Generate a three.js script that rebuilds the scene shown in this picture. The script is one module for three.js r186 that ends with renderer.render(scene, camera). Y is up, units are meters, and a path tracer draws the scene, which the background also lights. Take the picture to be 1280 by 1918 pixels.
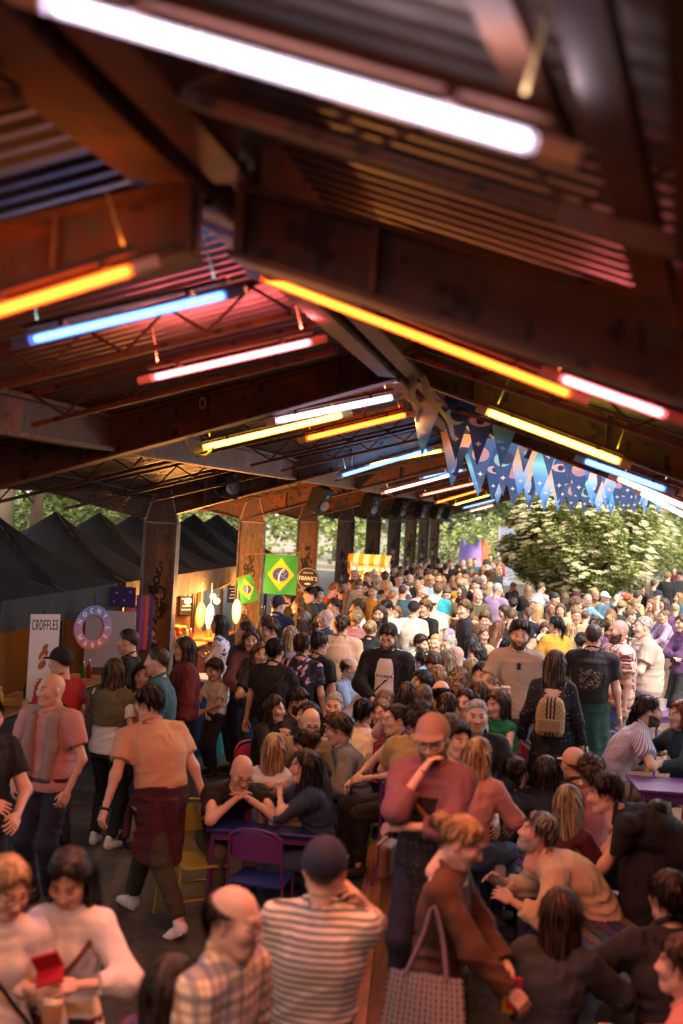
import * as THREE from 'three';
import { mergeGeometries } from 'three/addons/utils/BufferGeometryUtils.js';
import { RoundedBoxGeometry } from 'three/addons/geometries/RoundedBoxGeometry.js';
import { RectAreaLightUniformsLib } from 'three/addons/lights/RectAreaLightUniformsLib.js';

// ---------- camera, sky, sun, exposure ----------
const scene = new THREE.Scene();
const camera = new THREE.PerspectiveCamera(43.56, 683 / 1024, 0.1, 600);
camera.position.set(0, 3.15, 0);
camera.rotation.set(-0.0036, 0.1585, 0.06, 'YXZ');
camera.focus = 15.5;
camera.userData.fStop = 1.5;
const renderer = new THREE.WebGLRenderer({ antialias: true });
renderer.setSize(683, 1024);
renderer.toneMapping = THREE.LinearToneMapping;
renderer.toneMappingExposure = 1.7;
renderer.shadowMap.enabled = true;
RectAreaLightUniformsLib.init();
{ // overcast evening sky: pale, a little warmer towards the horizon
  const w = 128, h = 64, d = new Float32Array(w * h * 4);
  for (let j = 0; j < h; j++) for (let i = 0; i < w; i++) {
    const e = Math.max(0, Math.sin(((j + 0.5) / h - 0.5) * Math.PI)), k = (j * w + i) * 4;
    const c = 0.04 * Math.sin(i / w * Math.PI * 6 + j * 0.4) * (1 - e);
    d[k] = 1.02 - 0.2 * e + c; d[k + 1] = 0.99 - 0.15 * e + c; d[k + 2] = 0.92 - 0.02 * e + c; d[k + 3] = 1;
  }
  const t = new THREE.DataTexture(d, w, h, THREE.RGBAFormat, THREE.FloatType);
  t.mapping = THREE.EquirectangularReflectionMapping; t.magFilter = t.minFilter = THREE.LinearFilter; t.needsUpdate = true;
  scene.background = t; scene.environment = t;
}
scene.backgroundIntensity = 1.6; scene.environmentIntensity = 1.6;
const sun = new THREE.DirectionalLight(0xffe8c8, 4.4);
sun.position.set(20, 34, 4); sun.target.position.set(0, 0, -20);
sun.castShadow = true; sun.shadow.radius = 24; sun.shadow.mapSize.set(2048, 2048);
Object.assign(sun.shadow.camera, { left: -50, right: 50, top: 50, bottom: -50, near: 1, far: 160 });
scene.add(sun, sun.target);

// ---------- helpers ----------
let seed = 20240;
const rnd = () => { seed = (seed + 0x6D2B79F5) | 0; let t = Math.imul(seed ^ (seed >>> 15), 1 | seed); t = (t + Math.imul(t ^ (t >>> 7), 61 | t)) ^ t; return ((t ^ (t >>> 14)) >>> 0) / 4294967296; };
const rr = (a, b) => a + (b - a) * rnd();
const V = (x, y, z) => new THREE.Vector3(x, y, z);
const hash = (x, y, z) => { let n = Math.imul(x, 374761393) ^ Math.imul(y, 668265263) ^ Math.imul(z, 2147483647 - 1640531527); n = Math.imul(n ^ (n >>> 13), 1274126177); return ((n ^ (n >>> 16)) >>> 0) / 4294967296; };
function noise3(x, y, z) { // value noise -1..1
  const i = Math.floor(x), j = Math.floor(y), k = Math.floor(z), f = x - i, g = y - j, h = z - k;
  const u = f * f * (3 - 2 * f), v = g * g * (3 - 2 * g), w = h * h * (3 - 2 * h);
  const L = (a, b, t) => a + (b - a) * t;
  return 2 * L(L(L(hash(i, j, k), hash(i + 1, j, k), u), L(hash(i, j + 1, k), hash(i + 1, j + 1, k), u), v),
    L(L(hash(i, j, k + 1), hash(i + 1, j, k + 1), u), L(hash(i, j + 1, k + 1), hash(i + 1, j + 1, k + 1), u), v), w) - 1;
}
const fbm = (x, y, z) => 0.55 * noise3(x, y, z) + 0.28 * noise3(x * 2.1, y * 2.1, z * 2.1) + 0.17 * noise3(x * 4.3, y * 4.3, z * 4.3);
const taken = {};
function numbered(n) { const k = taken[n] = (taken[n] ?? -1) + 1; return k ? `${n}_${String(k).padStart(3, '0')}` : n; }
function shade(o) { o.castShadow = o.receiveShadow = true; return o; }
function mesh(name, geo, mat, parent) { const m = shade(new THREE.Mesh(Array.isArray(geo) ? merge(geo) : geo, mat)); m.name = name; if (parent) parent.add(m); return m; }
function merge(list) {
  const a = list.map(g => { const q = g.index ? g.toNonIndexed() : g; for (const k of Object.keys(q.attributes)) if (!['position', 'normal', 'uv'].includes(k)) q.deleteAttribute(k); return q; });
  return a.length === 1 ? a[0] : mergeGeometries(a);
}
function group(name, label, category, pos = [0, 0, 0], turn = 0, set) {
  const g = new THREE.Group(); g.name = numbered(name); g.position.set(...pos); g.rotation.y = turn;
  g.userData = { label, category }; if (set) g.userData.group = set; scene.add(g); return g;
}
function solo(name, geo, mat, label, category, set) {
  const m = mesh(numbered(name), geo, mat, scene); m.userData = { label, category }; if (set) m.userData.group = set; return m;
}
function structure(name, geo, mat) { const m = mesh(numbered(name), geo, mat, scene); m.userData = { kind: 'structure' }; return m; }
function structureStuff(name, geo, m, label, category) { const o = mesh(numbered(name), geo, m, scene); o.userData = { kind: 'stuff', label, category }; return o; }
function box(w, h, d, x = 0, y = 0, z = 0) { const g = new THREE.BoxGeometry(w, h, d); const p = g.attributes.position, u = g.attributes.uv, n = g.attributes.normal;
  for (let i = 0; i < p.count; i++) { const ax = Math.abs(n.getX(i)), ay = Math.abs(n.getY(i)); const X = p.getX(i), Y = p.getY(i), Z = p.getZ(i); ax > .5 ? u.setXY(i, Z, Y) : ay > .5 ? u.setXY(i, X, Z) : u.setXY(i, X, Y); }
  return g.translate(x, y, z); }
function rbox(w, h, d, r, x = 0, y = 0, z = 0) { return new RoundedBoxGeometry(w, h, d, 2, r).translate(x, y, z); }
function bar(a, b, r, n = 8, r2 = r) { // rod between two points
  const d = V(b[0] - a[0], b[1] - a[1], b[2] - a[2]), l = d.length();
  const g = new THREE.CylinderGeometry(r2, r, l, n); g.translate(0, l / 2, 0);
  g.applyQuaternion(new THREE.Quaternion().setFromUnitVectors(V(0, 1, 0), d.normalize())); return g.translate(...a);
}
function beam(a, b, w, h, up = V(0, 1, 0)) { // square member between two points, uv in metres
  const A = V(...a), B = V(...b), l = A.distanceTo(B), z = B.clone().sub(A).normalize(), x = V().crossVectors(up, z).normalize(), y = V().crossVectors(z, x);
  const g = box(w, h, l, 0, 0, l / 2); g.applyMatrix4(new THREE.Matrix4().makeBasis(x, y, z)); return g.translate(...a);
}
function tube(pts, r, seg = 24, rad = 6) { return new THREE.TubeGeometry(new THREE.CatmullRomCurve3(pts.map(p => V(...p))), seg, r, rad); }
function prism(pts, depth, bevel = 0) { const s = new THREE.Shape(pts.map(p => new THREE.Vector2(...p))); return new THREE.ExtrudeGeometry(s, { depth, bevelEnabled: bevel > 0, bevelSize: bevel, bevelThickness: bevel, bevelSegments: 1, curveSegments: 12 }); }
const lin = c => new THREE.Color(c);
function mat(color, rough = 0.8, extra = {}) { return new THREE.MeshStandardMaterial({ color, roughness: rough, ...extra }); }
function canvasTex(w, h, draw, rep) {
  const c = document.createElement('canvas'); c.width = w; c.height = h; draw(c.getContext('2d'), w, h);
  const t = new THREE.CanvasTexture(c); t.colorSpace = THREE.SRGBColorSpace; t.wrapS = t.wrapT = THREE.RepeatWrapping; t.anisotropy = 8; if (rep) t.repeat.set(...rep); return t;
}
function dataTex(n, fn, srgb = true, rep) { // fn(u,v) -> [r,g,b] 0..1, tiles
  const d = new Uint8Array(n * n * 4);
  for (let j = 0; j < n; j++) for (let i = 0; i < n; i++) { const c = fn(i / n, j / n), k = (j * n + i) * 4; for (let q = 0; q < 3; q++) d[k + q] = Math.max(0, Math.min(255, c[q] * 255)); d[k + 3] = 255; }
  const t = new THREE.DataTexture(d, n, n); t.wrapS = t.wrapT = THREE.RepeatWrapping; t.magFilter = THREE.LinearFilter; t.minFilter = THREE.LinearMipmapLinearFilter; t.generateMipmaps = true;
  if (srgb) t.colorSpace = THREE.SRGBColorSpace; if (rep) t.repeat.set(...rep); t.needsUpdate = true; return t;
}
// noise that tiles over the unit square
const tn = (u, v, f, s = 0) => { const a = u * 6.28318, b = v * 6.28318, r = f / 6.28318; return 0.5 * (noise3(Math.cos(a) * r + 9 + s, Math.sin(a) * r + 5, Math.cos(b) * r + s) + noise3(Math.sin(b) * r + 17 + s, Math.cos(a) * r + 2, Math.sin(a) * r + 31)); };

// ---------- materials ----------
const mix = (a, b, t) => a.map((v, i) => v + (b[i] - v) * Math.max(0, Math.min(1, t)));
const rustTex = dataTex(512, (u, v) => {
  const a = tn(u, v, 7), b = tn(u, v, 22, 3), c = tn(u, v, 60, 7);
  let k = mix([.40, .26, .19], [.30, .18, .12], .5 + a + .5 * b);
  k = mix(k, [.48, .25, .10], (a * 1.3 + b * 1.1 - .08) * 3); k = mix(k, [.30, .28, .27], (tn(u, v, 12, 11) + .5 * c - .2) * 2.5);
  k = mix(k, [.17, .10, .07], (b + .8 * c - .34) * 3);
  return k.map(q => q * (1 + .12 * c));
}, true, [.55, .55]);
const rustBump = dataTex(256, (u, v) => { const q = .5 + .35 * tn(u, v, 24, 3) + .3 * tn(u, v, 60, 7); return [q, q, q]; }, false, [.55, .55]);
const M = {
  steel: mat(0xffffff, .62, { map: rustTex, bumpMap: rustBump, bumpScale: .004 }),
  edge: mat(0x8c8078, .6, { bumpMap: rustBump, bumpScale: .003 }),
  black: mat(0x141414, .6), blackMetal: mat(0x18181a, .45, { metalness: .3 }), white: mat(0xe8e4de, .7),
  cable: mat(0x1a1816, .7), rope: mat(0xb09a62, .9), wood: null,
};
const woodTex = dataTex(256, (u, v) => { const g = tn(u, v * .15, 30, 5), h = tn(u, v, 5); const k = .62 + .22 * g + .12 * h; return [k, k * .72, k * .45]; }, true, [2, .8]);
M.wood = mat(0xd8c0a0, .75, { map: woodTex });
const fabricBump = dataTex(256, (u, v) => { const q = .5 + .32 * tn(u, v, 10) + .28 * tn(u, v, 34, 4) + .1 * Math.sin(u * 804) * Math.sin(v * 804); return [q, q, q]; }, false, [2.2, 2.2]);
const TUBES = [
["white",-0.511,3.926,-2.250,1.01,-0.275,105,"hung highest, nearest the roof braces"],
["orange",-0.606,3.907,-5.477,1.50,-0.333,175,"slanting along the near rafter beside the foil strip"],
["orange",-1.510,3.747,-3.700,0.58,0.334,175,"under the near rafter, above the blue tube"],
["blue",-1.722,3.867,-4.993,0.91,0.263,46,"between the orange and the red tube"],
["red",-1.667,3.884,-6.506,0.94,0.265,130,"below the blue tube, under lattice joists"],
["red",0.227,3.646,-5.100,0.50,-0.309,130,"under the near rafter, beyond the orange tube"],
["yellow",-2.190,3.722,-9.990,1.22,0.285,22,"with a yellow cable, beside the first loudspeaker"],
["lilac",-1.639,3.893,-9.610,0.98,0.252,20,"half hidden behind a yellow tube"],
["orange",-1.709,3.871,-11.221,0.98,0.291,175,"behind the yellow tube and its cable"],
["blue",-2.091,3.753,-16.335,1.21,0.356,110.4,"touching a slim yellow tube"],
["yellow",-1.994,3.906,-17.900,1.09,0.245,52.8,"touching a blue tube from behind"],
["pink",-2.367,3.667,-23.461,1.32,0.322,52.8,"in front of a small blue tube"],
["blue",-1.992,3.898,-24.400,0.83,0.258,110.4,"peeping out behind a pink tube"],
["coral",-2.242,3.706,-29.197,1.25,0.291,57.6,"after the pink tube along the row"],
["orange",-2.422,3.650,-35.438,1.33,0.352,52.5,"next after the coral tube along the row"],
["yellow",-2.436,3.646,-41.994,1.23,0.345,52.8,"far along the row before the last blue one"],
["blue",-2.592,3.598,-49.595,1.29,0.328,110.4,"far along the row, last blue one"],
["pink",-2.949,3.494,-59.000,1.13,0.333,52.8,"last of the row at the roof end"],
["yellow",0.012,3.715,-8.793,1.02,-0.324,22,"in front of the star pennants"],
["blue",0.587,3.537,-10.293,0.73,-0.303,46,"beneath the yellow tube by the pennants"],
["pink",0.992,3.412,-11.620,0.90,-0.366,22,"beneath the blue tube by the pennants"],
["white",1.265,3.327,-13.326,0.80,-0.459,252,"lowest of those by the pennants"],
["orange",-0.3,3.85,0.6,1.4,-0.31,120,"behind the viewpoint, above the aisle"],
["orange",-2.2,3.78,-1.2,1.4,0.31,140,"beside the viewpoint, over the stalls"]
];
// ---------- ground ----------
const XR = -1.1, YR = 4.11; // ridge line of the platform roof
const roofY = x => YR + .27 - .285 * Math.abs(x - XR);
{
  const asphalt = dataTex(512, (u, v) => { const a = tn(u, v, 5), b = tn(u, v, 26, 2), c = tn(u, v, 120, 6); let k = .33 + .06 * a + .05 * b + .09 * c; if (b + .6 * c > .42) k -= .09; return [k * 1.02, k, k * .97]; }, true, [.25, .25]);
  const bump = dataTex(256, (u, v) => { const q = .5 + .3 * tn(u, v, 90, 2) + .25 * tn(u, v, 30, 5); return [q, q, q]; }, false, [.6, .6]);
  const g = new THREE.PlaneGeometry(700, 700).rotateX(-Math.PI / 2); const u = g.attributes.uv; for (let i = 0; i < u.count; i++) u.setXY(i, u.getX(i) * 700, u.getY(i) * 700);
  const m = structure('ground', g, mat(0xc8c4c0, .82, { map: asphalt, bumpMap: bump, bumpScale: .006 })); m.position.y = 0;
  // paler concrete paving beyond the roofed platform
  const pave = dataTex(256, (u, v) => { const k = .60 + .06 * tn(u, v, 6) + .07 * tn(u, v, 70, 4); return [k, k * .95, k * .88]; }, true, [.3, .3]);
  const pm = mat(0xe0dcd4, .85, { map: pave });
  const pg = new THREE.PlaneGeometry(40, 70).rotateX(-Math.PI / 2); const pu = pg.attributes.uv; for (let i = 0; i < pu.count; i++) pu.setXY(i, pu.getX(i) * 40, pu.getY(i) * 70);
  structure('pavement', pg, pm).position.set(22.6, .004, -47);
  const far = new THREE.PlaneGeometry(46, 120).rotateX(-Math.PI / 2), fu = far.attributes.uv; for (let i = 0; i < fu.count; i++) fu.setXY(i, fu.getX(i) * 46, fu.getY(i) * 120);
  structure('pavement', far, pm).position.set(-20.5, .004, -122);
}
// ---------- roof: corrugated sheets ----------
function corrugated(x0, x1, z0, z1, yf, pitch = .13) { // ribs run down the slope
  const n = Math.round((z0 - z1) / pitch), pos = [], idx = [], uv = [];
  const prof = [[0, 0], [.36, 0], [.5, .035], [.86, .035]];
  const xs = [x0, (x0 + x1) / 2, x1]; let rows = 0;
  for (let i = 0; i <= n; i++) for (const [f, h] of prof) { const z = z0 - (i + f) * pitch; for (const x of xs) { pos.push(x, yf(x) + h, z); uv.push(x, z); } rows++; }
  for (let r = 0; r < rows - 1; r++) for (let c = 0; c < 2; c++) { const a = r * 3 + c; idx.push(a, a + 3, a + 1, a + 1, a + 3, a + 4); }
  const g = new THREE.BufferGeometry(); g.setAttribute('position', new THREE.Float32BufferAttribute(pos, 3)); g.setAttribute('uv', new THREE.Float32BufferAttribute(uv, 2)); g.setIndex(idx);
  const q = g.toNonIndexed(); q.computeVertexNormals(); return q;
}
const leftFrames = [3.95, 9.4, 16.5, 21.83, 27.16, 32.5, 37.8, 43.15, 48.5, 53.8, 59.1];
const rightFrames = [3.95, 9.4, 12.9];
{
  const sheetTex = dataTex(256, (u, v) => { const a = tn(u, v, 6), b = tn(u, v, 40, 3); let k = [.40, .36, .33]; k = mix(k, [.33, .20, .13], a * 1.6 + b * .5 - .1); return k.map(q => q * (1 + .15 * b)); }, true, [.4, .4]);
  const sheet = mat(0xffffff, .52, { map: sheetTex, metalness: .3, side: THREE.DoubleSide });
  const roof = group('platform_roof', 'rusty corrugated gable roof over the crowded market platform', 'roof');
  let z = -18; const ends = [-12, -6, -.5, 3.95, 9.4, 13.2, 16.5, 21.83, 27.16, 32.5, 37.8, 43.15, 48.5, 53.8, 60];
  for (const e of ends) { mesh('roof_sheet', corrugated(XR - .06, -5.5, -z, -e, roofY), sheet, roof); if (e < 13.3) mesh('roof_sheet', corrugated(XR + .06, 3.2, -z, -e, roofY), sheet, roof); z = e; }
  mesh('ridge_cap', [beam([XR, roofY(XR) + .05, 18], [XR, roofY(XR) + .05, -60], .3, .02)], M.steel, roof);
  // outer wing that rises over the stalls
  z = -16; for (const e of [-8, 0, 8, 16.5, 27.16, 37.8, 48.5, 60]) { mesh('wing_sheet', corrugated(-5.5, -7.6, -z, -e, x => roofY(-5.5) + .02 + .2 * (-5.5 - x)), sheet, roof); z = e; }
  // ridge girder: two channels with a plate under the gap, and mid-slope girders
  const iGirder = (x, y, z0, z1, h, w, m) => mesh('girder', [box(w, .03, z0 - z1, x, y, (z0 + z1) / 2), box(w, .03, z0 - z1, x, y - h, (z0 + z1) / 2), box(.025, h - .03, z0 - z1, x, y - h / 2, (z0 + z1) / 2)], m, roof);
  for (const [z0, z1] of [[18, -3.8], [-4.1, -9.25], [-9.55, -16.35], [-16.65, -37.6], [-38, -60]]) {
    iGirder(XR - .1, roofY(XR) - .05, z0, z1, .2, .12, M.steel); if (z0 > -10) iGirder(XR + .1, roofY(XR) - .05, z0, z1, .2, .12, M.steel);
    iGirder(-3.3, roofY(-3.3) - .03, z0, z1, .24, .14, M.steel);
  }
  for (const [z0, z1] of [[18, -3.8], [-4.1, -9.25], [-9.55, -12.75]]) iGirder(1.25, roofY(1.25) - .03, z0, z1, .24, .14, M.steel);
  // light lattice joists between the frames, parallel to the rafters
  const joist = (x0, x1, z) => { const L = [], y = x => roofY(x) - .035, n = 9;
    L.push(beam([x0, y(x0), z], [x1, y(x1), z], .035, .03), beam([x0, y(x0) - .2, z], [x1, y(x1) - .2, z], .035, .03));
    for (let i = 0; i < n; i++) { const a = x0 + (x1 - x0) * i / n, b = x0 + (x1 - x0) * (i + 1) / n, up = i % 2; L.push(bar([a, y(a) - (up ? .015 : .185), z], [b, y(b) - (up ? .185 : .015), z], .009, 5)); }
    mesh('lattice_joist', L, M.steel, roof); };
  for (const z of [-1.3, -2.9, -6.2, -7.6, -11.4, -13.6, -15.2, -19.2, -24.5, -30]) { joist(XR - .2, -3.2, z); joist(-3.4, -5.3, z); if (z > -12) { joist(XR + .2, 1.15, z); joist(1.35, 3.1, z); } }
  // the wing's outer girder
  mesh('girder', beam([-7.45, 3.42, 0], [-7.45, 3.42, -60], .14, .2), M.steel, roof);
  // rafters: deep plate girders that taper to the ridge, with stiffeners and a bolted end plate
  const rafter = (z, sx, x0, x1, yb0) => {
    const near = z > -5, top = x => near ? 4.165 - .245 * Math.abs(x - XR) : roofY(x) - .012, bot = x => near ? 3.94 - .276 * Math.abs(x - XR) : yb0 - .32 * Math.abs(x - XR), L = [];
    const X = [x0, x0 + (x1 - x0) * .5, x1];
    const web = prism([[X[0], bot(X[0])], [X[2], bot(X[2])], [X[2], top(X[2])], [X[0], top(X[0])]], .02).translate(0, 0, z - .01); L.push(web);
    L.push(beam([X[0], bot(X[0]), z], [X[2], bot(X[2]), z], .18, .022), beam([X[0], top(X[0]) - .012, z], [X[2], top(X[2]) - .012, z], .18, .022));
    const r = mesh('rafter', L, M.steel, roof);
    for (const f of [.006, .11, .34, .58, .82]) { const x = x0 + (x1 - x0) * f, h = top(x) - bot(x) - .036; mesh('stiffener', box(f < .01 ? .03 : .016, h, .165, x, (top(x) + bot(x)) / 2, z), M.steel, r); }
    return r;
  };
  for (const z of leftFrames) rafter(-z, -1, XR - .05, -5.2, YR + .03);
  for (const z of rightFrames) rafter(-z, 1, XR + .08, 3.1, YR + .03);
  // outer arms of the columns
  for (const z of leftFrames.slice(2)) { const L = prism([[-4.86, 2.86], [-5.3, 2.86], [-7.5, 3.3], [-7.5, 3.5], [-5.2, 3.22], [-4.86, 3.22]], .03).translate(0, 0, -z - .015); L.deleteAttribute('normal'); L.computeVertexNormals(); mesh('outer_arm', [L, beam([-5.3, 2.85, -z], [-7.5, 3.29, -z], .16, .02)], M.steel, roof); }
  // flat braces under the sheets by the near frame
  mesh('brace', beam([-.05, 4.06, -1.8], [.27, 3.62, -3.25], .085, .05, V(0, 1, .4)), M.steel, roof);
  mesh('brace', beam([-.2, 4.08, -1.9], [-.02, 3.94, -2.75], .07, .06), M.steel, roof);
  mesh('brace', beam([-.01, 3.79, -2.72], [.34, 3.69, -2.66], .04, .045), M.steel, roof);
  mesh('brace', beam([.13, 4.0, -1.75], [.27, 3.58, -2.65], .06, .07), M.steel, roof);
  mesh('brace', beam([XR - .5, 4.28, 1.5], [XR - .16, 4.18, -4.1], .16, .1), M.steel, roof);
  // strip of torn white foil hanging from the ridge girder
  const foil = (x, y, z, l, s) => { const P = []; const g = new THREE.PlaneGeometry(.07, l, 2, 14); const p = g.attributes.position; for (let i = 0; i < p.count; i++) { const t = .5 - p.getY(i) / l; p.setXYZ(i, p.getX(i) * (1 - .6 * t) + s * t * .34 + .02 * Math.sin(t * 11), p.getY(i), .03 * Math.sin(t * 7 + p.getX(i) * 20)); } g.computeVertexNormals(); return g.translate(x, y, z); };
  const tf = group('torn_foil', 'torn strips of white foil dangling from the roof ridge girder', 'foil'), tfm = mat(0xd8d2c8, .7, { side: THREE.DoubleSide }); mesh('strip', foil(-1.0, 3.93, -9.2, .5, 1), tfm, tf); mesh('strip', foil(-1.03, 3.96, -9.15, .34, .3), tfm, tf);
}
// brick side wall of the platform where the roof is closed off, with a coping
{ const w = group('station_wall', 'dark brick wall closing the platform side behind the viewpoint', 'wall'); const bt = dataTex(256, (u, v) => { const k = .34 + .06 * tn(u, v, 9) + .05 * tn(u, v, 50, 3); return [k * 1.1, k * .72, k * .58]; }, true, [.7, .7]); mesh('wall', box(.25, 3.3, 27.5, 3.45, 1.65, 4.5), mat(0xffffff, .9, { map: bt, bumpMap: rustBump, bumpScale: .01 }), w); mesh('coping', box(.33, .06, 27.5, 3.45, 3.33, 4.5), M.edge, w);
  const e = group('station_wall', 'dark brick end wall far behind the viewpoint', 'wall'); mesh('wall', box(11.5, 4.6, .25, -2.2, 2.3, 18.4), mat(0xffffff, .9, { map: bt }), e); }
// ---------- columns ----------
function graffiti(k) {
  return canvasTex(256, 1024, (c, w, h) => {
    const base = [['#6a5140', '#8a5a2c'], ['#5b5048', '#7a5230'], ['#8a6236', '#6f5a4a']][k % 3];
    c.fillStyle = base[0]; c.fillRect(0, 0, w, h);
    for (let i = 0; i < 900; i++) { c.globalAlpha = .08 + .16 * rnd(); c.fillStyle = rnd() < .5 ? base[1] : (rnd() < .4 ? '#2a1c14' : '#8d8078'); const a = rnd() * w, b = rnd() * h; c.beginPath(); c.ellipse(a, b, 2 + 18 * rnd(), 4 + 60 * rnd() * rnd(), 0, 0, 7); c.fill(); }
    c.globalAlpha = .92; c.lineCap = c.lineJoin = 'round';
    const tag = (x, y, s, col, lw, n) => { c.strokeStyle = col; c.lineWidth = lw; c.beginPath(); let px = x, py = y; c.moveTo(px, py); for (let i = 0; i < n; i++) { const a = rnd() * 6.28, r = s * (.4 + rnd()); const nx = x + (rnd() - .5) * s * 3, ny = y + (rnd() - .5) * s * 2.2 + i * s * .12; c.bezierCurveTo(px + Math.cos(a) * r, py + Math.sin(a) * r, nx + Math.sin(a) * r, ny - Math.cos(a) * r, nx, ny); px = nx; py = ny; } c.stroke(); };
    tag(120, 290, 46, '#120f0d', 13, 9); tag(130, 400, 40, '#161210', 11, 9); tag(100, 480, 34, '#0f0d0d', 14, 7); tag(140, 215, 26, '#1c1511', 8, 6);
    tag(150, 370, 26, k % 2 ? '#b9b0a6' : '#b07c34', 6, 6); tag(90, 540, 32, '#c9c4ba', 6, 6); tag(130, 620, 44, '#101010', 16, 8); tag(110, 740, 40, '#14110f', 12, 8);
    if (k % 3 === 1) { c.fillStyle = '#b98a90'; c.beginPath(); c.ellipse(120, 430, 56, 62, 0, 0, 7); c.fill(); tag(120, 430, 30, '#1a1414', 9, 8); }
    if (k % 3 === 2) tag(110, 330, 48, '#12100f', 18, 7);
    tag(60, 900, 26, '#ddd5c8', 4, 6);
  });
}
{
  const gm = [0, 1, 2, 3].map(k => mat(0xffffff, .7, { map: graffiti(k), bumpMap: rustBump, bumpScale: .002 }));
  const flank = dataTex(128, (u, v) => { const k = .42 + .1 * tn(u, v, 8) + .16 * tn(u, v, 26, 4); return [k, k * .95, k * .9]; }, true, [.8, .8]);
  const fm = mat(0xffffff, .65, { map: flank });
  const words = ['with black tag scrawls, nearest the ring sign stall', 'between the two green and yellow flags', 'behind the round black sign', 'beside the striped awning cart', 'just past the striped awning cart', 'with faded tags, far down the row', 'with an orange panel, near the row end', 'lit from outside, last but one of the row', 'last of the row, beside open daylight'];
  leftFrames.slice(2).forEach((z, i) => {
    const c = group('steel_column', 'rusty graffitied steel column ' + words[Math.min(i, 8)], 'column', [-5.045, 0, -z], .12, 'columns along the stalls');
    const g = new THREE.PlaneGeometry(.4, 2.8); mesh('web', [box(.4, 2.8, .02, 0, 1.4, .02)], M.steel, c);
    const p = mesh('painted_face', g.translate(0, 1.4, .034), gm[i % 4], c);
    for (const s of [-1, 1]) mesh('flange', box(.025, 2.8, .3, s * .2125, 1.4, 0), fm, c);
    mesh('base_plate', box(.5, .03, .4, 0, .015, 0), M.steel, c);
    const cap = mesh('capital', [prism([[-.225, 2.8], [.225, 2.8], [.09, 3.28], [-.09, 3.28]], .1).translate(0, 0, -.05)], M.steel, c);
    for (const s of [-1, 1]) mesh('rib', beam([s * .222, 2.8, .055], [s * .088, 3.28, .055], .022, .02, V(0, 0, 1)), M.edge, cap);
    mesh('rib', box(.45, .022, .03, 0, 2.8, .06), M.edge, cap);
  });
}
// ---------- coloured tube lamps ----------
const HUE = { white: [1, .80, .95], orange: [1, .29, .05], blue: [.16, .42, 1], red: [1, .14, .17], yellow: [1, .80, .10], lilac: [.86, .72, 1], pink: [1, .46, .42], coral: [1, .22, .12] };
const GLOW = { white: [1.3, 1.1, 1.3], orange: [1.6, .37, .05], blue: [.26, .52, 1.15], red: [1.5, .52, .56], yellow: [1.3, 1.0, .26], lilac: [1.0, .85, 1.15], pink: [1.3, .78, .70], coral: [1.4, .42, .28] };
function tubeLamp(hue, x, y, z, len, slope, power, where) {
  const g = group('tube_lamp', `glowing ${hue} tube lamp ${where}`, 'lamp', [x, y, z], 0, 'coloured tube lamps under the roof');
  g.rotation.z = Math.atan(slope);
  const tint = new THREE.Color().setRGB(...GLOW[hue].map(v => Math.min(1, v * .5)));
  const rad = z > -3 ? .021 : z > -8 ? .021 : .028, sleeve = mesh('sleeve', new THREE.CapsuleGeometry(rad, len - .1, 4, 16).rotateZ(Math.PI / 2), new THREE.MeshPhysicalMaterial({ color: tint, emissive: new THREE.Color().setRGB(...GLOW[hue].map(v => v * .85)), roughness: .42, transmission: .92, thickness: 0 }), g);
  mesh('tube', new THREE.CapsuleGeometry(rad * .68, len - .12, 4, 12).rotateZ(Math.PI / 2), new THREE.MeshStandardMaterial({ color: 0xf4f0ea, emissive: new THREE.Color().setRGB(...GLOW[hue].map(v => v * 4 + 3)), roughness: .4 }), sleeve);
  const capR = z > -3 ? .024 : z > -8 ? .024 : .031, capM = mat(new THREE.Color().setRGB(...HUE[hue].map(v => .25 + .6 * v)), .5);
  for (const s of [-1, 1]) mesh('end_cap', bar([s * (len / 2 - .03), 0, 0], [s * (len / 2 + .045), 0, 0], capR, 12, capR * .85), capM, g);
  mesh('batten', box(len * .96, .02, .05, 0, .055, 0), M.steel, g);
  for (const s of [-.3, .3]) { mesh('clip', box(.02, .03, .066, s * len, .034, 0), M.steel, g); }
  for (const s of [-.42, .42]) mesh('hanger', bar([s * len, .06, 0], [s * len - .02 * s, .26, 0], .004, 5), M.rope, g);
  const col = new THREE.Color().setRGB(...HUE[hue]);
  const dn = new THREE.RectAreaLight(col, power, len, .06); dn.position.set(0, -.036, 0); dn.rotation.x = -Math.PI / 2; g.add(dn); dn.name = 'glow_below';
  const up = new THREE.RectAreaLight(col, power * ({ orange: .07, white: .14, red: .9, blue: .35, lilac: .8 }[hue] ?? .5), len, .04); up.position.set(0, .078, 0); up.rotation.x = Math.PI / 2; g.add(up); up.name = 'glow_above';
}
for (const a of TUBES) tubeLamp(...a);
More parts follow.
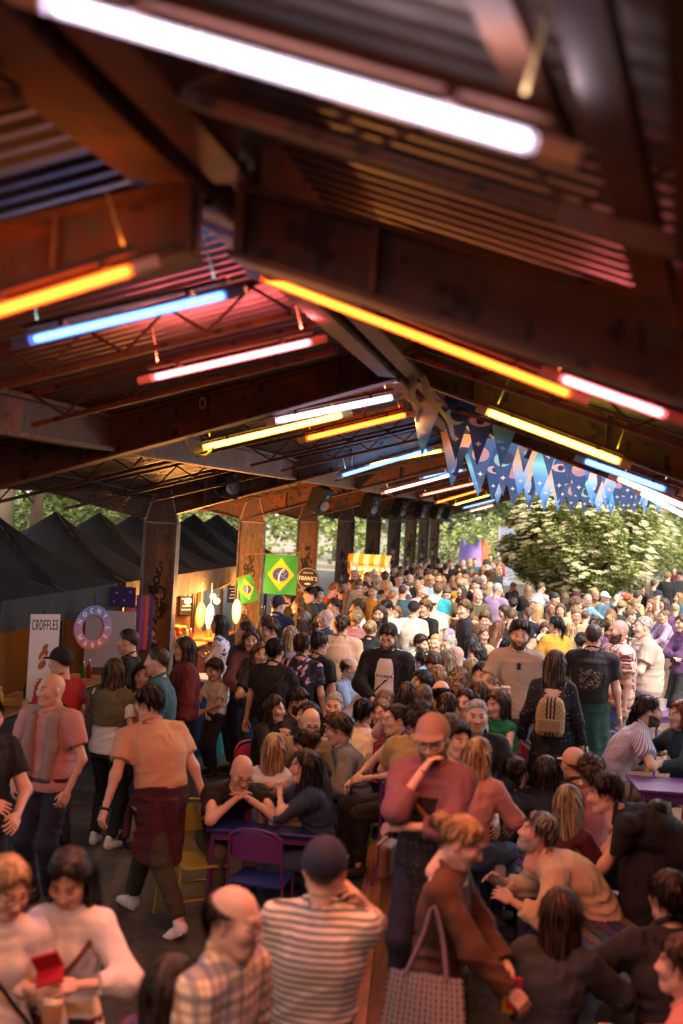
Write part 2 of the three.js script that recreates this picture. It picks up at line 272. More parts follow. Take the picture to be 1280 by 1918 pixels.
// ---------- printed cloths (uv in metres) ----------
const PRINTS = {
  stripes: () => canvasTex(64, 256, (c, w, h) => { c.fillStyle = '#cfc6b6'; c.fillRect(0, 0, w, h); c.fillStyle = '#5d6668'; for (let i = 0; i < 8; i++) c.fillRect(0, i * 32, w, 13); }, [1, 4.6]),
  finestripe: () => canvasTex(256, 64, (c, w, h) => { c.fillStyle = '#c9bfc6'; c.fillRect(0, 0, w, h); c.fillStyle = '#5d6a92'; for (let i = 0; i < 16; i++) c.fillRect(i * 16, 0, 6, h); }, [5, 1]),
  plaid: () => canvasTex(256, 256, (c, w, h) => { c.fillStyle = '#d9cdb4'; c.fillRect(0, 0, w, h); c.globalAlpha = .55; for (const [a, b, k] of [[10, 40, '#5a5a66'], [90, 22, '#8a6a4a'], [150, 46, '#6b6f7c'], [222, 12, '#a8925a']]) { c.fillStyle = k; c.fillRect(a, 0, b, h); c.fillRect(0, a, w, b); } }, [6, 6]),
  redplaid: () => canvasTex(128, 128, (c, w, h) => { c.fillStyle = '#a8202a'; c.fillRect(0, 0, w, h); c.globalAlpha = .6; c.fillStyle = '#1c1216'; c.fillRect(0, 0, 64, h); c.fillRect(0, 0, w, 64); }, [11, 11]),
  tiedye: () => dataTex(256, (u, v) => { const a = tn(u, v, 14), b = tn(u, v, 26, 4), k = a + .6 * b; return mix(mix([.08, .09, .16], [.28, .27, .42], k * 2 + .3), [.75, .62, .68], (k - .22) * 5); }, true, [2.2, 2.2]),
  floral: () => canvasTex(256, 256, (c, w, h) => { c.fillStyle = '#dcc4b2'; c.fillRect(0, 0, w, h); for (let i = 0; i < 46; i++) { c.fillStyle = ['#b0413a', '#3a2b2a', '#c9786a', '#52392f', '#d8a38c'][i % 5]; const x = rnd() * w, y = rnd() * h, r = 8 + 16 * rnd(); for (let q = 0; q < 5; q++) { c.beginPath(); c.ellipse((x + Math.cos(q * 1.26) * r * .7 + w) % w, (y + Math.sin(q * 1.26) * r * .7 + h) % h, r * .5, r * .38, q, 0, 7); c.fill(); } } }, [3.4, 3.4]),
  summer: () => canvasTex(256, 256, (c, w, h) => { c.fillStyle = '#e3dde0'; c.fillRect(0, 0, w, h); for (let i = 0; i < 60; i++) { c.fillStyle = ['#2c3f86', '#4f2c5e', '#7fa3c9', '#1d2140', '#c26a9a'][i % 5]; c.beginPath(); c.ellipse(rnd() * w, rnd() * h, 6 + 16 * rnd(), 4 + 9 * rnd(), rnd() * 3, 0, 7); c.fill(); } }, [3, 3]),
  dots: () => canvasTex(128, 128, (c, w, h) => { c.fillStyle = '#0f1119'; c.fillRect(0, 0, w, h); c.fillStyle = '#a89a92'; for (let i = 0; i < 14; i++) { c.beginPath(); c.arc(rnd() * w, rnd() * h, 2.4, 0, 7); c.fill(); } }, [5, 5]),
  graphic: () => canvasTex(512, 512, (c, w, h) => { c.fillStyle = '#0d0d10'; c.fillRect(0, 0, w, h); }, [1, 1]),
  tote: () => canvasTex(256, 256, (c, w, h) => { c.fillStyle = '#a89c92'; c.fillRect(0, 0, w, h); for (let j = 0; j < 8; j++) for (let i = 0; i < 8; i++) { c.fillStyle = (i + j) % 2 ? '#40364c' : '#7a4a3a'; c.beginPath(); c.ellipse(i * 32 + 16, j * 32 + 16, 8, 12, 0, 0, 7); c.fill(); c.fillStyle = '#c4b5bd'; c.fillRect(i * 32, j * 32 + 12, 6, 9); } }, [4.2, 4.2]),
  canvasbag: () => canvasTex(256, 256, (c, w, h) => { c.fillStyle = '#a88d62'; c.fillRect(0, 0, w, h); c.strokeStyle = '#7f6745'; c.lineWidth = 3; for (let i = -8; i < 16; i++) { c.beginPath(); c.moveTo(i * 26, 0); c.lineTo(i * 26 + 256, 256); c.moveTo(i * 26 + 256, 0); c.lineTo(i * 26, 256); c.stroke(); } c.fillStyle = '#1d1917'; for (const x of [104, 122, 140]) c.fillRect(x, 0, 9, h); }, [2.2, 2.2]),
};
// ---------- figures: distance fields meshed with surface nets ----------
function netMesh(f, lo, hi, c) {
  const nx = Math.ceil((hi[0] - lo[0]) / c) + 2, ny = Math.ceil((hi[1] - lo[1]) / c) + 2, nz = Math.ceil((hi[2] - lo[2]) / c) + 2;
  const ox = lo[0] - c * .5, oy = lo[1] - c * .5, oz = lo[2] - c * .5, D = new Float32Array(nx * ny * nz).fill(1), B = 4, far = c * B * 1.9;
  for (let bz = 0; bz < nz; bz += B) for (let by = 0; by < ny; by += B) for (let bx = 0; bx < nx; bx += B) {
    const d0 = f(ox + (bx + B / 2 - .5) * c, oy + (by + B / 2 - .5) * c, oz + (bz + B / 2 - .5) * c), skip = Math.abs(d0) > far;
    for (let z = bz; z < Math.min(nz, bz + B); z++) for (let y = by; y < Math.min(ny, by + B); y++) for (let x = bx; x < Math.min(nx, bx + B); x++)
      D[(z * ny + y) * nx + x] = skip ? d0 : f(ox + x * c, oy + y * c, oz + z * c);
  }
  for (let z = 0; z < nz; z++) for (let y = 0; y < ny; y++) { D[(z * ny + y) * nx] = D[(z * ny + y) * nx + nx - 1] = 1; }
  for (let z = 0; z < nz; z++) for (let x = 0; x < nx; x++) { D[z * ny * nx + x] = D[(z * ny + ny - 1) * nx + x] = 1; }
  for (let y = 0; y < ny; y++) for (let x = 0; x < nx; x++) { D[y * nx + x] = D[((nz - 1) * ny + y) * nx + x] = 1; }
  const id = new Int32Array(nx * ny * nz).fill(-1), P = [], I = [];
  const off = [0, 1, nx, nx + 1, nx * ny, nx * ny + 1, nx * ny + nx, nx * ny + nx + 1];
  for (let z = 0; z < nz - 1; z++) for (let y = 0; y < ny - 1; y++) for (let x = 0; x < nx - 1; x++) {
    const k = (z * ny + y) * nx + x; let m = 0; for (let q = 0; q < 8; q++) if (D[k + off[q]] < 0) m |= 1 << q;
    if (m === 0 || m === 255) continue;
    let sx = 0, sy = 0, sz = 0, n = 0;
    for (let a = 0; a < 8; a++) for (let s = 0; s < 3; s++) { const b = a | (1 << s); if (b === a) continue; const da = D[k + off[a]], db = D[k + off[b]]; if ((da < 0) === (db < 0)) continue; const t = da / (da - db); sx += (a & 1) + (s === 0 ? t : 0); sy += ((a >> 1) & 1) + (s === 1 ? t : 0); sz += ((a >> 2) & 1) + (s === 2 ? t : 0); n++; }
    id[k] = P.length / 3; P.push(ox + (x + sx / n) * c, oy + (y + sy / n) * c, oz + (z + sz / n) * c);
  }
  const quad = (a, b, d, e, flip) => { if (a < 0 || b < 0 || d < 0 || e < 0) return; flip ? I.push(a, d, b, a, e, d) : I.push(a, b, d, a, d, e); };
  for (let z = 1; z < nz - 1; z++) for (let y = 1; y < ny - 1; y++) for (let x = 1; x < nx - 1; x++) {
    const k = (z * ny + y) * nx + x, s = D[k] < 0;
    if (s !== D[k + 1] < 0) quad(id[k - nx - nx * ny], id[k - nx * ny], id[k], id[k - nx], !s);
    if (s !== D[k + nx] < 0) quad(id[k - 1 - nx * ny], id[k - 1], id[k], id[k - nx * ny], !s);
    if (s !== D[k + nx * ny] < 0) quad(id[k - 1 - nx], id[k - nx], id[k], id[k - 1], !s);
  }
  const N = new Float32Array(P.length), e = c * .35;
  for (let i = 0; i < P.length; i += 3) {
    const x = P[i], y = P[i + 1], z = P[i + 2]; let gx = f(x + e, y, z) - f(x - e, y, z), gy = f(x, y + e, z) - f(x, y - e, z), gz = f(x, y, z + e) - f(x, y, z - e);
    const l = Math.hypot(gx, gy, gz) || 1; N[i] = gx / l; N[i + 1] = gy / l; N[i + 2] = gz / l;
  }
  const g = new THREE.BufferGeometry(); g.setAttribute('position', new THREE.Float32BufferAttribute(P, 3)); g.setAttribute('normal', new THREE.BufferAttribute(N, 3)); g.setIndex(I); return g;
}
const smin = (a, b, k) => { const h = Math.max(0, 1 - Math.abs(a - b) / k); return Math.min(a, b) - h * h * k * .25; };
const smax = (a, b, k) => -smin(-a, -b, k);
function cone(a, b, ra, rb) { const bx = b.x - a.x, by = b.y - a.y, bz = b.z - a.z, L = bx * bx + by * by + bz * bz || 1e-6;
  return (x, y, z) => { const px = x - a.x, py = y - a.y, pz = z - a.z; let t = (px * bx + py * by + pz * bz) / L; t = t < 0 ? 0 : t > 1 ? 1 : t; const qx = px - bx * t, qy = py - by * t, qz = pz - bz * t; return Math.sqrt(qx * qx + qy * qy + qz * qz) - (ra + (rb - ra) * t); }; }
function ell(cx, cy, cz, a, b, c) { const m = Math.min(a, b, c); return (x, y, z) => { const u = (x - cx) / a, v = (y - cy) / b, w = (z - cz) / c, k0 = Math.sqrt(u * u + v * v + w * w), k1 = Math.sqrt(u * u / (a * a) + v * v / (b * b) + w * w / (c * c)); return k1 > 1e-9 ? k0 * (k0 - 1) / k1 : -m; }; }
const lerp = (a, b, t) => a + (b - a) * t;
function ik(a, t, l1, l2, pole) { const d = t.clone().sub(a); let L = d.length(); const M2 = (l1 + l2) * .997; if (L > M2) { d.multiplyScalar(M2 / L); t = a.clone().add(d); L = M2; } const n = d.clone().normalize(); const q = (l1 * l1 - l2 * l2 + L * L) / (2 * L), h = Math.sqrt(Math.max(0, l1 * l1 - q * q)); const p = pole.clone().addScaledVector(n, -pole.dot(n)).normalize(); return [a.clone().addScaledVector(n, q).addScaledVector(p, h), t]; }

// arms: hand target, relative to a 1.75 m figure facing +z (its left is +x); e = elbow direction
const ARMS = {
  down: s => [s * .30, .80, .06, s * .4, 0, -1], pocket: s => [s * .235, .90, .10, s * 1, 0, -.6], front: s => [s * .07, 1.04, .29, s * .9, -.5, -.1], hold: s => [s * .16, 1.14, .31, s * .7, -.8, -.2],
  phone: s => [s * .05, 1.22, .30, s * .7, -.8, 0], fold: s => [-s * .10, 1.14, .20, s * .9, -.5, .2], mouth: s => [s * .03, 1.44, .19, s * .7, -.8, .1], ear: s => [s * .125, 1.50, .09, s * .45, -1, .35],
  out: s => [s * .52, .98, .24, s * .3, -.8, -.4], reach: s => [s * .22, 1.12, .48, s * .5, -.9, 0], back: s => [s * .30, .84, -.16, s * .6, 0, -1], hip: s => [s * .2, .97, .08, s * 1, 0, -.3], chin: s => [s * .05, 1.36, .19, s * .6, -.9, .1], rest: s => [s * .16, .70, .40, s * .8, -.4, -.2], table: s => [s * .15, .80, .42, s * .9, -.3, -.2], eat: s => [s * .045, 1.03, .30, s * .9, -.5, .1], dropL: s => [s * .44, .78, .12, s * .6, 0, -.8],
};
function skeleton(o) {
  const S = o.S ?? 1.75, k = S / 1.75, fem = !!o.f, sit = !!o.sit, J = { S, k, fem, b: (o.build ?? 1) * .95 };
  const P = V(0, (sit ? .54 : .925) * k, 0); if (sit) P.y = .455 + .09 * k; J.P = P; if (o.drop) P.y -= o.drop;
  const lean = o.lean ?? (sit ? .12 : .02), side = o.side ?? 0, u = V(Math.sin(side), Math.cos(lean) * Math.cos(side), Math.sin(lean)).normalize();
  const len = .525 * k; J.u = u; J.len = len; J.N = P.clone().addScaledVector(u, len).add(V(0, -.01 * (o.hunch ?? 0), (o.hunch ?? 0) * .08));
  J.ctrl = P.clone().add(J.N).multiplyScalar(.5).add(V(0, 0, -.03 - .05 * (o.hunch ?? 0)));
  const tw = o.twist ?? 0; J.ax = V(Math.cos(tw), 0, -Math.sin(tw)); J.ax.addScaledVector(J.u, -J.ax.dot(J.u)).normalize(); J.fw = V().crossVectors(J.ax, J.u).normalize();
  const shw = (fem ? .152 : .178) * k * (.5 + .5 * J.b);
  const sh = s => J.N.clone().addScaledVector(J.u, -.055 * k).addScaledVector(J.ax, s * shw);
  J.arm = {};
  for (const s of [1, -1]) {
    const spec = (s > 0 ? o.L : o.R) ?? (sit ? 'rest' : 'down'), a = Array.isArray(spec) ? spec : ARMS[spec](s), Sh = sh(s);
    let t = V(a[0] * k, a[1] * k, a[2] * k); if (sit && !Array.isArray(spec) && !['rest', 'table'].includes(spec)) t.y -= .37 * k; if (!Array.isArray(spec) && !['rest', 'table'].includes(spec)) { const dz = (J.N.z) * (t.y - P.y) / len; t.z += dz * .9; }
    const [E, W] = ik(Sh, t, .285 * k, .25 * k, V(a[3], a[4], a[5])); const dir = W.clone().sub(E).normalize();
    J.arm[s] = { S: Sh, E, W, dir, grip: o.grip ?? .5 };
  }
  J.leg = {};
  for (const s of [1, -1]) {
    const H = P.clone().add(V(s * (fem ? .092 : .088) * k, -.02, 0)); const ft = (s > 0 ? o.FL : o.FR);
    let A, yaw; if (sit) { A = ft ? V(...ft) : V(s * .12 * k, .085 * k, .42 * k - .02); } else A = ft ? V(...ft) : V(s * .105 * k, .085 * k, s * .03 * (o.stance ?? 1)); yaw = s * .18;
    const [K, A2] = ik(H, A, .43 * k, .425 * k, sit ? V(s * .15, .6, 1) : V(s * .12, 0, 1)); J.leg[s] = { H, K, A: A2, yaw: (ft && ft[3] !== undefined) ? ft[3] : yaw, pit: ft && ft[4] || 0 };
  }
  const hd = o.head ?? [0, 0, 0]; const q = new THREE.Quaternion().setFromEuler(new THREE.Euler(hd[1] ?? 0, (hd[0] ?? 0) + tw, hd[2] ?? 0, 'YXZ'));
  const up = J.u.clone().lerp(V(0, 1, 0), .5).normalize().applyAxisAngle(J.ax, (hd[1] ?? 0) * .4); const hs = k > .9 ? .5 + .5 * k : .93;
  J.hs = hs * (fem ? .965 : 1); J.hq = q; J.C = J.N.clone().addScaledVector(up, .165 * J.hs).add(V(0, 0, .022)); return J;
}
const PROF = { m: [[-.2, .13, .10], [0, .168, .120], [.2, .160, .118], [.4, .153, .112], [.65, .176, .122], [.85, .168, .108], [.96, .11, .08], [1.05, .06, .06]], f: [[-.2, .14, .11], [0, .172, .125], [.2, .148, .110], [.4, .128, .098], [.65, .150, .112], [.85, .146, .098], [.96, .09, .07], [1.05, .052, .052]] };
function torsoField(J, inf, t0, t1, extra) { // elliptical tube along the bent spine
  const P = J.P, N = J.N, C = J.ctrl, ux = N.x - P.x, uy = N.y - P.y, uz = N.z - P.z, L2 = ux * ux + uy * uy + uz * uz, L = Math.sqrt(L2), pr = PROF[J.fem ? 'f' : 'm'], k = J.k * (.35 + .65 * J.b), kb = J.k * J.b, ax = J.ax, fw = J.fw, belly = Math.max(0, J.b - 1) * .32;
  return (x, y, z) => {
    const px = x - P.x, py = y - P.y, pz = z - P.z; const t = (px * ux + py * uy + pz * uz) / L2, tc = t < t0 ? t0 : t > t1 ? t1 : t;
    let i = 0; while (i < pr.length - 2 && tc > pr[i + 1][0]) i++; const f = Math.max(0, Math.min(1, (tc - pr[i][0]) / (pr[i + 1][0] - pr[i][0]))), sf = f * f * (3 - 2 * f);
    let a = lerp(pr[i][1], pr[i + 1][1], sf) * k + inf, b = lerp(pr[i][2], pr[i + 1][2], sf) * kb + inf; if (extra) { const e = extra(tc); a += e; b += e; }
    const w = 1 - tc, s2 = 2 * tc * w, ti = Math.max(0, Math.min(1, tc)); const bend = 4 * ti * (1 - ti);
    const cx = P.x + ux * tc, cy = P.y + uy * tc, cz = P.z + uz * tc + bend * (C.z - (P.z + N.z) * .5) ;
    const qx = x - cx, qy = y - cy, qz = z - cz; const lx = qx * ax.x + qy * ax.y + qz * ax.z; let lz = qx * fw.x + qy * fw.y + qz * fw.z; const al = (t - tc) * L;
    if (lz > 0) { if (J.fem) { const q = (tc - .66) / .13, m = (Math.abs(lx) - .07) / .075; b += .028 * kb * Math.exp(-q * q - m * m); } b += belly * Math.exp(-(((tc - .22) / .2) ** 2)); }
    const r = Math.sqrt((lx / a) * (lx / a) + (lz / b) * (lz / b)); const d = (r - 1) * Math.min(a, b) * (.55 + .45 * Math.min(1, 1)); 
    return t < t0 || t > t1 ? Math.max(d, 0) < 1e-9 ? Math.abs(al) : Math.sqrt(Math.max(d, 0) ** 2 + al * al) : d;
  };
}
const cutAt = (A, B, f) => { const d = B.clone().sub(A).normalize(), q = A.clone().lerp(B, f); return (x, y, z) => (x - q.x) * d.x + (y - q.y) * d.y + (z - q.z) * d.z; };
// ---- head in its own frame (centre at mid head, facing +z) ----
const headParts = {
  skull: ell(0, .028, -.014, .077, .095, .098), face: ell(0, -.04, .024, .058, .078, .068), chin: cone(V(-.016, -.098, .062), V(.016, -.098, .062), .021, .021), brow: cone(V(-.034, .026, .079), V(.034, .026, .079), .012, .012),
  n1: cone(V(0, .012, .09), V(0, -.028, .109), .008, .0135), n2: cone(V(-.012, -.034, .099), V(.012, -.034, .099), .009, .009), lip1: cone(V(-.02, -.061, .083), V(.02, -.061, .083), .0085, .0085), lip2: cone(V(-.015, -.074, .081), V(.015, -.074, .081), .010, .010),
  cl: ell(.037, -.018, .066, .032, .03, .028), cr: ell(-.037, -.018, .066, .032, .03, .028), el: ell(.079, -.006, -.008, .010, .033, .02), er: ell(-.079, -.006, -.008, .010, .033, .02), jl: cone(V(.05, -.06, .0), V(.022, -.096, .052), .02, .02), jr: cone(V(-.05, -.06, .0), V(-.022, -.096, .052), .02, .02), neck: cone(V(0, -.05, -.025), V(0, -.2, -.04), .053, .058),
};
function headField(x, y, z, slim) {
  const h = headParts; const ax = Math.abs(x); let d = smin(h.skull(x, y, z), h.face(x, y, z), .05); d = smin(d, h.chin(x, y, z), .035); d = smin(d, smin(h.jl(x, y, z), h.jr(x, y, z), .01), .03); d = smin(d, h.cl(ax, y, z), .03); d = smin(d, h.brow(x, y, z), .018);
  const so = Math.sqrt((ax - .032) ** 2 + (y - .006) ** 2 * 1.6 + (z - .101) ** 2) - .0165; d = smax(d, -so, .014);
  d = smin(d, h.n1(x, y, z), .012); d = smin(d, h.n2(x, y, z), .01); d = smin(d, h.lip1(x, y, z), .008); d = smin(d, h.lip2(x, y, z), .008); const mo = Math.sqrt((y + .0675) ** 2 + (z - .098) ** 2) - .004; if (ax < .024) d = smax(d, -mo, .004);
  d = smin(d, h.el(ax, y, z), .008); d = smin(d, h.neck(x, y, z), .03); return d;
}
const headGeoCache = {};
function headGeo(cell) {
  if (headGeoCache[cell]) return headGeoCache[cell];
  const g = netMesh(headField, [-.1, -.235, -.13], [.1, .135, .135], cell), p = g.attributes.position, col = new Float32Array(p.count * 3);
  for (let i = 0; i < p.count; i++) {
    const x = p.getX(i), y = p.getY(i), z = p.getZ(i), ax = Math.abs(x); let c = [1, 1, 1];
    if (z > .074 && ax < .023 && y > -.083 && y < -.055) c = [.82, .56, .56];
    const by = .030 + .004 * Math.cos((ax - .036) * 60); if (z > .06 && ax > .015 && ax < .054 && Math.abs(y - by) < .0055) c = [.34, .28, .25];
    if (z > .06 && ax > .017 && ax < .047 && Math.abs(y - .005) < .004) c = [.42, .32, .3];
    const bl = .5 + .5 * fbm(x * 60, y * 60, z * 60), red = Math.max(0, 1 - Math.hypot(ax - .04, y + .025, z - .075) / .035) + Math.max(0, 1 - Math.hypot(x, y + .03, z - .11) / .022) + (ax > .08 ? .8 : 0); c = c.map((v, q) => v * (1 - [.0, .16, .18][q] * Math.min(1, red))); c = c.map((v, q) => v * (1 - [.02, .06, .06][q] * bl)); col.set(c, i * 3);
  }
  g.setAttribute('color', new THREE.BufferAttribute(col, 3));
  const parts = [g.toNonIndexed()];
  for (const s of [-1, 1]) { const e = new THREE.SphereGeometry(.0125, 10, 8), q = e.attributes.position, cc = new Float32Array(q.count * 3); for (let i = 0; i < q.count; i++) { const f = Math.hypot(q.getX(i), q.getY(i)) < .0062 && q.getZ(i) > 0; cc.set(f ? [.10, .07, .06] : [1.1, 1.25, 1.35], i * 3); } e.setAttribute('color', new THREE.BufferAttribute(cc, 3)); e.deleteAttribute('uv'); parts.push(e.translate(s * .032, .005, .0815).toNonIndexed()); }
  return headGeoCache[cell] = mergeGeometries(parts);
}
// ---- hands ----
function handGeo(A, s, k, cell, up) {
  const z = A.dir, y0 = up.clone().addScaledVector(z, -up.dot(z)).normalize(), x = V().crossVectors(y0, z).normalize(); // z along fingers, x across the palm, y0 back of the hand
  const Q = (a, b, c) => A.W.clone().addScaledVector(x, a * k).addScaledVector(y0, b * k).addScaledVector(z, c * k), pr = [], g = A.grip;
  const palm = [cone(Q(-.024, 0, .022), Q(-.028, 0, .075), .017 * k, .013 * k), cone(Q(.022, 0, .022), Q(.026, 0, .075), .017 * k, .013 * k), cone(Q(0, 0, .012), Q(0, 0, .075), .018 * k, .014 * k), cone(A.W.clone().addScaledVector(z, -.06), Q(0, 0, .015), .027 * k, .022 * k)];
  const lens = [.068, .078, .074, .058]; const fr = Math.max(.0082 * k, cell * .9);
  lens.forEach((l, i) => { const fx = (-.03 + i * .02) * s; let p = Q(fx, 0, .076), a = g * .9; for (let j = 0; j < 3; j++) { const sl = l * [.45, .31, .24][j]; const n = p.clone().addScaledVector(z, Math.cos(a) * sl * k).addScaledVector(y0, -Math.sin(a) * sl * k).addScaledVector(x, fx * .12 * k); pr.push(cone(p, n, fr * (1 - .08 * j), fr * (.94 - .08 * j))); p = n; a += g * .85; } });
  const th = [Q(-.026 * s, -.004, .02), Q(-.046 * s, -.016, .05), Q(-.05 * s, -.03, .082)]; const thumb = [cone(th[0], th[1], .013 * k, fr * 1.2), cone(th[1], th[2], fr * 1.2, fr)];
  const f = (X, Y, Z) => { let d = 1; for (const q of palm) d = smin(d, q(X, Y, Z), .014); let e = 1; for (const q of pr) e = Math.min(e, q(X, Y, Z)); for (const q of thumb) e = smin(e, q(X, Y, Z), .006); return smin(d, e, .01); };
  const c = Q(0, 0, .07), r = .13 * k; return netMesh(f, [c.x - r, c.y - r, c.z - r], [c.x + r, c.y + r, c.z + r], cell);
}
function withColor(g) { const n = g.attributes.position.count; g.setAttribute('color', new THREE.BufferAttribute(new Float32Array(n * 3).fill(1), 3)); return g.toNonIndexed(); }
function bounds(J, m) { const pts = [J.P, J.N, J.C]; for (const s of [1, -1]) { pts.push(J.arm[s].S, J.arm[s].E, J.arm[s].W, J.leg[s].H, J.leg[s].K, J.leg[s].A); } const b = new THREE.Box3().setFromPoints(pts).expandByScalar(m); b.max.y = Math.max(b.max.y, 0); return b; }
function bodyGeo(J, q) { // skin: one figure, head and hands on finer grids
  const k = J.k, kb = k * (.4 + .6 * J.b), F = [torsoField(J, -.004, -.12, 1.02)], fm = J.fem ? .9 : 1;
  for (const s of [1, -1]) { const a = J.arm[s], l = J.leg[s]; F.push(cone(a.S, a.E, .05 * kb * fm, .039 * kb * fm), cone(a.E, a.W, .040 * kb * fm, .026 * k * fm), cone(l.H, l.K, .083 * kb, .054 * kb), cone(l.K, l.A, .053 * kb, .035 * k), cone(l.K.clone().lerp(l.A, .1), l.K.clone().lerp(l.A, .5).add(V(0, 0, -.012)), .045 * kb, .046 * kb)); F.push(cone(J.N, a.S, .05 * k * fm, .048 * k * fm)); }
  F.push(cone(J.N.clone().addScaledVector(J.u, -.03), J.N.clone().lerp(J.C, .45), .06 * k * fm, .05 * k * fm));
  const f = (x, y, z) => { let d = F[0](x, y, z); for (let i = 1; i < F.length; i++) d = smin(d, F[i](x, y, z), .035); return d; };
  const b = bounds(J, .2); b.min.y = Math.min(.02, b.min.y);
  const parts = [withColor(netMesh(f, [b.min.x, b.min.y, b.min.z], [b.max.x, b.max.y, b.max.z], q.body))];
  const h = headGeo(q.head).clone(); h.applyMatrix4(new THREE.Matrix4().compose(J.C, J.hq, V(J.hs, J.hs, J.hs))); parts.push(h);
  for (const s of [1, -1]) parts.push(withColor(handGeo(J.arm[s], s, k * (J.fem ? .92 : 1), q.hand, J.arm[s].up ?? V(s * .7, .6, .2))));
  return mergeGeometries(parts);
}
function clothUV(g, J) { const p = g.attributes.position, uv = new Float32Array(p.count * 2); for (let i = 0; i < p.count; i++) { const x = p.getX(i) - J.P.x, y = p.getY(i) - J.P.y, z = p.getZ(i) - J.P.z; const v = x * J.u.x + y * J.u.y + z * J.u.z, a = x * J.ax.x + y * J.ax.y + z * J.ax.z, w = x * J.fw.x + y * J.fw.y + z * J.fw.z; uv[i * 2] = J.wrap ? Math.atan2(a, w) * .17 : a + .55 * w; uv[i * 2 + 1] = v; } g.setAttribute('uv', new THREE.BufferAttribute(uv, 2)); return g; }
function folds(J, amt, sd) { // creases: stretched noise, strongest round waist and joints
  return (x, y, z) => { const lo = y < J.P.y + .28 * J.k ? 1 : .45, r1 = 1 - 2.2 * Math.abs(noise3(x * 4.5 + sd, y * 17 + x * 7, z * 4.5)), r2 = 1 - 2.2 * Math.abs(noise3(x * 19 + sd, y * 4 + x * 2, z * 19)); return -amt * (.55 * lo * r1 + .5 * (1.3 - lo) * r2 + .35 * noise3(x * 5, y * 5 + sd, z * 5) + .12); };
}
function topGeo(J, q, o) { // o: sleeve 0..2, hem t, inf, open
  const k = J.k, kb = k * (.4 + .6 * J.b), inf = o.inf ?? .014, fm = J.fem ? .92 : 1, sl = o.sleeve ?? .6, fo = folds(J, q.fold ?? .008, o.sd ?? 0), T = torsoField(J, inf, (o.hem ?? -.1), 1.02, o.flare ? t => o.flare * Math.max(0, .35 - t) : null);
  const S = []; for (const s of [1, -1]) { const a = J.arm[s]; const up = cone(a.S, a.E, (.056 * kb + inf) * fm, (.046 * kb + inf * 1.25) * fm), tr = cone(J.N, a.S, .05 * k * fm + inf * .8, .05 * k * fm + inf * .9); S.push(tr);
    if (sl > 0) { const cu = cutAt(a.S, a.E, Math.min(1.2, sl)); if (sl <= 1) S.push((x, y, z) => Math.max(up(x, y, z), cu(x, y, z))); else { const lo = cone(a.E, a.W, .045 * kb * fm + inf * 1.1, .034 * k * fm + inf * .9), c2 = cutAt(a.E, a.W, sl - 1); S.push(up, (x, y, z) => Math.max(lo(x, y, z), c2(x, y, z))); } } }
  const nk = J.N.clone().addScaledVector(J.u, (o.neck ?? .05) * k), nu = J.u.clone().addScaledVector(J.fw, .5).normalize(); const hole = cone(J.N.clone().addScaledVector(J.u, .02), J.C, .066 * k * fm, .075 * k * fm);
  const P = J.P, L2 = J.len * J.len, hem = o.hem ?? -.1;
  const f = (x, y, z) => { let d = T(x, y, z); for (const g of S) d = smin(d, g(x, y, z), .04); d += fo(x, y, z); const t = ((x - P.x) * J.u.x + (y - P.y) * J.u.y + (z - P.z) * J.u.z) / J.len; d = Math.max(d, (hem - t) * J.len); d = Math.max(d, (x - nk.x) * nu.x + (y - nk.y) * nu.y + (z - nk.z) * nu.z); return Math.max(d, -hole(x, y, z)); };
  const b = bounds(J, .25); b.min.y = Math.max(b.min.y, Math.min(J.P.y, J.arm[1].W.y, J.arm[-1].W.y) - .3 * k); const r = netMesh(f, [b.min.x, b.min.y, b.min.z], [b.max.x, b.max.y, b.max.z], q.cloth); return clothUV(r, J);
}
function bottomGeo(J, q, o) { // trousers, shorts, skirt
  const k = J.k, kb = k * (.4 + .6 * J.b), inf = o.inf ?? .012, fo = folds(J, (q.fold ?? .008) * .9, 7), T = torsoField(J, inf, -.16, .14), L = [];
  for (const s of [1, -1]) { const l = J.leg[s], th = cone(l.H, l.K, .086 * kb + inf, .058 * kb + inf), ca = cone(l.K, l.A, .058 * kb + inf, .042 * k + inf), c = cutAt(l.K, l.A, (o.len ?? 1.9) - 1), c1 = cutAt(l.H, l.K, Math.min(1.2, o.len ?? 1.9)); if (o.skirt) continue; if ((o.len ?? 1.9) <= 1) L.push((x, y, z) => Math.max(th(x, y, z), c1(x, y, z))); else L.push(th, (x, y, z) => Math.max(ca(x, y, z), c(x, y, z))); }
  let SK = null; if (o.skirt) { const y1 = J.P.y - o.skirt * k, w = o.wide ?? .06; if (!J.sit) SK = (x, y, z) => { const t = Math.max(0, Math.min(1, (J.P.y + .05 - y) / (o.skirt * k))); const a = (.175 + w * t) * k * J.b, an = Math.atan2(z, x); const r = Math.hypot(x / 1, (z) / .82), d = (r - a - .012 * t * Math.sin(an * 9 + 2 * t)) * .8; return Math.max(d, y1 - y, y - J.P.y - .06); }; }
  const top = (x, y, z) => y - J.P.y - .085;
  const f = (x, y, z) => { let d = T(x, y, z); for (const g of L) d = smin(d, g(x, y, z), .03); if (SK) d = smin(d, SK(x, y, z), .03); d += fo(x, y, z); return Math.max(d, top(x, y, z)); };
  const b = bounds(J, .2); b.min.y = .03; b.max.y = J.P.y + .25; b.min.x = Math.min(J.leg[-1].A.x, J.leg[-1].K.x, J.P.x - .2) - .14; b.max.x = Math.max(J.leg[1].A.x, J.leg[1].K.x, J.P.x + .2) + .14; if (o.skirt) { b.min.x -= .1; b.max.x += .1; b.min.z -= .12; b.max.z += .12; }
  return clothUV(netMesh(f, [b.min.x, b.min.y, b.min.z], [b.max.x, b.max.y, b.max.z], q.cloth * 1.25), J);
}
const shoeCache = {};
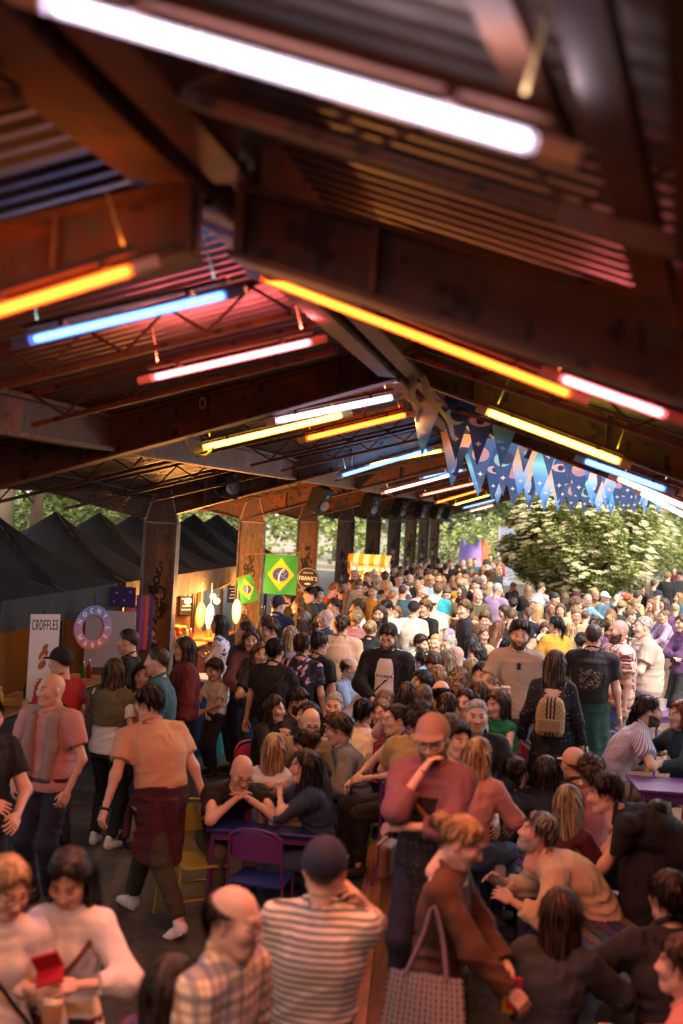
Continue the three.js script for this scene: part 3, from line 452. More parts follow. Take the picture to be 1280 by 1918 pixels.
function shoeGeo(cell) { if (shoeCache[cell]) return shoeCache[cell]; const a = cone(V(0, .045, -.045), V(0, .035, .06), .042, .042), b = cone(V(0, .033, .06), V(.004, .026, .15), .043, .034), c = cone(V(0, .05, -.03), V(0, .11, -.03), .042, .04), so = ell(0, .005, .05, .052, .03, .155); const f = (x, y, z) => { let d = smin(smin(a(x, y, z), b(x, y, z), .02), c(x, y, z), .02); d = Math.min(d, Math.max(so(x, y, z), y - .022)); return Math.max(d, -y - .0); }; return shoeCache[cell] = netMesh(f, [-.08, -.01, -.12], [.08, .16, .22], cell); }
// ---- hair, in the head frame ----
const hairCache = {};
function hairGeo(style, cell, cover = 0) {
  const key = style + cell; if (hairCache[key]) return hairCache[key];
  const inf = { short: .012, crop: .006, side: .018, curly: .03, bob: .02, long: .018, bun: .010, pony: .012, balding: .009, cap: .016, flatcap: .02, knot: .01 }[style] ?? .012;
  const sk = ell(0, .03, -.016, .078 + inf, .096 + inf, .1 + inf), L = []; let lo = [-.14, -.16, -.215], hi = [.14, .17, .15];
  const part = ['long', 'bob', 'bun', 'pony', 'knot'].includes(style); const hl = (x, y, z) => .74 * (y - (part ? .100 - .62 * Math.min(.05, Math.abs(x - .012)) : style === 'curly' ? .07 : .084) + .011 * noise3(x * 70, 3, z * 20) + .006 * noise3(x * 160, 7, 1)) - .67 * (z - .078) + .35 * Math.abs(x) * (y < .02 ? -1.1 : .15);
  const longL = style === 'long' ? .36 : .15;
  if (style === 'long' || style === 'bob') {
    L.push(cone(V(0, .0, -.06), V(0, -longL, -.085), .084, .052), cone(V(-.05, .01, -.05), V(-.07, -longL * .95, -.06), .058, .035), cone(V(.05, .01, -.05), V(.07, -longL * .95, -.06), .058, .035), cone(V(.068, .04, .0), V(.08, -longL * .62, .015), .03, .026), cone(V(-.068, .04, .0), V(-.08, -longL * .62, .015), .03, .026)); lo = [-.16, -longL - .1, -.2];
  }
  if (style === 'bun') L.push(ell(0, .04, -.148, .05, .048, .042)); if (style === 'knot') L.push(ell(0, .02, -.125, .034, .034, .03));
  if (style === 'pony') { L.push(cone(V(0, .04, -.11), V(0, -.02, -.155), .026, .032), cone(V(0, -.02, -.155), V(0, -.17, -.135), .032, .014)); lo = [-.14, -.24, -.24]; }
  const amp = style === 'curly' ? .016 : style === 'crop' ? .0015 : .003;
  const f = (x, y, z) => {
    let d = sk(x, y, z) - (['short', 'side', 'crop'].includes(style) ? (style === 'crop' ? .003 : .011) * Math.max(0, Math.min(1, (y - .04) / .07)) : 0); const an = Math.atan2(x, -z + .02);
    if (style === 'cap' || style === 'flatcap') { const c = .80 * (y - .034) - .18 * (z - .05); d = Math.max(d, -c); const br = style === 'cap' ? ell(0, .043, .11, .075, .011, .085) : ell(0, .052, .085, .085, .014, .065); d = smin(d, Math.max(br(x, y, z), -(z - .04)), .012); return d; }
    let e = smax(d, -hl(x, y, z), .022); e = Math.max(e, -(y + .085)); if (['short', 'side', 'crop', 'bun', 'knot', 'pony', 'balding'].includes(style)) e = smax(e, -(y + .004 + .95 * Math.max(0, -z - .012)), .008); if (style === 'short' || style === 'side') e += .004 * noise3(x * 36, y * 30, z * 36); const ear = Math.hypot((Math.abs(x) - .085) * .6, y + .012, z - .004) - .036; if (!['long', 'bob', 'curly'].includes(style)) e = Math.max(e, -ear);
    if (style === 'balding') e = Math.max(e, y - .045 - .35 * Math.max(0, -z - .02), z - .02);
    for (const g of L) e = smin(e, g(x, y, z), .022);
    if (L.length && (style === 'long' || style === 'bob')) { const face = ell(0, -.045, .07, .062, .085, .075); e = smax(e, -face(x, y, z), .01); const nk = cone(V(0, -.05, -.01), V(0, -.3, .06), .055, .06); e = smax(e, -nk(x, y, z), .01); }
    const st = style === 'curly' ? fbm(x * 34, y * 34, z * 34) * 1.6 : (.6 * Math.sin(an * 46 + 5 * noise3(x * 20, y * 9, z * 20)) + noise3(x * 70, y * 12, z * 70));
    return e + amp * st;
  };
  const g = netMesh(f, lo, hi, cell), p = g.attributes.position, col = new Float32Array(p.count * 3);
  for (let i = 0; i < p.count; i++) { const an = Math.atan2(p.getX(i), -p.getZ(i) + .02), v = .92 + .15 * noise3(an * 18, p.getY(i) * 9, 3) + .1 * noise3(an * 50, p.getY(i) * 14, 8); col.set([v, v, v], i * 3); }
  g.setAttribute('color', new THREE.BufferAttribute(col, 3)); if (style === 'cap' || style === 'flatcap') return hairCache[key] = g;
  // loose strands over the surface
  const n = cell < .009 ? 2200 : cell < .013 ? 1400 : cell < .018 ? 650 : 0, nr = g.attributes.normal, SP = [], SN = [], SC = [], w = cell < .009 ? .0009 : cell < .013 ? .0014 : .002;
  for (let i = 0; i < n; i++) {
    const k = (hash(i, 11, 5) * p.count) | 0; let a = V().fromBufferAttribute(p, k), N = V().fromBufferAttribute(nr, k); if (style === 'crop' && hash(i, 3, 9) < .6) continue; const len = (style === 'long' ? .09 : style === 'bob' || style === 'pony' ? .06 : style === 'crop' ? .012 : .034) * (.6 + .8 * hash(i, 7, 1)); const sh = .72 + .5 * hash(i, 2, 8);
    let t = style === 'curly' ? V(hash(i, 1, 1) - .5, hash(i, 1, 2) - .5, hash(i, 1, 3) - .5) : a.clone().sub(V(.01, .13, -.03)).add(V(0, -.06, 0)); t.addScaledVector(N, -t.dot(N)).normalize(); const s = V().crossVectors(t, N).normalize(); let last = null;
    for (let j = 0; j <= 3; j++) { const f = j / 3, q = a.clone().addScaledVector(t, len * f).addScaledVector(N, .0015 + .011 * hash(i, 5, 5) * (style === 'curly' ? 2 * Math.sin(f * 3.1) : f * (1 - .35 * f)) - .004 * f * (style === 'long' ? 1 : 0)).addScaledVector(s, .006 * (hash(i, 6, 2) - .5) * f).add(V(0, -.02 * f * f * (style === 'short' || style === 'side' ? 1 : .4), 0)), L = q.clone().addScaledVector(s, w * (1 - .7 * f)), R = q.clone().addScaledVector(s, -w * (1 - .7 * f)); if (last) for (const v of [last[0], last[1], L, last[1], R, L]) { SP.push(v.x, v.y, v.z); SN.push(N.x, N.y, N.z); SC.push(sh, sh, sh); } last = [L, R]; }
  }
  if (!SP.length) return hairCache[key] = g; const sg = new THREE.BufferGeometry(); sg.setAttribute('position', new THREE.Float32BufferAttribute(SP, 3)); sg.setAttribute('normal', new THREE.Float32BufferAttribute(SN, 3)); sg.setAttribute('color', new THREE.Float32BufferAttribute(SC, 3));
  return hairCache[key] = mergeGeometries([g.toNonIndexed(), sg]);
}
function beardGeo(cell) { if (hairCache['beard' + cell]) return hairCache['beard' + cell]; const f = (x, y, z) => { let d = headField(x, y, z) - .007 + .003 * noise3(x * 80, y * 60, z * 80); const ax = Math.abs(x); d = Math.max(d, y + .036 + .45 * Math.max(0, z - .03) - ax * .25, -(y + .125), -(z + .005)); const m = Math.max(ax - .021, Math.abs(y + .068) - .0135); d = Math.max(d, -Math.max(m, -(z - .07))); return d; }; return hairCache['beard' + cell] = netMesh(f, [-.1, -.14, -.02], [.1, -.02, .13], cell); }
const glassesGeo = (() => { const L = []; for (const s of [-1, 1]) { const r = new THREE.TorusGeometry(.023, .0022, 6, 20); r.scale(1, .82, 1); L.push(r.translate(s * .032, .003, .102)); L.push(bar([s * .054, .006, .1], [s * .08, .004, -.005], .0018, 5)); } L.push(bar([-.01, .007, .104], [.01, .007, .104], .002, 5)); return merge(L); })();
const capMats = {};
// ---- put a figure together ----
const SKIN = { a: [.60, .38, .28], b: [.53, .32, .225], c: [.42, .235, .155], d: [.30, .15, .095], e: [.66, .44, .34] };
const skinMats = {}; for (const k in SKIN) skinMats[k] = new THREE.MeshPhysicalMaterial({ color: new THREE.Color().setRGB(...SKIN[k]), roughness: .5, vertexColors: true, sheen: .15 });
const HAIRC = { black: [.016, .013, .013], dark: [.045, .028, .020], brown: [.105, .058, .033], light: [.22, .125, .06], blonde: [.50, .33, .16], ash: [.36, .27, .17], grey: [.34, .33, .32], red: [.27, .085, .03], auburn: [.20, .075, .035] };
const hairMats = {}; for (const k in HAIRC) hairMats[k] = new THREE.MeshStandardMaterial({ color: new THREE.Color().setRGB(...HAIRC[k]), roughness: .52, vertexColors: true });
const clothMats = {};
function clothMat(spec) { // '#rrggbb' or the name of a printed cloth
  if (clothMats[spec]) return clothMats[spec];
  const m = spec[0] === '#' ? mat(spec, .86, { bumpMap: fabricBump, bumpScale: .005 }) : mat(0xffffff, .86, { map: PRINTS[spec](), bumpMap: fabricBump, bumpScale: .005 });
  return clothMats[spec] = m;
}
const Q = { hero: { body: .024, head: .0056, hand: .006, cloth: .0145, hair: .0075, shoe: .014, fold: .014 }, near: { body: .031, head: .0085, hand: .0082, cloth: .019, hair: .011, shoe: .02, fold: .014 }, mid: { body: .036, head: .0115, hand: .0115, cloth: .026, hair: .015, shoe: .028, fold: .013 }, far: { body: .046, head: .0165, hand: .0165, cloth: .038, hair: .021, shoe: .042, fold: .012 } };
const protoCache = {};
function figureParts(o) { // geometry for a pose, shared by figures alike
  const key = o.shared ? [o.f, o.lod, o.sit, o.L, o.R, o.sleeve, o.len, o.skirt, o.inf].join(' ') : ''; if (key && protoCache[key]) return protoCache[key]; const q = Q[o.lod], J = skeleton(o); J.sit = !!o.sit; J.wrap = !!o.wrap;
  const r = { J, body: bodyGeo(J, q), top: o.top === false ? null : topGeo(J, q, { sleeve: o.sleeve, hem: o.hem, inf: o.inf, neck: o.neck, sd: o.sd, flare: o.flare }), bottom: bottomGeo(J, q, { len: o.len, skirt: o.skirt, wide: o.wide, inf: o.binf }) };
  if (key) protoCache[key] = r; return r;
}
function person(o) {
  const r = figureParts(o), J = r.J, q = Q[o.lod]; const g = group('person', o.label, 'person', [o.x, o.y ?? 0, o.z], o.face * Math.PI / 180, o.set); if (o.scale) g.scale.setScalar(o.scale);
  mesh('body', r.body, skinMats[o.skin ?? 'a'], g); if (r.top) mesh(o.topName ?? 'shirt', r.top, clothMat(o.tc), g); mesh(o.skirt ? 'skirt' : 'trousers', r.bottom, clothMat(o.bc), g);
  for (const s of [1, -1]) { const l = J.leg[s], m = mesh('shoe', shoeGeo(q.shoe), clothMat(o.sc ?? '#24201e'), g); m.position.set(l.A.x, l.A.y - .085 * J.k, l.A.z); m.rotation.set(l.pit, l.yaw, 0, 'YXZ'); m.scale.setScalar(J.k * (J.fem ? .9 : 1)); }
  const hm = new THREE.Matrix4().compose(J.C, J.hq, V(J.hs, J.hs, J.hs)), onHead = (n, geo, m) => { const h = mesh(n, geo, m, g); h.applyMatrix4(hm); return h; };
  if (o.hair && o.hair !== 'bald') { if (o.hair === 'cap' || o.hair === 'flatcap') { onHead('cap', hairGeo(o.hair, q.hair), clothMat(o.hc)); onHead('hair', hairGeo('crop', q.hair), hairMats[o.uh ?? 'dark']); } else onHead('hair', hairGeo(o.hair, q.hair), hairMats[o.hc]); }
  if (o.beard) onHead('beard', beardGeo(q.head * 1.25), hairMats[o.beard]);
  if (o.glasses) onHead('glasses', glassesGeo, M.black);
  if (r.top && o.lod !== 'far') { if (!r.collar) { const nu = J.u.clone().addScaledVector(J.fw, .5).normalize(), thick = (o.inf ?? 0) > .018 || o.sleeve > 1.2 ? .013 : .007; r.collar = clothUV(new THREE.TorusGeometry(.074 * J.k * (J.fem ? .92 : 1), thick, 6, 22).scale(1.04, 1, 1.3).applyQuaternion(new THREE.Quaternion().setFromUnitVectors(V(0, 0, 1), nu)).translate(...J.N.clone().addScaledVector(J.u, .043 * J.k).addScaledVector(J.fw, .008).toArray()), J); } mesh('collar', r.collar, clothMat(o.tc), g); }
  if (o.more) o.more(g, J, q); return g;
}
// ---------- extras worn or carried ----------
function surf(J, t, ang, off) { // point on the clothed trunk: t along the spine, ang from the front
  const pr = PROF[J.fem ? 'f' : 'm'], k = J.k * (.35 + .65 * J.b), kb = J.k * J.b, tc = Math.max(-.2, Math.min(1.05, t)); let i = 0; while (i < pr.length - 2 && tc > pr[i + 1][0]) i++; const f = (tc - pr[i][0]) / (pr[i + 1][0] - pr[i][0]), s = f * f * (3 - 2 * f);
  let a = lerp(pr[i][1], pr[i + 1][1], s) * k + off, b = lerp(pr[i][2], pr[i + 1][2], s) * kb + off; const c = Math.cos(ang), bend = 4 * Math.max(0, Math.min(1, t)) * (1 - Math.max(0, Math.min(1, t)));
  if (c > 0) { if (J.fem) { const q = (tc - .66) / .13, m = (Math.abs(Math.sin(ang) * a) - .07) / .075; b += .028 * kb * Math.exp(-q * q - m * m); } b += Math.max(0, J.b - 1) * .32 * Math.exp(-(((tc - .22) / .2) ** 2)); }
  const p = J.P.clone().lerp(J.N, t); p.z += bend * (J.ctrl.z - (J.P.z + J.N.z) * .5); return p.addScaledVector(J.ax, Math.sin(ang) * a).addScaledVector(J.fw, c * b);
}
function patchGeo(J, t0, t1, a0, a1, off, n = 10, m = 10, edge) { // cloth panel lying on the trunk
  const P = [], U = [], I = []; for (let j = 0; j <= m; j++) for (let i = 0; i <= n; i++) { const v = j / m, u = i / n; let t = lerp(t0, t1, v), a = lerp(a0, a1, u); if (edge) [t, a] = edge(u, v, t, a); const p = surf(J, t, a, off + .003 * noise3(u * 6, v * 9, 2)); P.push(p.x, p.y, p.z); U.push(u, v); }
  for (let j = 0; j < m; j++) for (let i = 0; i < n; i++) { const k = j * (n + 1) + i; I.push(k, k + 1, k + n + 1, k + 1, k + n + 2, k + n + 1); }
  const g = new THREE.BufferGeometry(); g.setAttribute('position', new THREE.Float32BufferAttribute(P, 3)); g.setAttribute('uv', new THREE.Float32BufferAttribute(U, 2)); g.setIndex(I); g.computeVertexNormals(); return g;
}
function strapPts(J, s, off, tEnd = .02) { const L = []; for (let i = 0; i <= 14; i++) { const v = i / 14; L.push(surf(J, lerp(.93, tEnd, v), lerp(s * 1.05, -s * 1.25, v), off + .012)); } return L; }
function strap(g, J, s, color, r = .009, back = false) { const L = strapPts(J, s, .022); if (back) L.forEach(p => { }); const pts = L.map(p => [p.x, p.y, p.z]); mesh('strap', tube(pts, r, 30, 5), mat(color, .7), g); const B = []; for (let i = 0; i <= 10; i++) { const v = i / 10, p = surf(J, lerp(.93, .02, v), Math.PI - lerp(s * 1.05, -s * 1.25, v), .03); B.push([p.x, p.y, p.z]); } mesh('strap', tube(B, r, 24, 5), mat(color, .7), g); }
function panel(g, J, name, color, w, off = .036, t0 = -.02, t1 = .93, back = 0) { const m = mat(color, .85, { side: THREE.DoubleSide, bumpMap: fabricBump, bumpScale: .004 }); return mesh(name, patchGeo(J, t0, t1, back + w, back - w, off, 8, 14, (u, v, t, a) => [t, back + (a - back) * (1 - .45 * v)]), m, g); }
function carried(g, name, label, category, p) { const w = g.localToWorld(p.clone()); const c = group(name, label, category, [w.x, w.y, w.z], g.rotation.y); c.scale.copy(g.scale); return c; }
const hand = (J, s, f = .085) => J.arm[s].W.clone().addScaledVector(J.arm[s].dir, f * J.k);
const clearPlastic = new THREE.MeshPhysicalMaterial({ color: 0xf4f4f2, roughness: .12, transmission: .85, thickness: 0, ior: 1.4 });
const beerMat = new THREE.MeshPhysicalMaterial({ color: 0xd8840c, roughness: .15, transmission: .45, thickness: 0 });
const foamMat = mat(0xe9dcc0, .9);
const cupGeo = new THREE.LatheGeometry([[.0, 0], [.031, 0], [.033, .01], [.044, .13], [.0455, .13], [.0455, .134], [.043, .134]].map(p => new THREE.Vector2(...p)), 20);
const beerGeo = new THREE.LatheGeometry([[0, .004], [.0305, .004], [.041, .104], [0, .104]].map(p => new THREE.Vector2(...p)), 20);
const foamGeo = new THREE.LatheGeometry([[0, .105], [.0412, .105], [.0424, .12], [0, .122]].map(p => new THREE.Vector2(...p)), 20);
function beerCup(c, full = true) { mesh('cup', cupGeo, clearPlastic, c); if (full) { mesh('foam', foamGeo, foamMat, mesh('beer', beerGeo, beerMat, c)); } return c; }
const EXTRA = {
  strapBag(g, J) { strap(g, J, -1, 0x101012, .010); },
  leatherBag(g, J) {
    strap(g, J, 1, 0x5a2416, .010); const c = carried(g, 'handbag', 'dark red leather handbag hanging at the hip of the white shirt', 'handbag', V(.27, .82, .05)); mesh('body', rbox(.09, .2, .28, .03), mat(0x4a1414, .45), c); mesh('clasp', rbox(.012, .03, .05, .005, .05, .03, 0), mat(0xb07a2c, .3, { metalness: .9 }), c);
    const w = carried(g, 'wallet', 'red wallet held open in both hands', 'wallet', hand(J, 1, .07).add(V(-.04, .05, .03))); const m = mesh('cover', [box(.11, .015, .08), box(.11, .08, .012, 0, .04, -.04)], mat(0xa01426, .5), w); m.rotation.set(.5, .2, .25);
    const b = carried(g, 'beer_cup', 'full plastic beer cup held against the dark skirt', 'cup', hand(J, -1, .06).add(V(.02, -.12, .04))); beerCup(b); mesh('belt', patchGeo(J, .07, .14, -3.1, 3.1, .026, 24, 1), mat(0x5a2a18, .5, { side: THREE.DoubleSide }), g);
  },
  tote(g, J) {
    const c = carried(g, 'tote_bag', 'patterned purple tote bag hanging from the brown cardigan shoulder', 'bag', V(-.27, .84, -.02)); const k = new THREE.PlaneGeometry(1, 1, 14, 14); const L = []; for (const s of [-1, 1]) { const q = k.clone(), p = q.attributes.position, u = q.attributes.uv; for (let i = 0; i < p.count; i++) { const a = p.getX(i), b = p.getY(i), puff = .05 * (1 - 4 * a * a) * (1 - (b + .5) * .7); p.setXYZ(i, s * puff + .008 * Math.sin(a * 26 + b * 3), b * .46 - .02, a * (.34 + .12 * (.5 - b))); u.setXY(i, a * .46, b * .5); } q.computeVertexNormals(); L.push(q); } mesh('sack', L, mat(0xffffff, .85, { map: PRINTS.tote(), side: THREE.DoubleSide }), c);
    for (const s of [-1, 1]) mesh('handle', tube([[s * .01, .2, -.09], [.05, .38, -.03], [.07, .5, 0], [.06, .38, .05], [s * .01, .2, .1]], .012, 24, 5), mat(0x6a5a6a, .8), c);
    mesh('collar', patchGeo(J, .93, 1.0, -3.14, 3.14, .03, 20, 2), mat(0xd8c8c0, .8, { side: THREE.DoubleSide }), g);
    const f = carried(g, 'leaflet', 'neon pink and yellow leaflet sticking out beside the tote bag', 'leaflet', hand(J, 1, .05).add(V(0, -.1, .02))); mesh('pink_sheet', box(.004, .2, .07, 0, 0, 0), mat(0xff3a5a, .6), f); mesh('yellow_sheet', box(.004, .2, .05, .006, -.03, -.03), mat(0xe8d02a, .6), f); f.rotation.x = .4;
  },
  apron(g, J) {
    mesh('apron', patchGeo(J, -.75, .72, -1.15, 1.15, .034, 14, 18, (u, v, t, a) => [t, a * (t > .5 ? .62 : 1)]), mat(0xffffff, .85, { map: PRINTS.dots(), side: THREE.DoubleSide }), g);
    strap(g, J, -1, 0x6a4322, .02); const c = carried(g, 'satchel', 'brown leather satchel worn at the side by the flat cap', 'bag', V(-.25, .86, -.08)); mesh('body', rbox(.07, .2, .22, .03), mat(0x5d3820, .55), c); mesh('flap', rbox(.02, .12, .22, .008, -.04, .045, 0), mat(0x6b4226, .5), c);
  },
  drape(g, J, q) { drapeOn(g, J, q, 'draped_sweater', 0x8d7f78, .58, true); mesh('belt', patchGeo(J, .05, .11, -3.1, 3.1, .03, 24, 1), mat(0x3a1a14, .5, { side: THREE.DoubleSide }), g); },
  hoodDrape(g, J, q) { drapeOn(g, J, q, 'draped_hoodie', 0x565039, .42, false); },
  waistJacket(g, J, q) {
    const T = torsoField(J, .034, -.2, .2), P = J.P, fo = folds(J, .014, 3), f = (x, y, z) => { const lz = (x - P.x) * J.fw.x + (z - P.z) * J.fw.z; let d = T(x, y, z); const an = Math.atan2(x, -z - .02), t = Math.max(0, Math.min(1, (P.y - y) / .5)); const r = Math.hypot(x, z * 1.1) - (.185 + .04 * t + .016 * Math.sin(an * 7 + 3 * t)); const sk = Math.max(Math.abs(r) - .02, y - P.y - .05, P.y - .34 - .12 * Math.sin(an * 1.3 + .8) - y, z - .0 - .02 * t, -.1 - x); d = Math.max(d, y - P.y - .13, P.y - .02 - y); return smin(d, sk, .02) + fo(x, y, z); };
    mesh('tied_jacket', clothUV(netMesh(f, [-.42, P.y - .62, -.42], [.42, P.y + .2, .34], .017), J), clothMat('#3f1420'), g); mesh('tied_sleeve', [tube([[.05, P.y + .04, .2], [.08, P.y - .1, .23], [.12, P.y - .3, .22]], .03, 12, 8), tube([[-.04, P.y + .04, .2], [-.09, P.y - .12, .23], [-.1, P.y - .28, .2]], .03, 12, 8)], clothMat('#3f1420'), g);
    const w = J.arm[1].W; mesh('watch', new THREE.TorusGeometry(.031, .011, 6, 14).applyQuaternion(new THREE.Quaternion().setFromUnitVectors(V(0, 0, 1), J.arm[1].dir)).translate(w.x, w.y, w.z), M.black, g);
  },
  crossStrap(g, J) { strap(g, J, 1, 0x121212, .016); },
  armStripes(g, J) { for (const s of [1, -1]) for (const e of [-.018, 0, .018]) { const a = J.arm[s], o = J.ax.clone().multiplyScalar(s * .072).addScaledVector(J.fw, e); mesh('stripe', tube([a.S, a.S.clone().lerp(a.E, .5), a.E].map(p => p.clone().add(o)).map(p => [p.x, p.y, p.z]), .0055, 12, 5), M.white, g); } },
  darkFront(g, J) { panel(g, J, 'undershirt', 0x23252c, .75); }, yellowFront(g, J) { panel(g, J, 'undershirt', 0xb79a3c, .5); },
  backStrap(g, J) { strap(g, J, -1, 0x1a1a1e, .012); const c = carried(g, 'shoulder_bag', 'small blue grey shoulder bag on the black t-shirt', 'bag', V(-.25, .95, -.1)); mesh('body', rbox(.08, .17, .24, .025), mat(0x2d4652, .6), c); },
  trackJacket(g, J) {
    const p = panel(g, J, 'undershirt', 0xd4cec8, .62, .04, -.12); strap(g, J, 1, 0x101014, .012);
    const logo = canvasTex(128, 64, c => { c.fillStyle = '#d8d3ce'; c.fillRect(0, 0, 128, 64); c.fillStyle = '#15151a'; c.font = 'bold 40px sans-serif'; c.textAlign = 'center'; c.fillText('PUMA', 64, 46); }); mesh('print', patchGeo(J, .56, .68, -.42, .42, .046, 6, 3), mat(0xffffff, .8, { map: logo, side: THREE.DoubleSide }), g);
    for (const s of [1, -1]) { const a = J.arm[s], o = J.ax.clone().multiplyScalar(s * .075), pts = [J.N.clone().lerp(a.S, .35).add(V(0, .078, 0)), a.S.clone().add(V(0, .072, 0)), a.S.clone().add(o), a.S.clone().lerp(a.E, .5).add(o), a.E.clone().add(o.clone().multiplyScalar(.9))]; mesh('piping', tube(pts.map(p => [p.x, p.y, p.z]), .012, 24, 6), M.white, g); }
    const c = carried(g, 'drawstring_bag', 'blue drawstring bag held by the black track jacket', 'bag', hand(J, -1, .05).add(V(0, -.2, .05))); mesh('sack', new THREE.SphereGeometry(.13, 14, 10).scale(.8, 1.25, .6), mat(0x1f3668, .6, { bumpMap: fabricBump, bumpScale: .02 }), c); mesh('cord', tube([[0, .12, 0], [.02, .2, .02], [0, .24, 0]], .006, 8, 5), M.white, c);
  },
  shades(g, J) { for (const e of [0, -.06]) { const p = surf(J, .83 + e, .05, .036); mesh('sunglass_lens', new THREE.SphereGeometry(.022, 10, 8).scale(1, .8, .35).translate(p.x, p.y, p.z), M.blackMetal, g); } const c = carried(g, 'beer_cup', 'plastic cup of amber beer held by the tall bearded person', 'cup', hand(J, -1, .085).add(V(.02, -.06, .035))); beerCup(c); },
  backpack(g, J) {
    const c = carried(g, 'backpack', 'tan quilted backpack with dark stripes on the dotted dress', 'backpack', V(0, 1.13, -.2)); const f = (x, y, z) => { const w = .125 * (1 - .35 * Math.max(0, (y - .05) / .17)), dx = Math.max(0, Math.abs(x) - w + .05), dy = Math.max(0, Math.abs(y) - .12), dz = Math.max(0, Math.abs(z) - .035); return Math.sqrt(dx * dx + dy * dy + dz * dz) - .05 + .004 * noise3(x * 20, y * 20, z * 20); };
    const b = netMesh(f, [-.2, -.2, -.12], [.2, .2, .12], .014), p = b.attributes.position, u = new Float32Array(p.count * 2); for (let i = 0; i < p.count; i++) { u[i * 2] = p.getX(i) + .227; u[i * 2 + 1] = p.getY(i) + .2; } b.setAttribute('uv', new THREE.BufferAttribute(u, 2)); mesh('pack', b, clothMat('canvasbag'), c); const pk = mesh('pocket', rbox(.2, .12, .04, .018, 0, -.07, -.085), mat(0x8d7350, .85), c);
    for (const s of [-1, 1]) mesh('shoulder_strap', tube([[s * .08, .14, .04], [s * .1, .26, .1], [s * .11, .28, .2], [s * .12, .12, .28]], .014, 16, 5), mat(0x1d1917, .7), c);
    mesh('bare_back', patchGeo(J, .66, .9, Math.PI - .5, Math.PI + .5, .022, 8, 6), skinMats.a.clone(), g).material.vertexColors = false;
  },
  backPrint(g, J) { const t = canvasTex(256, 256, (c, w, h) => { c.fillStyle = '#0e0e11'; c.fillRect(0, 0, w, h); c.lineWidth = 3; for (let i = 0; i < 120; i++) { c.strokeStyle = ['#8a8172', '#5d584e', '#a59a86'][i % 3]; const x = 30 + rnd() * 196, y = 30 + rnd() * 190; c.beginPath(); c.moveTo(x, y); c.quadraticCurveTo(x + (rnd() - .5) * 60, y + (rnd() - .5) * 60, x + (rnd() - .5) * 50, y + (rnd() - .5) * 50); c.stroke(); } }); mesh('print', patchGeo(J, .34, .78, Math.PI - .72, Math.PI + .72, .03, 10, 10), mat(0xffffff, .85, { map: t, side: THREE.DoubleSide }), g); },
};
function drapeOn(g, J, q, name, color, t0, sleeves) {
  const T = torsoField(J, .04, t0, 1.0), fo = folds(J, .016, 5), L = []; for (const s of [1, -1]) { const a = J.arm[s]; L.push(cone(J.N.clone().addScaledVector(J.u, -.02), a.S, .085, .078)); if (sleeves) { const A = J.N.clone().addScaledVector(J.ax, s * .085).addScaledVector(J.fw, .10).addScaledVector(J.u, -.04), B = surf(J, .58, s * .5, .05), C = surf(J, .15, s * .42, .05); L.push(cone(A, B, .045, .045), cone(B, C, .045, .035)); } }
  if (!sleeves) L.push(cone(J.N.clone().addScaledVector(J.fw, -.11).addScaledVector(J.u, -.05), J.N.clone().addScaledVector(J.fw, -.14).addScaledVector(J.u, -.26), .075, .06));
  const hole = cone(J.N, J.C, .07, .085), f = (x, y, z) => { let d = T(x, y, z); const lz = (x - J.P.x) * J.fw.x + (y - J.P.y) * J.fw.y + (z - J.P.z) * J.fw.z; if (sleeves) d = Math.max(d, lz - .03); for (const k of L) d = smin(d, k(x, y, z), .03); d += fo(x, y, z); const ty = ((y - J.P.y) * J.u.y + (z - J.P.z) * J.u.z) / J.len; if (!sleeves) d = Math.max(d, (t0 - ty) * J.len); return Math.max(d, -hole(x, y, z)); };
  const b = new THREE.Box3().setFromPoints([J.arm[1].S, J.arm[-1].S, J.N, J.P]).expandByScalar(.2); mesh(name, clothUV(netMesh(f, [b.min.x, b.min.y + .1, b.min.z - .1], [b.max.x, b.max.y, b.max.z + .05], q.cloth * .9), J), mat(color, .92, { bumpMap: fabricBump, bumpScale: .008 }), g);
}
const POSES = { stand: { L: 'down', R: 'down', lean: .02, head: [.15, .05, 0] }, stand2: { L: 'hold', R: 'down', lean: .02, head: [-.3, .1, .04] }, stand3: { L: 'fold', R: 'fold', lean: .02, head: [.1, .12, -.05] }, stand4: { L: 'phone', R: 'phone', lean: .02, head: [0, .42, 0] }, stand5: { L: 'pocket', R: 'down', lean: .02, head: [.45, .05, 0] }, sit: { sit: 1, L: 'rest', R: 'rest', lean: .1, head: [.25, .12, .03] }, sit2: { sit: 1, L: 'table', R: 'table', lean: .28, head: [-.25, .2, 0] }, sit3: { sit: 1, L: 'chin', R: 'table', lean: .22, head: [.35, .15, .1] }, sit4: { sit: 1, L: 'eat', R: 'rest', lean: .2, head: [0, .4, 0] } };
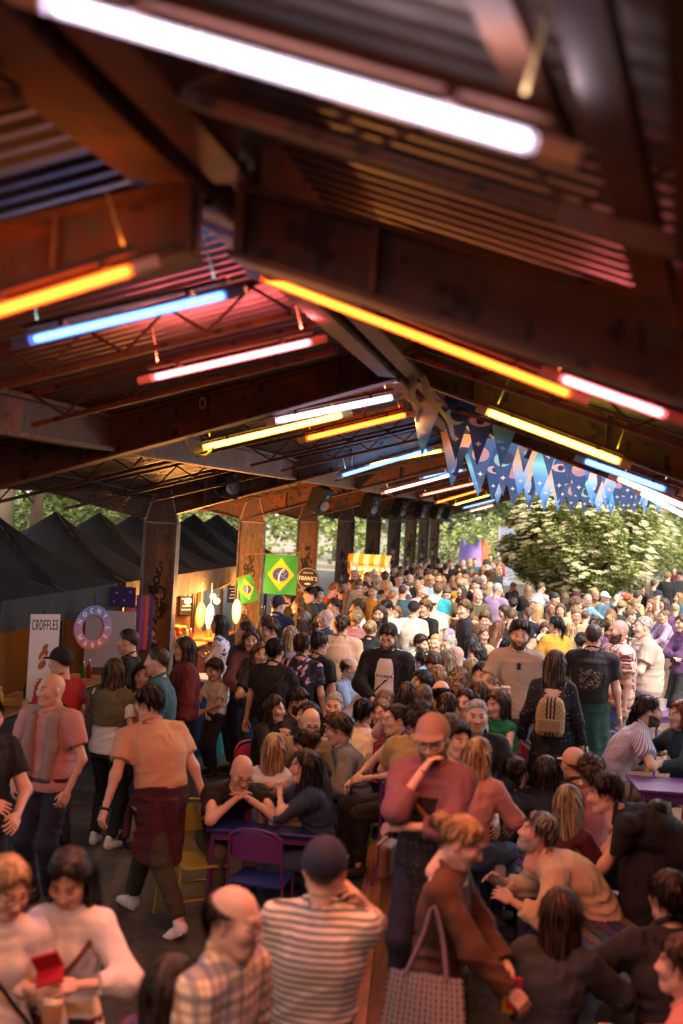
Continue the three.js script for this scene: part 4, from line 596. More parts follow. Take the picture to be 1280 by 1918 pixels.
// ---------- the people: place, pose, clothes ----------
const PEOPLE = [
{S:1.48,f:1,x:-1.244,z:-4.47,face:160,hair:"long",hc:"dark",tc:"#5a3a66",bc:"#131316",lod:"hero",topName:"sweater",sleeve:1.93,inf:0.019,label:"short person with dark brown hair in front of the walking person"},
{S:1.76,x:-1.068,z:-4.564,face:72,hair:"balding",hc:"dark",tc:"plaid",bc:"#171d33",lod:"hero",topName:"shirt",sleeve:0.75,glasses:1,head:[0.05,0.12,0],build:0.96,inf:0.02,label:"balding person with thin glasses in a pale checked shirt"},
{S:1.66,f:1,x:-2.094,z:-4.961,face:35,hair:"bob",hc:"blonde",tc:"#d6d0cb",bc:"#2a2a2e",lod:"hero",topName:"blouse",sleeve:1.85,build:0.88,glasses:1,head:[0.3,0.35,0],L:"down",R:"front",label:"person with ginger blonde bob and glasses in white blouse with black shoulder strap",more:EXTRA.strapBag},
{S:1.66,f:1,x:-1.888,z:-5.195,face:8,hair:"long",hc:"black",tc:"#d6d0cb",bc:"#131316",lod:"hero",topName:"shirt",sleeve:1.6,head:[-0.08,0.5,0],L:[0.1,1.22,0.27,0.9,-0.6,0],R:[-0.05,1.18,0.27,-0.9,-0.6,0],skirt:0.55,wide:0.03,build:0.86,label:"person with long black hair in white shirt looking down at a red wallet",more:EXTRA.leatherBag},
{S:1.79,x:-0.816,z:-5.197,face:182,hair:"cap",hc:"#171d33",tc:"stripes",bc:"#2c3b5a",lod:"hero",topName:"shirt",sleeve:0.72,R:"ear",head:[0,0.05,0],build:1.0,inf:0.016,uh:"brown",label:"person in navy cap and striped t-shirt holding a phone to the ear"},
{S:1.8,x:0.931,z:-5.749,face:250,hair:"short",hc:"brown",tc:"#c08078",bc:"#171d33",sit:1,lod:"hero",topName:"shirt",sleeve:1.55,lean:0.35,L:"reach",R:"reach",label:"person in salmon shirt resting a hand on the slatted table"},
{S:1.74,f:1,x:-0.36,z:-6.111,face:82,hair:"bun",hc:"blonde",tc:"#4d3020",bc:"#171d33",lod:"hero",topName:"sweater",sleeve:1.93,inf:0.018,head:[0.0,0.42,0],L:"front",R:[-0.17,1.0,0.36,-0.6,-0.9,-0.2],build:0.9,skirt:0.5,label:"person with ginger hair bun in brown cardigan carrying a patterned tote bag",more:EXTRA.tote},
{S:1.72,f:1,x:0.152,z:-6.318,face:165,hair:"long",hc:"dark",tc:"#2a3038",bc:"#171d33",sit:1,lod:"hero",topName:"jacket",sleeve:1.93,inf:0.019,lean:0.16,head:[0.3,0.1,0],R:"table",build:1.05,L:"rest",label:"person with very long dark hair in slate jacket holding a plastic cup"},
{S:1.85,x:0.791,z:-6.567,face:200,hair:"short",hc:"dark",tc:"#1b1c22",bc:"#131316",sit:1,lod:"hero",topName:"jacket",sleeve:1.93,inf:0.019,lean:0.25,L:"table",build:1.15,R:"rest",label:"person in black jacket cut off by the frame beside the slatted table"},
{S:1.73,y:0.3,x:-0.542,z:-7.171,face:-8,hair:"flatcap",hc:"#8a7466",tc:"#77505a",bc:"#171d33",lod:"hero",topName:"shirt",sleeve:1.55,head:[0,0.3,0.05],R:[-0.02,1.45,0.185,-0.6,-0.9,0.1],L:"fold",glasses:1,beard:"brown",inf:0.022,label:"person in pink flat cap and glasses covering the mouth with one hand",more:EXTRA.apron},
{S:1.82,x:-3.487,z:-7.775,face:60,hair:"short",hc:"dark",tc:"#101014",bc:"#171d33",lod:"hero",topName:"shirt",sleeve:0.62,build:1.15,L:"front",R:"hold",label:"person in black t-shirt half cut off beside the banner stall"},
{S:1.8,x:0.514,z:-8.408,face:-78,hair:"short",hc:"grey",tc:"#c9b295",bc:"#171d33",sit:1,lod:"near",topName:"jacket",sleeve:1.93,inf:0.019,lean:0.62,hunch:1.2,L:"reach",R:"reach",head:[0,-0.28,0],build:1.12,beard:"grey",label:"grey haired person in cream jacket hunched forward over the slatted table"},
{S:1.74,x:0.763,z:-8.497,face:160,hair:"short",hc:"dark",tc:"#15151a",bc:"#131316",sit:1,lod:"near",topName:"jacket",sleeve:1.93,inf:0.019,lean:0.3,hunch:0.5,L:"rest",R:"rest",label:"person in black jacket crouching beside the bending person"},
{S:1.8,x:1.139,z:-8.662,face:-95,hair:"short",hc:"dark",tc:"#131316",bc:"#131316",lod:"near",topName:"shirt",sleeve:0.62,lean:1.05,hunch:0.8,L:[0.12,0.62,0.78,0.5,-0.5,-0.4],R:[-0.12,0.6,0.8,-0.5,-0.5,-0.4],head:[0,0.2,0],build:1.1,inf:0.02,label:"person in black t-shirt bending over and reaching down to the bench"},
{S:1.68,f:1,y:0.3,x:-0.393,z:-8.801,face:160,hair:"long",hc:"blonde",tc:"#b9807a",bc:"#2c3b5a",sit:1,lod:"near",topName:"sweater",sleeve:1.93,inf:0.019,lean:0.12,L:"rest",R:"rest",label:"person with straight blonde hair in salmon pink sweater seen from behind"},
{S:1.72,f:1,x:0.199,z:-8.842,face:150,hair:"long",hc:"ash",tc:"#4c1522",bc:"#131316",sit:1,lod:"near",topName:"shirt",sleeve:0.62,lean:0.2,head:[0,0.2,-0.2],L:"rest",R:"rest",label:"person with very long ash blonde hair leaning sideways"},
{S:1.8,x:-2.695,z:-9.161,face:-122,hair:"short",hc:"dark",tc:"#c49a78",bc:"#3a3424",lod:"near",topName:"shirt",sleeve:0.62,lean:0.2,hunch:0.4,L:"dropL",R:"back",twist:-0.5,drop:0.05,head:[0.6,0.2,0],FL:[0.1,0.11,-0.42,0.1,0.55],FR:[-0.09,0.085,0.36],sc:"#d6d0cb",build:1.12,inf:0.02,label:"person in cream t-shirt striding past with a maroon jacket tied round the waist",more:EXTRA.waistJacket},
{S:1.78,x:-3.605,z:-9.254,face:-12,hair:"bald",hc:"dark",tc:"#b98684",bc:"#171d33",lod:"near",topName:"shirt",sleeve:0.62,head:[-0.45,0.0,0],L:"pocket",R:"pocket",build:1.1,inf:0.022,mz:"#8f8a88",label:"bald person in dusty pink t-shirt with a sweater draped over the shoulders",more:EXTRA.drape},
{S:1.74,y:0.3,x:-0.599,z:-9.295,face:40,hair:"side",hc:"dark",tc:"#4c1522",bc:"#171d33",sit:1,lod:"near",topName:"shirt",sleeve:0.62,L:"rest",R:"rest",label:"person with swept dark brown hair in maroon t-shirt, seated in the dense table rows"},
{S:1.7,f:1,x:-1.53,z:-9.472,face:-72,hair:"long",hc:"black",tc:"#25324a",bc:"#2c3b5a",sit:1,lod:"near",topName:"jacket",sleeve:1.93,inf:0.019,lean:0.22,L:[0.05,1.07,0.34,0.9,-0.6,0.1],R:[-0.05,1.07,0.34,-0.9,-0.6,0.1],label:"person with long black hair in denim jacket eating a burger"},
{S:1.7,f:1,y:0.3,x:-0.647,z:-9.661,face:170,hair:"bob",hc:"brown",tc:"#131316",bc:"#171d33",sit:1,lod:"near",topName:"shirt",sleeve:0.62,L:"rest",R:"rest",label:"person with brown bob in black t-shirt, seated in the dense table rows"},
{S:1.8,x:-2.358,z:-9.733,face:30,hair:"bald",hc:"dark",tc:"#131316",bc:"#4a4636",sit:1,lod:"near",topName:"shirt",sleeve:0.62,lean:0.6,hunch:0.8,L:[0.05,0.92,0.5,0.9,-0.5,0.1],R:[-0.05,0.92,0.5,-0.9,-0.5,0.1],head:[0,0.5,0],glasses:1,build:1.1,label:"bald person in black t-shirt bowed over food at the blue table"},
{S:1.82,y:0.3,x:-0.879,z:-9.756,face:172,hair:"curly",hc:"dark",tc:"#a58457",bc:"#a5865f",sit:1,lod:"near",topName:"shirt",sleeve:0.62,lean:0.12,L:"rest",R:"rest",label:"curly haired person in tan shirt seen from behind"},
{S:1.72,x:-0.307,z:-9.784,face:150,hair:"short",hc:"dark",tc:"#0e0d10",bc:"#131316",sit:1,lod:"near",topName:"jacket",sleeve:1.93,inf:0.019,lean:0.5,hunch:1,build:1.15,L:"rest",R:"rest",label:"person in bulky black coat bent low over the bench"},
{S:1.68,f:1,x:-2.023,z:-9.913,face:176,hair:"long",hc:"blonde",tc:"#d6d0cb",bc:"#2c3b5a",sit:1,lod:"near",topName:"shirt",sleeve:0,lean:0.08,L:"rest",R:"rest",label:"person with straight blonde hair in white tank top seen from behind"},
{S:1.68,f:1,x:0.072,z:-9.965,face:170,hair:"bob",hc:"dark",tc:"#131114",bc:"#131316",sit:1,lod:"near",topName:"jacket",sleeve:1.93,inf:0.019,lean:0.3,hunch:0.7,build:1.1,L:"rest",R:"rest",label:"person with a hair clip in black jacket hunched with back turned"},
{S:1.7,f:1,x:0.472,z:-10.08,face:-170,hair:"curly",hc:"brown",tc:"#a86a70",bc:"#171d33",sit:1,lod:"near",topName:"jacket",sleeve:1.93,inf:0.019,L:"rest",R:"rest",label:"curly haired person in rose jacket with striped collar"},
{S:1.68,f:1,y:0.3,x:-1.002,z:-10.147,face:-60,hair:"bun",hc:"dark",tc:"#131316",bc:"#131316",sit:1,lod:"near",topName:"shirt",sleeve:0,glasses:1,L:"table",R:"rest",label:"person with dark brown hair bun in black tank top, seated near the stalls"},
{S:1.72,x:0.378,z:-10.265,face:-150,hair:"cap",hc:"#cf9c84",tc:"#3a2a2a",bc:"#131316",sit:1,lod:"near",topName:"jacket",sleeve:1.93,inf:0.019,head:[0,0.15,0],uh:"light",L:"rest",R:"rest",label:"person in pale peach cap beside the curly haired person"},
{S:1.82,y:0.3,x:-0.458,z:-10.313,face:5,hair:"crop",hc:"grey",tc:"#131316",bc:"#1c3a52",sit:1,lod:"near",topName:"jacket",sleeve:1.93,inf:0.019,R:"front",beard:"grey",build:1.1,L:"rest",label:"smiling grey haired person in black jacket holding a beer bottle"},
{S:1.68,f:1,x:-1.685,z:-10.323,face:-120,hair:"bun",hc:"dark",tc:"#131316",bc:"#131316",sit:1,lod:"near",topName:"sweater",sleeve:1.93,inf:0.019,lean:0.3,head:[0,0.3,0],L:"rest",R:"rest",label:"person with dark brown hair bun in black sweater, seated near the stalls"},
{S:1.76,x:-4.16,z:-10.866,face:-125,hair:"cap",hc:"#131316",tc:"#9c2026",bc:"#2a2a2e",lod:"near",topName:"shirt",sleeve:0.62,head:[0.2,0.15,0],R:"hold",L:"down",label:"person in black cap and red t-shirt at the stall counter",more:EXTRA.crossStrap},
{S:1.67,f:1,y:0.3,x:-0.757,z:-10.934,face:168,hair:"pony",hc:"brown",tc:"#2a2a2e",bc:"#171d33",sit:1,lod:"near",topName:"shirt",sleeve:0.62,L:"rest",R:"rest",label:"person with brown ponytail in charcoal t-shirt, seated in the dense table rows"},
{S:1.68,f:1,x:-3.734,z:-10.981,face:168,hair:"bob",hc:"brown",tc:"#d6d0cb",bc:"#131316",lod:"near",topName:"shirt",sleeve:0.62,R:"down",L:"out",head:[0.35,0.1,0],sc:"#d6d0cb",len:1.95,binf:0.004,label:"person in white top and black leggings with an olive hoodie over the shoulders",more:EXTRA.hoodDrape},
{S:1.78,x:-1.469,z:-11.038,face:-70,hair:"side",hc:"brown",tc:"#6e6a68",bc:"#2c3b5a",sit:1,lod:"near",topName:"sweater",sleeve:1.93,inf:0.019,glasses:1,lean:0.25,hunch:0.4,head:[-0.1,0.2,0],L:"rest",R:"rest",label:"person in grey sweater and glasses leaning in over a table"},
{S:1.73,y:0.3,x:-0.979,z:-11.074,face:170,hair:"crop",hc:"brown",tc:"#5a3a66",bc:"#2a2a2e",sit:1,lod:"near",topName:"shirt",sleeve:0.62,skin:"c",L:"table",R:"table",label:"person with cropped brown hair in purple t-shirt, seated in the dense table rows"},
{S:1.8,x:-3.349,z:-11.167,face:-78,hair:"crop",hc:"dark",tc:"#2a5666",bc:"#171d33",lod:"near",topName:"jacket",sleeve:1.93,inf:0.019,head:[-0.2,0.05,0],label:"person in teal track jacket with white stripes down the sleeve",more:EXTRA.armStripes},
{S:1.78,x:-1.956,z:-11.22,face:10,hair:"bald",hc:"dark",tc:"#8f8068",bc:"#8a7a58",sit:1,lod:"near",topName:"shirt",sleeve:1.55,glasses:1,head:[0.2,0.35,0],build:1.15,L:"rest",R:"rest",label:"bald person with glasses in khaki shirt seated at a table"},
{S:1.64,f:1,x:-3.53,z:-11.249,face:10,hair:"long",hc:"dark",tc:"#c79a9c",bc:"#2a2a2e",lod:"near",topName:"shirt",sleeve:0.62,label:"person with long dark brown hair in pink t-shirt, standing behind the teal jacket"},
{S:1.76,y:0.3,x:-0.807,z:-11.377,face:200,hair:"balding",hc:"black",tc:"#b8862c",bc:"#2a2a2e",sit:1,lod:"near",topName:"shirt",sleeve:0.62,skin:"a",L:"eat",R:"rest",label:"person with thinning black hair in mustard t-shirt, seated in the dense table rows"},
{S:1.67,f:1,y:0.3,x:-1.148,z:-11.38,face:170,hair:"long",hc:"dark",tc:"#c79a9c",bc:"#171d33",sit:1,lod:"near",topName:"blouse",sleeve:1.85,L:"table",R:"table",label:"person with long dark brown hair in pink blouse, seated in the dense table rows"},
{S:1.67,f:1,y:0.3,x:-0.574,z:-11.423,face:-20,hair:"bun",hc:"dark",tc:"#d6d0cb",bc:"#2a2a2e",sit:1,lod:"near",topName:"shirt",sleeve:0.62,L:"chin",R:"table",label:"person with dark brown hair bun in white t-shirt, seated in the dense table rows"},
{S:1.67,f:1,y:0.3,x:-0.715,z:-11.542,face:172,hair:"bob",hc:"auburn",tc:"#c85a24",bc:"#171d33",sit:1,lod:"near",topName:"shirt",sleeve:0.62,L:"table",R:"table",label:"person with auburn bob in orange t-shirt, seated in the dense table rows"},
{S:1.82,y:0.3,x:0.706,z:-11.547,face:88,hair:"knot",hc:"dark",tc:"finestripe",bc:"#8a7a58",sit:1,lod:"near",topName:"shirt",sleeve:0.62,wrap:1,lean:0.35,hunch:0.6,L:"table",R:"table",inf:0.024,hem:-0.2,beard:"dark",label:"person with a small hair knot in blue striped shirt leaning on the purple table"},
{S:1.66,f:1,y:0.3,x:-0.269,z:-11.564,face:-40,hair:"bob",hc:"brown",tc:"#1f7a4a",bc:"#2c3b5a",sit:1,lod:"near",topName:"shirt",sleeve:0,head:[0,0.2,0],L:"rest",R:"rest",label:"person with brown bob in green tank top, seated in the dense table rows"},
{S:1.7,f:1,y:0.3,x:0.154,z:-11.587,face:176,hair:"long",hc:"brown",tc:"dots",bc:"dots",lod:"near",topName:"dress",sleeve:1.9,skirt:0.8,R:"down",label:"person with long brown hair in black dotted dress wearing a tan backpack",more:EXTRA.backpack},
{S:1.7,f:1,y:0.3,x:1.342,z:-11.652,face:-60,hair:"bob",hc:"red",tc:"#1f3c44",bc:"#171d33",sit:1,lod:"near",topName:"jacket",sleeve:1.93,inf:0.019,L:"table",R:"table",label:"person with ginger hair in teal jacket at the purple table"},
{S:1.68,f:1,x:-1.998,z:-11.757,face:-60,hair:"bob",hc:"dark",tc:"#131316",bc:"#171d33",sit:1,lod:"near",topName:"shirt",sleeve:0.62,L:"rest",R:"rest",label:"person with dark brown bob in black t-shirt, seated near the stalls"},
{S:1.76,x:-1.618,z:-11.803,face:165,hair:"short",hc:"black",tc:"#d6d0cb",bc:"#171d33",sit:1,lod:"near",topName:"shirt",sleeve:0.62,lean:0.2,L:"rest",R:"rest",label:"person with short black hair in white t-shirt, seated near the stalls"},
{S:1.67,f:1,y:0.3,x:-0.531,z:-11.894,face:176,hair:"pony",hc:"light",tc:"#c79a9c",bc:"#2c3b5a",sit:1,lod:"near",topName:"shirt",sleeve:0.62,L:"table",R:"table",label:"person with light ponytail in pink t-shirt, seated in the dense table rows"},
{S:1.7,f:1,x:-2.511,z:-11.955,face:62,hair:"long",hc:"dark",tc:"#131316",bc:"#131316",sit:1,lod:"near",topName:"sweater",sleeve:1.93,inf:0.019,L:"chin",R:"chin",label:"person with long dark hair in black sweater with clasped hands at a table"},
{S:1.8,x:-2.354,z:-12.169,face:70,hair:"short",hc:"dark",tc:"#2a2a2e",bc:"#171d33",sit:1,lod:"near",topName:"shirt",sleeve:0.62,beard:"dark",head:[0,0.25,0],L:"rest",R:"rest",label:"bearded person in charcoal t-shirt looking down at a table"},
{S:1.74,y:0.3,x:-0.763,z:-12.246,face:150,hair:"curly",hc:"ash",tc:"#8a7a58",bc:"#171d33",sit:1,lod:"near",topName:"shirt",sleeve:1.55,skin:"e",L:"eat",R:"rest",label:"person with curly ash hair in khaki shirt, seated in the dense table rows"},
{S:1.78,x:-1.904,z:-12.266,face:0,hair:"crop",hc:"grey",tc:"#2a2a2e",bc:"#171d33",sit:1,lod:"near",topName:"shirt",sleeve:0.62,L:"chin",head:[0,0.1,0],R:"rest",label:"person with cropped grey hair in charcoal t-shirt, seated near the stalls"},
{S:1.68,f:1,x:-1.436,z:-12.341,face:-15,hair:"long",hc:"light",tc:"#131316",bc:"#131316",sit:1,lod:"near",topName:"sweater",sleeve:1.93,inf:0.019,glasses:1,L:"rest",R:"rest",label:"person with long light brown hair in black sweater, seated near the stalls"},
{S:1.66,f:1,y:0.3,x:-0.451,z:-12.405,face:30,hair:"bob",hc:"grey",tc:"#8f8a88",bc:"#171d33",sit:1,lod:"near",topName:"shirt",sleeve:0.62,skin:"e",L:"rest",R:"rest",label:"person with grey bob in grey t-shirt, seated in the dense table rows"},
{S:1.88,y:0.3,x:-0.188,z:-12.448,face:2,hair:"side",hc:"dark",tc:"#a09080",bc:"#4c5a6a",lod:"near",topName:"shirt",sleeve:0.62,R:"hold",L:"down",beard:"dark",head:[0.05,0.1,0],inf:0.018,label:"tall bearded person in grey t-shirt and blue jeans holding a beer",more:EXTRA.shades},
{S:1.8,x:-4.073,z:-12.5,face:-85,hair:"crop",hc:"dark",tc:"#131316",bc:"#2a2a2e",lod:"near",topName:"shirt",sleeve:0.62,head:[0,0.1,0],label:"person with cropped dark brown hair in black t-shirt, standing at the ring sign stall"},
{S:1.67,f:1,y:0.3,x:-0.952,z:-12.691,face:-60,hair:"bob",hc:"black",tc:"#a48ab0",bc:"#171d33",sit:1,lod:"near",topName:"shirt",sleeve:0.62,lean:0.3,L:"chin",R:"table",label:"person with black bob in lilac t-shirt, seated in the dense table rows"},
{S:1.67,f:1,y:0.3,x:-0.983,z:-12.821,face:178,hair:"bob",hc:"blonde",tc:"#6f9fd0",bc:"#2c3b5a",sit:1,lod:"near",topName:"shirt",sleeve:1.55,L:"rest",R:"rest",label:"person with blonde bob in sky blue shirt, seated in the dense table rows"},
{S:1.72,f:1,x:-3.59,z:-12.879,face:-65,hair:"long",hc:"dark",tc:"#5c151c",bc:"#131316",lod:"near",topName:"blouse",sleeve:1.85,inf:0.03,head:[0.0,0.05,0],R:"front",label:"person with long dark hair in burgundy puff sleeve blouse"},
{S:1.67,f:1,x:-1.537,z:-12.908,face:150,hair:"bob",hc:"ash",tc:"#171d33",bc:"#171d33",sit:1,lod:"near",topName:"shirt",sleeve:0.62,L:"table",R:"table",label:"person with ash bob in navy t-shirt, seated near the stalls"},
{S:1.75,x:-2.697,z:-13.006,face:172,hair:"short",hc:"black",tc:"#131316",bc:"#2c3b5a",lod:"near",topName:"shirt",sleeve:0.62,R:"phone",label:"person with short black hair in black t-shirt with shoulder bag, seen from behind",more:EXTRA.backStrap},
{S:1.76,y:0.3,x:-0.513,z:-13.055,face:-20,hair:"side",hc:"dark",tc:"#171d33",bc:"#171d33",sit:1,lod:"near",topName:"shirt",sleeve:0.62,L:"rest",R:"rest",label:"person with swept dark brown hair in navy t-shirt, seated in the dense table rows"},
{S:1.84,y:0.3,x:0.541,z:-13.191,face:174,hair:"crop",hc:"dark",tc:"#0e0e11",bc:"#123832",lod:"near",topName:"shirt",sleeve:0.62,build:1.12,L:"front",R:"down",skirt:0.62,wide:0.05,label:"person in black printed t-shirt with a dark green jacket tied at the waist",more:EXTRA.backPrint},
{S:1.67,f:1,x:-2.912,z:-13.331,face:20,hair:"bob",hc:"light",tc:"#2a2a2e",bc:"#2c3b5a",lod:"near",topName:"shirt",sleeve:0.62,L:"phone",R:"phone",label:"person with light brown bob in charcoal t-shirt, standing near the stalls"},
{S:1.78,x:-2.497,z:-13.467,face:176,hair:"short",hc:"brown",tc:"tiedye",bc:"#2aa0b4",lod:"near",topName:"shirt",sleeve:0.62,len:0.9,label:"person in tie-dyed t-shirt and turquoise shorts seen from behind"},
{S:1.76,y:0.3,x:-0.413,z:-13.561,face:10,hair:"short",hc:"dark",tc:"#2a2a2e",bc:"#2c3b5a",sit:1,lod:"near",topName:"shirt",sleeve:0.62,L:"table",R:"table",label:"person with short dark brown hair in charcoal t-shirt, seated in the dense table rows"},
{S:1.96,x:-1.577,z:-13.604,face:-4,hair:"short",hc:"dark",tc:"#101013",bc:"#2c3b5a",lod:"mid",topName:"jacket",sleeve:1.93,inf:0.019,head:[-0.05,0.38,0],R:"front",L:"down",glasses:1,beard:"dark",build:1.1,label:"bearded person in black track jacket with white piping holding a blue bag",more:EXTRA.trackJacket},
{S:1.76,y:0.3,x:-1.055,z:-13.764,face:-10,hair:"side",hc:"brown",tc:"#d6d0cb",bc:"#2c3b5a",lod:"mid",topName:"shirt",sleeve:0.62,pose:"sit4",scale:1.0,label:"person with swept brown hair in white t-shirt, seated in the dense table rows"},
{S:1.67,f:1,y:0.3,x:-0.746,z:-13.778,face:165,hair:"long",hc:"blonde",tc:"#2a2a2e",bc:"#171d33",lod:"mid",topName:"shirt",sleeve:0,pose:"sit3",scale:1.0,label:"person with long blonde hair in charcoal tank top, seated in the dense table rows"},
{S:1.76,x:-2.403,z:-13.925,face:150,hair:"side",hc:"black",tc:"#131316",bc:"#131316",lod:"mid",topName:"shirt",sleeve:0.62,label:"person with swept black hair in black t-shirt, standing beside the tie-dyed t-shirt"},
{S:1.84,y:0.3,x:0.865,z:-14.083,face:-68,hair:"bald",hc:"dark",tc:"floral",bc:"#2c3b5a",lod:"near",topName:"shirt",sleeve:0.62,beard:"dark",build:1.12,inf:0.025,hem:-0.22,skin:"c",label:"bald bearded person in loose floral shirt"},
{S:1.67,f:1,y:0.3,x:-0.537,z:-14.149,face:170,hair:"bob",hc:"brown",tc:"#4c1522",bc:"#171d33",lod:"mid",topName:"sweater",sleeve:1.93,inf:0.019,pose:"sit",scale:1.0,label:"person with brown bob in maroon sweater, seated in the dense table rows"},
{S:1.27,x:-3.614,z:-14.288,face:-35,hair:"side",hc:"brown",tc:"#d6d0cb",bc:"#1b1c24",lod:"near",topName:"shirt",sleeve:0.62,head:[0.1,0.25,0],L:"front",R:"front",inf:0.012,label:"child in white polo shirt and dark jeans"},
{S:1.7,f:1,x:-3.26,z:-14.396,face:8,hair:"bob",hc:"brown",tc:"#6e4644",bc:"#1a2136",lod:"mid",topName:"jacket",sleeve:1.93,inf:0.019,R:"front",L:"down",head:[0.1,0.1,0],label:"person with brown bob in open rose brown jacket and dark jeans",more:EXTRA.darkFront},
{S:1.67,f:1,y:0.3,x:-1.023,z:-14.422,face:175,hair:"long",hc:"ash",tc:"#131316",bc:"#171d33",lod:"mid",topName:"shirt",sleeve:0.62,pose:"sit",scale:1.0,label:"person with long ash hair in black t-shirt, seated in the dense table rows"},
{S:1.67,f:1,x:-1.799,z:-14.469,face:-20,hair:"bob",hc:"light",tc:"#d6d0cb",bc:"#2c3b5a",lod:"mid",topName:"sweater",sleeve:1.93,inf:0.019,pose:"sit4",scale:1.0,label:"person with light brown bob in white sweater, seated near the stalls"},
{S:1.76,x:-3.353,z:-14.594,face:-120,hair:"crop",hc:"dark",tc:"#2c3b5a",bc:"#171d33",lod:"mid",topName:"shirt",sleeve:0.62,pose:"stand5",scale:1.0,label:"person with cropped dark brown hair in denim t-shirt, standing near the stalls"},
{S:1.8,x:-3.076,z:-14.675,face:-45,hair:"side",hc:"brown",tc:"#1c1f26",bc:"#171d33",lod:"mid",topName:"jacket",sleeve:1.93,inf:0.019,head:[-0.2,0.1,0],label:"person with swept brown hair in dark jacket over a yellow t-shirt",more:EXTRA.yellowFront},
{S:1.76,y:0.3,x:-0.751,z:-14.79,face:-70,hair:"bald",hc:"dark",tc:"#b79a7c",bc:"#171d33",lod:"mid",topName:"shirt",sleeve:0.62,pose:"sit2",scale:1.0,label:"person with bald head in beige t-shirt, seated in the dense table rows"},
{S:1.76,x:-2.261,z:-14.956,face:78,hair:"balding",hc:"dark",tc:"#8fa9c9",bc:"#171d33",lod:"mid",topName:"shirt",sleeve:1.55,build:1.15,beard:"grey",pose:"sit",scale:1.023,label:"person in light blue shirt seated beside the black track jacket"},
{S:1.8,y:0.3,x:1.29,z:-15.433,face:-78,hair:"crop",hc:"grey",tc:"#a89a90",bc:"#171d33",lod:"near",topName:"shirt",sleeve:0.62,build:1.25,lean:0.12,inf:0.025,hem:-0.18,L:"front",len:1.05,label:"stout grey haired person in pale grey t-shirt and navy shorts"},
{S:1.66,f:1,x:-3.014,z:-15.446,face:178,hair:"long",hc:"blonde",tc:"#a48ab0",bc:"#2c3b5a",lod:"mid",topName:"sweater",sleeve:1.93,inf:0.019,label:"person with long blonde hair in lilac sweater, standing near the stalls"},
{S:1.67,f:1,x:-1.567,z:-15.651,face:160,hair:"long",hc:"brown",tc:"#a86a70",bc:"#171d33",lod:"mid",topName:"shirt",sleeve:0.62,pose:"sit",scale:1.0,label:"person with long brown hair in rose t-shirt, seated in the dense table rows"},
{S:1.67,f:1,y:0.3,x:-0.595,z:-15.708,face:-75,hair:"bob",hc:"black",tc:"#1f7a4a",bc:"#131316",lod:"mid",topName:"shirt",sleeve:0.62,pose:"sit4",scale:1.0,label:"person with black bob in green t-shirt, seated in the dense table rows"},
{S:1.82,x:-2.429,z:-15.725,face:178,hair:"short",hc:"brown",tc:"#b8937c",bc:"#a5825f",lod:"mid",topName:"jacket",sleeve:1.93,inf:0.03,hem:-0.25,build:1.05,label:"person in long beige jacket and tan trousers seen from behind"},
{S:1.7,f:1,x:-4.003,z:-15.905,face:-80,hair:"long",hc:"dark",tc:"summer",bc:"summer",lod:"mid",topName:"dress",sleeve:0,R:"phone",L:"phone",skirt:0.75,label:"person in flowery summer dress clapping beside the stall lights"},
{S:1.76,y:0.3,x:-1.001,z:-16.123,face:-30,hair:"crop",hc:"grey",tc:"#6f9fd0",bc:"#2a2a2e",lod:"mid",topName:"shirt",sleeve:1.55,beard:"grey",pose:"sit2",scale:1.0,label:"white haired person in blue shirt over black seated in the dense rows"},
{S:1.67,f:1,y:0.3,x:-0.915,z:-16.547,face:160,hair:"bob",hc:"black",tc:"#131316",bc:"#171d33",lod:"mid",topName:"shirt",sleeve:0.62,pose:"sit3",scale:1.0,label:"person with black bob in black t-shirt, seated in the dense table rows"},
{S:1.76,y:0.3,x:-0.131,z:-16.643,face:-150,hair:"cap",hc:"#171d33",tc:"#d6d0cb",bc:"#171d33",lod:"mid",topName:"shirt",sleeve:0.62,pose:"sit2",scale:1.0,label:"person with navy cap in white t-shirt, seated at the tables facing the bush"},
{S:1.67,f:1,y:0.3,x:-0.51,z:-16.649,face:60,hair:"bob",hc:"black",tc:"#a48ab0",bc:"#171d33",lod:"mid",topName:"shirt",sleeve:0.62,pose:"sit4",scale:1.0,label:"person with black bob in lilac t-shirt, seated at the tables facing the bush"},
{S:1.7,f:1,x:-2.198,z:-16.73,face:172,hair:"bun",hc:"blonde",tc:"#131316",bc:"#131316",lod:"mid",topName:"jacket",sleeve:1.93,inf:0.019,label:"person with blonde hair bun in black jacket, standing beside the beige jacket"},
{S:1.67,f:1,y:0.3,x:0.213,z:-16.853,face:200,hair:"pony",hc:"black",tc:"#b8862c",bc:"#2c3b5a",lod:"mid",topName:"shirt",sleeve:0.62,skin:"a",pose:"stand5",scale:0.97,label:"person with black ponytail in mustard t-shirt, standing near the flowering bush"},
{S:1.76,x:-2.85,z:-17.233,face:-75,hair:"bald",hc:"grey",tc:"#171d33",bc:"#2a2a2e",lod:"mid",topName:"shirt",sleeve:0.62,pose:"stand2",scale:1.0,label:"person with bald head in navy t-shirt, standing near the stalls"},
{S:1.67,f:1,x:-1.521,z:-17.272,face:200,hair:"pony",hc:"black",tc:"#b79a7c",bc:"#2c3b5a",lod:"mid",topName:"jacket",sleeve:1.93,inf:0.019,skin:"b",pose:"sit4",scale:0.964,label:"person with black ponytail in beige jacket, seated in the dense table rows"},
{S:1.67,f:1,y:0.3,x:-0.03,z:-17.322,face:150,hair:"cap",hc:"#d6d0cb",tc:"#d6d0cb",bc:"#2c3b5a",lod:"mid",topName:"shirt",sleeve:0.62,uh:"black",pose:"sit4",scale:1.0,label:"person with white cap in white t-shirt, seated at the tables facing the bush"},
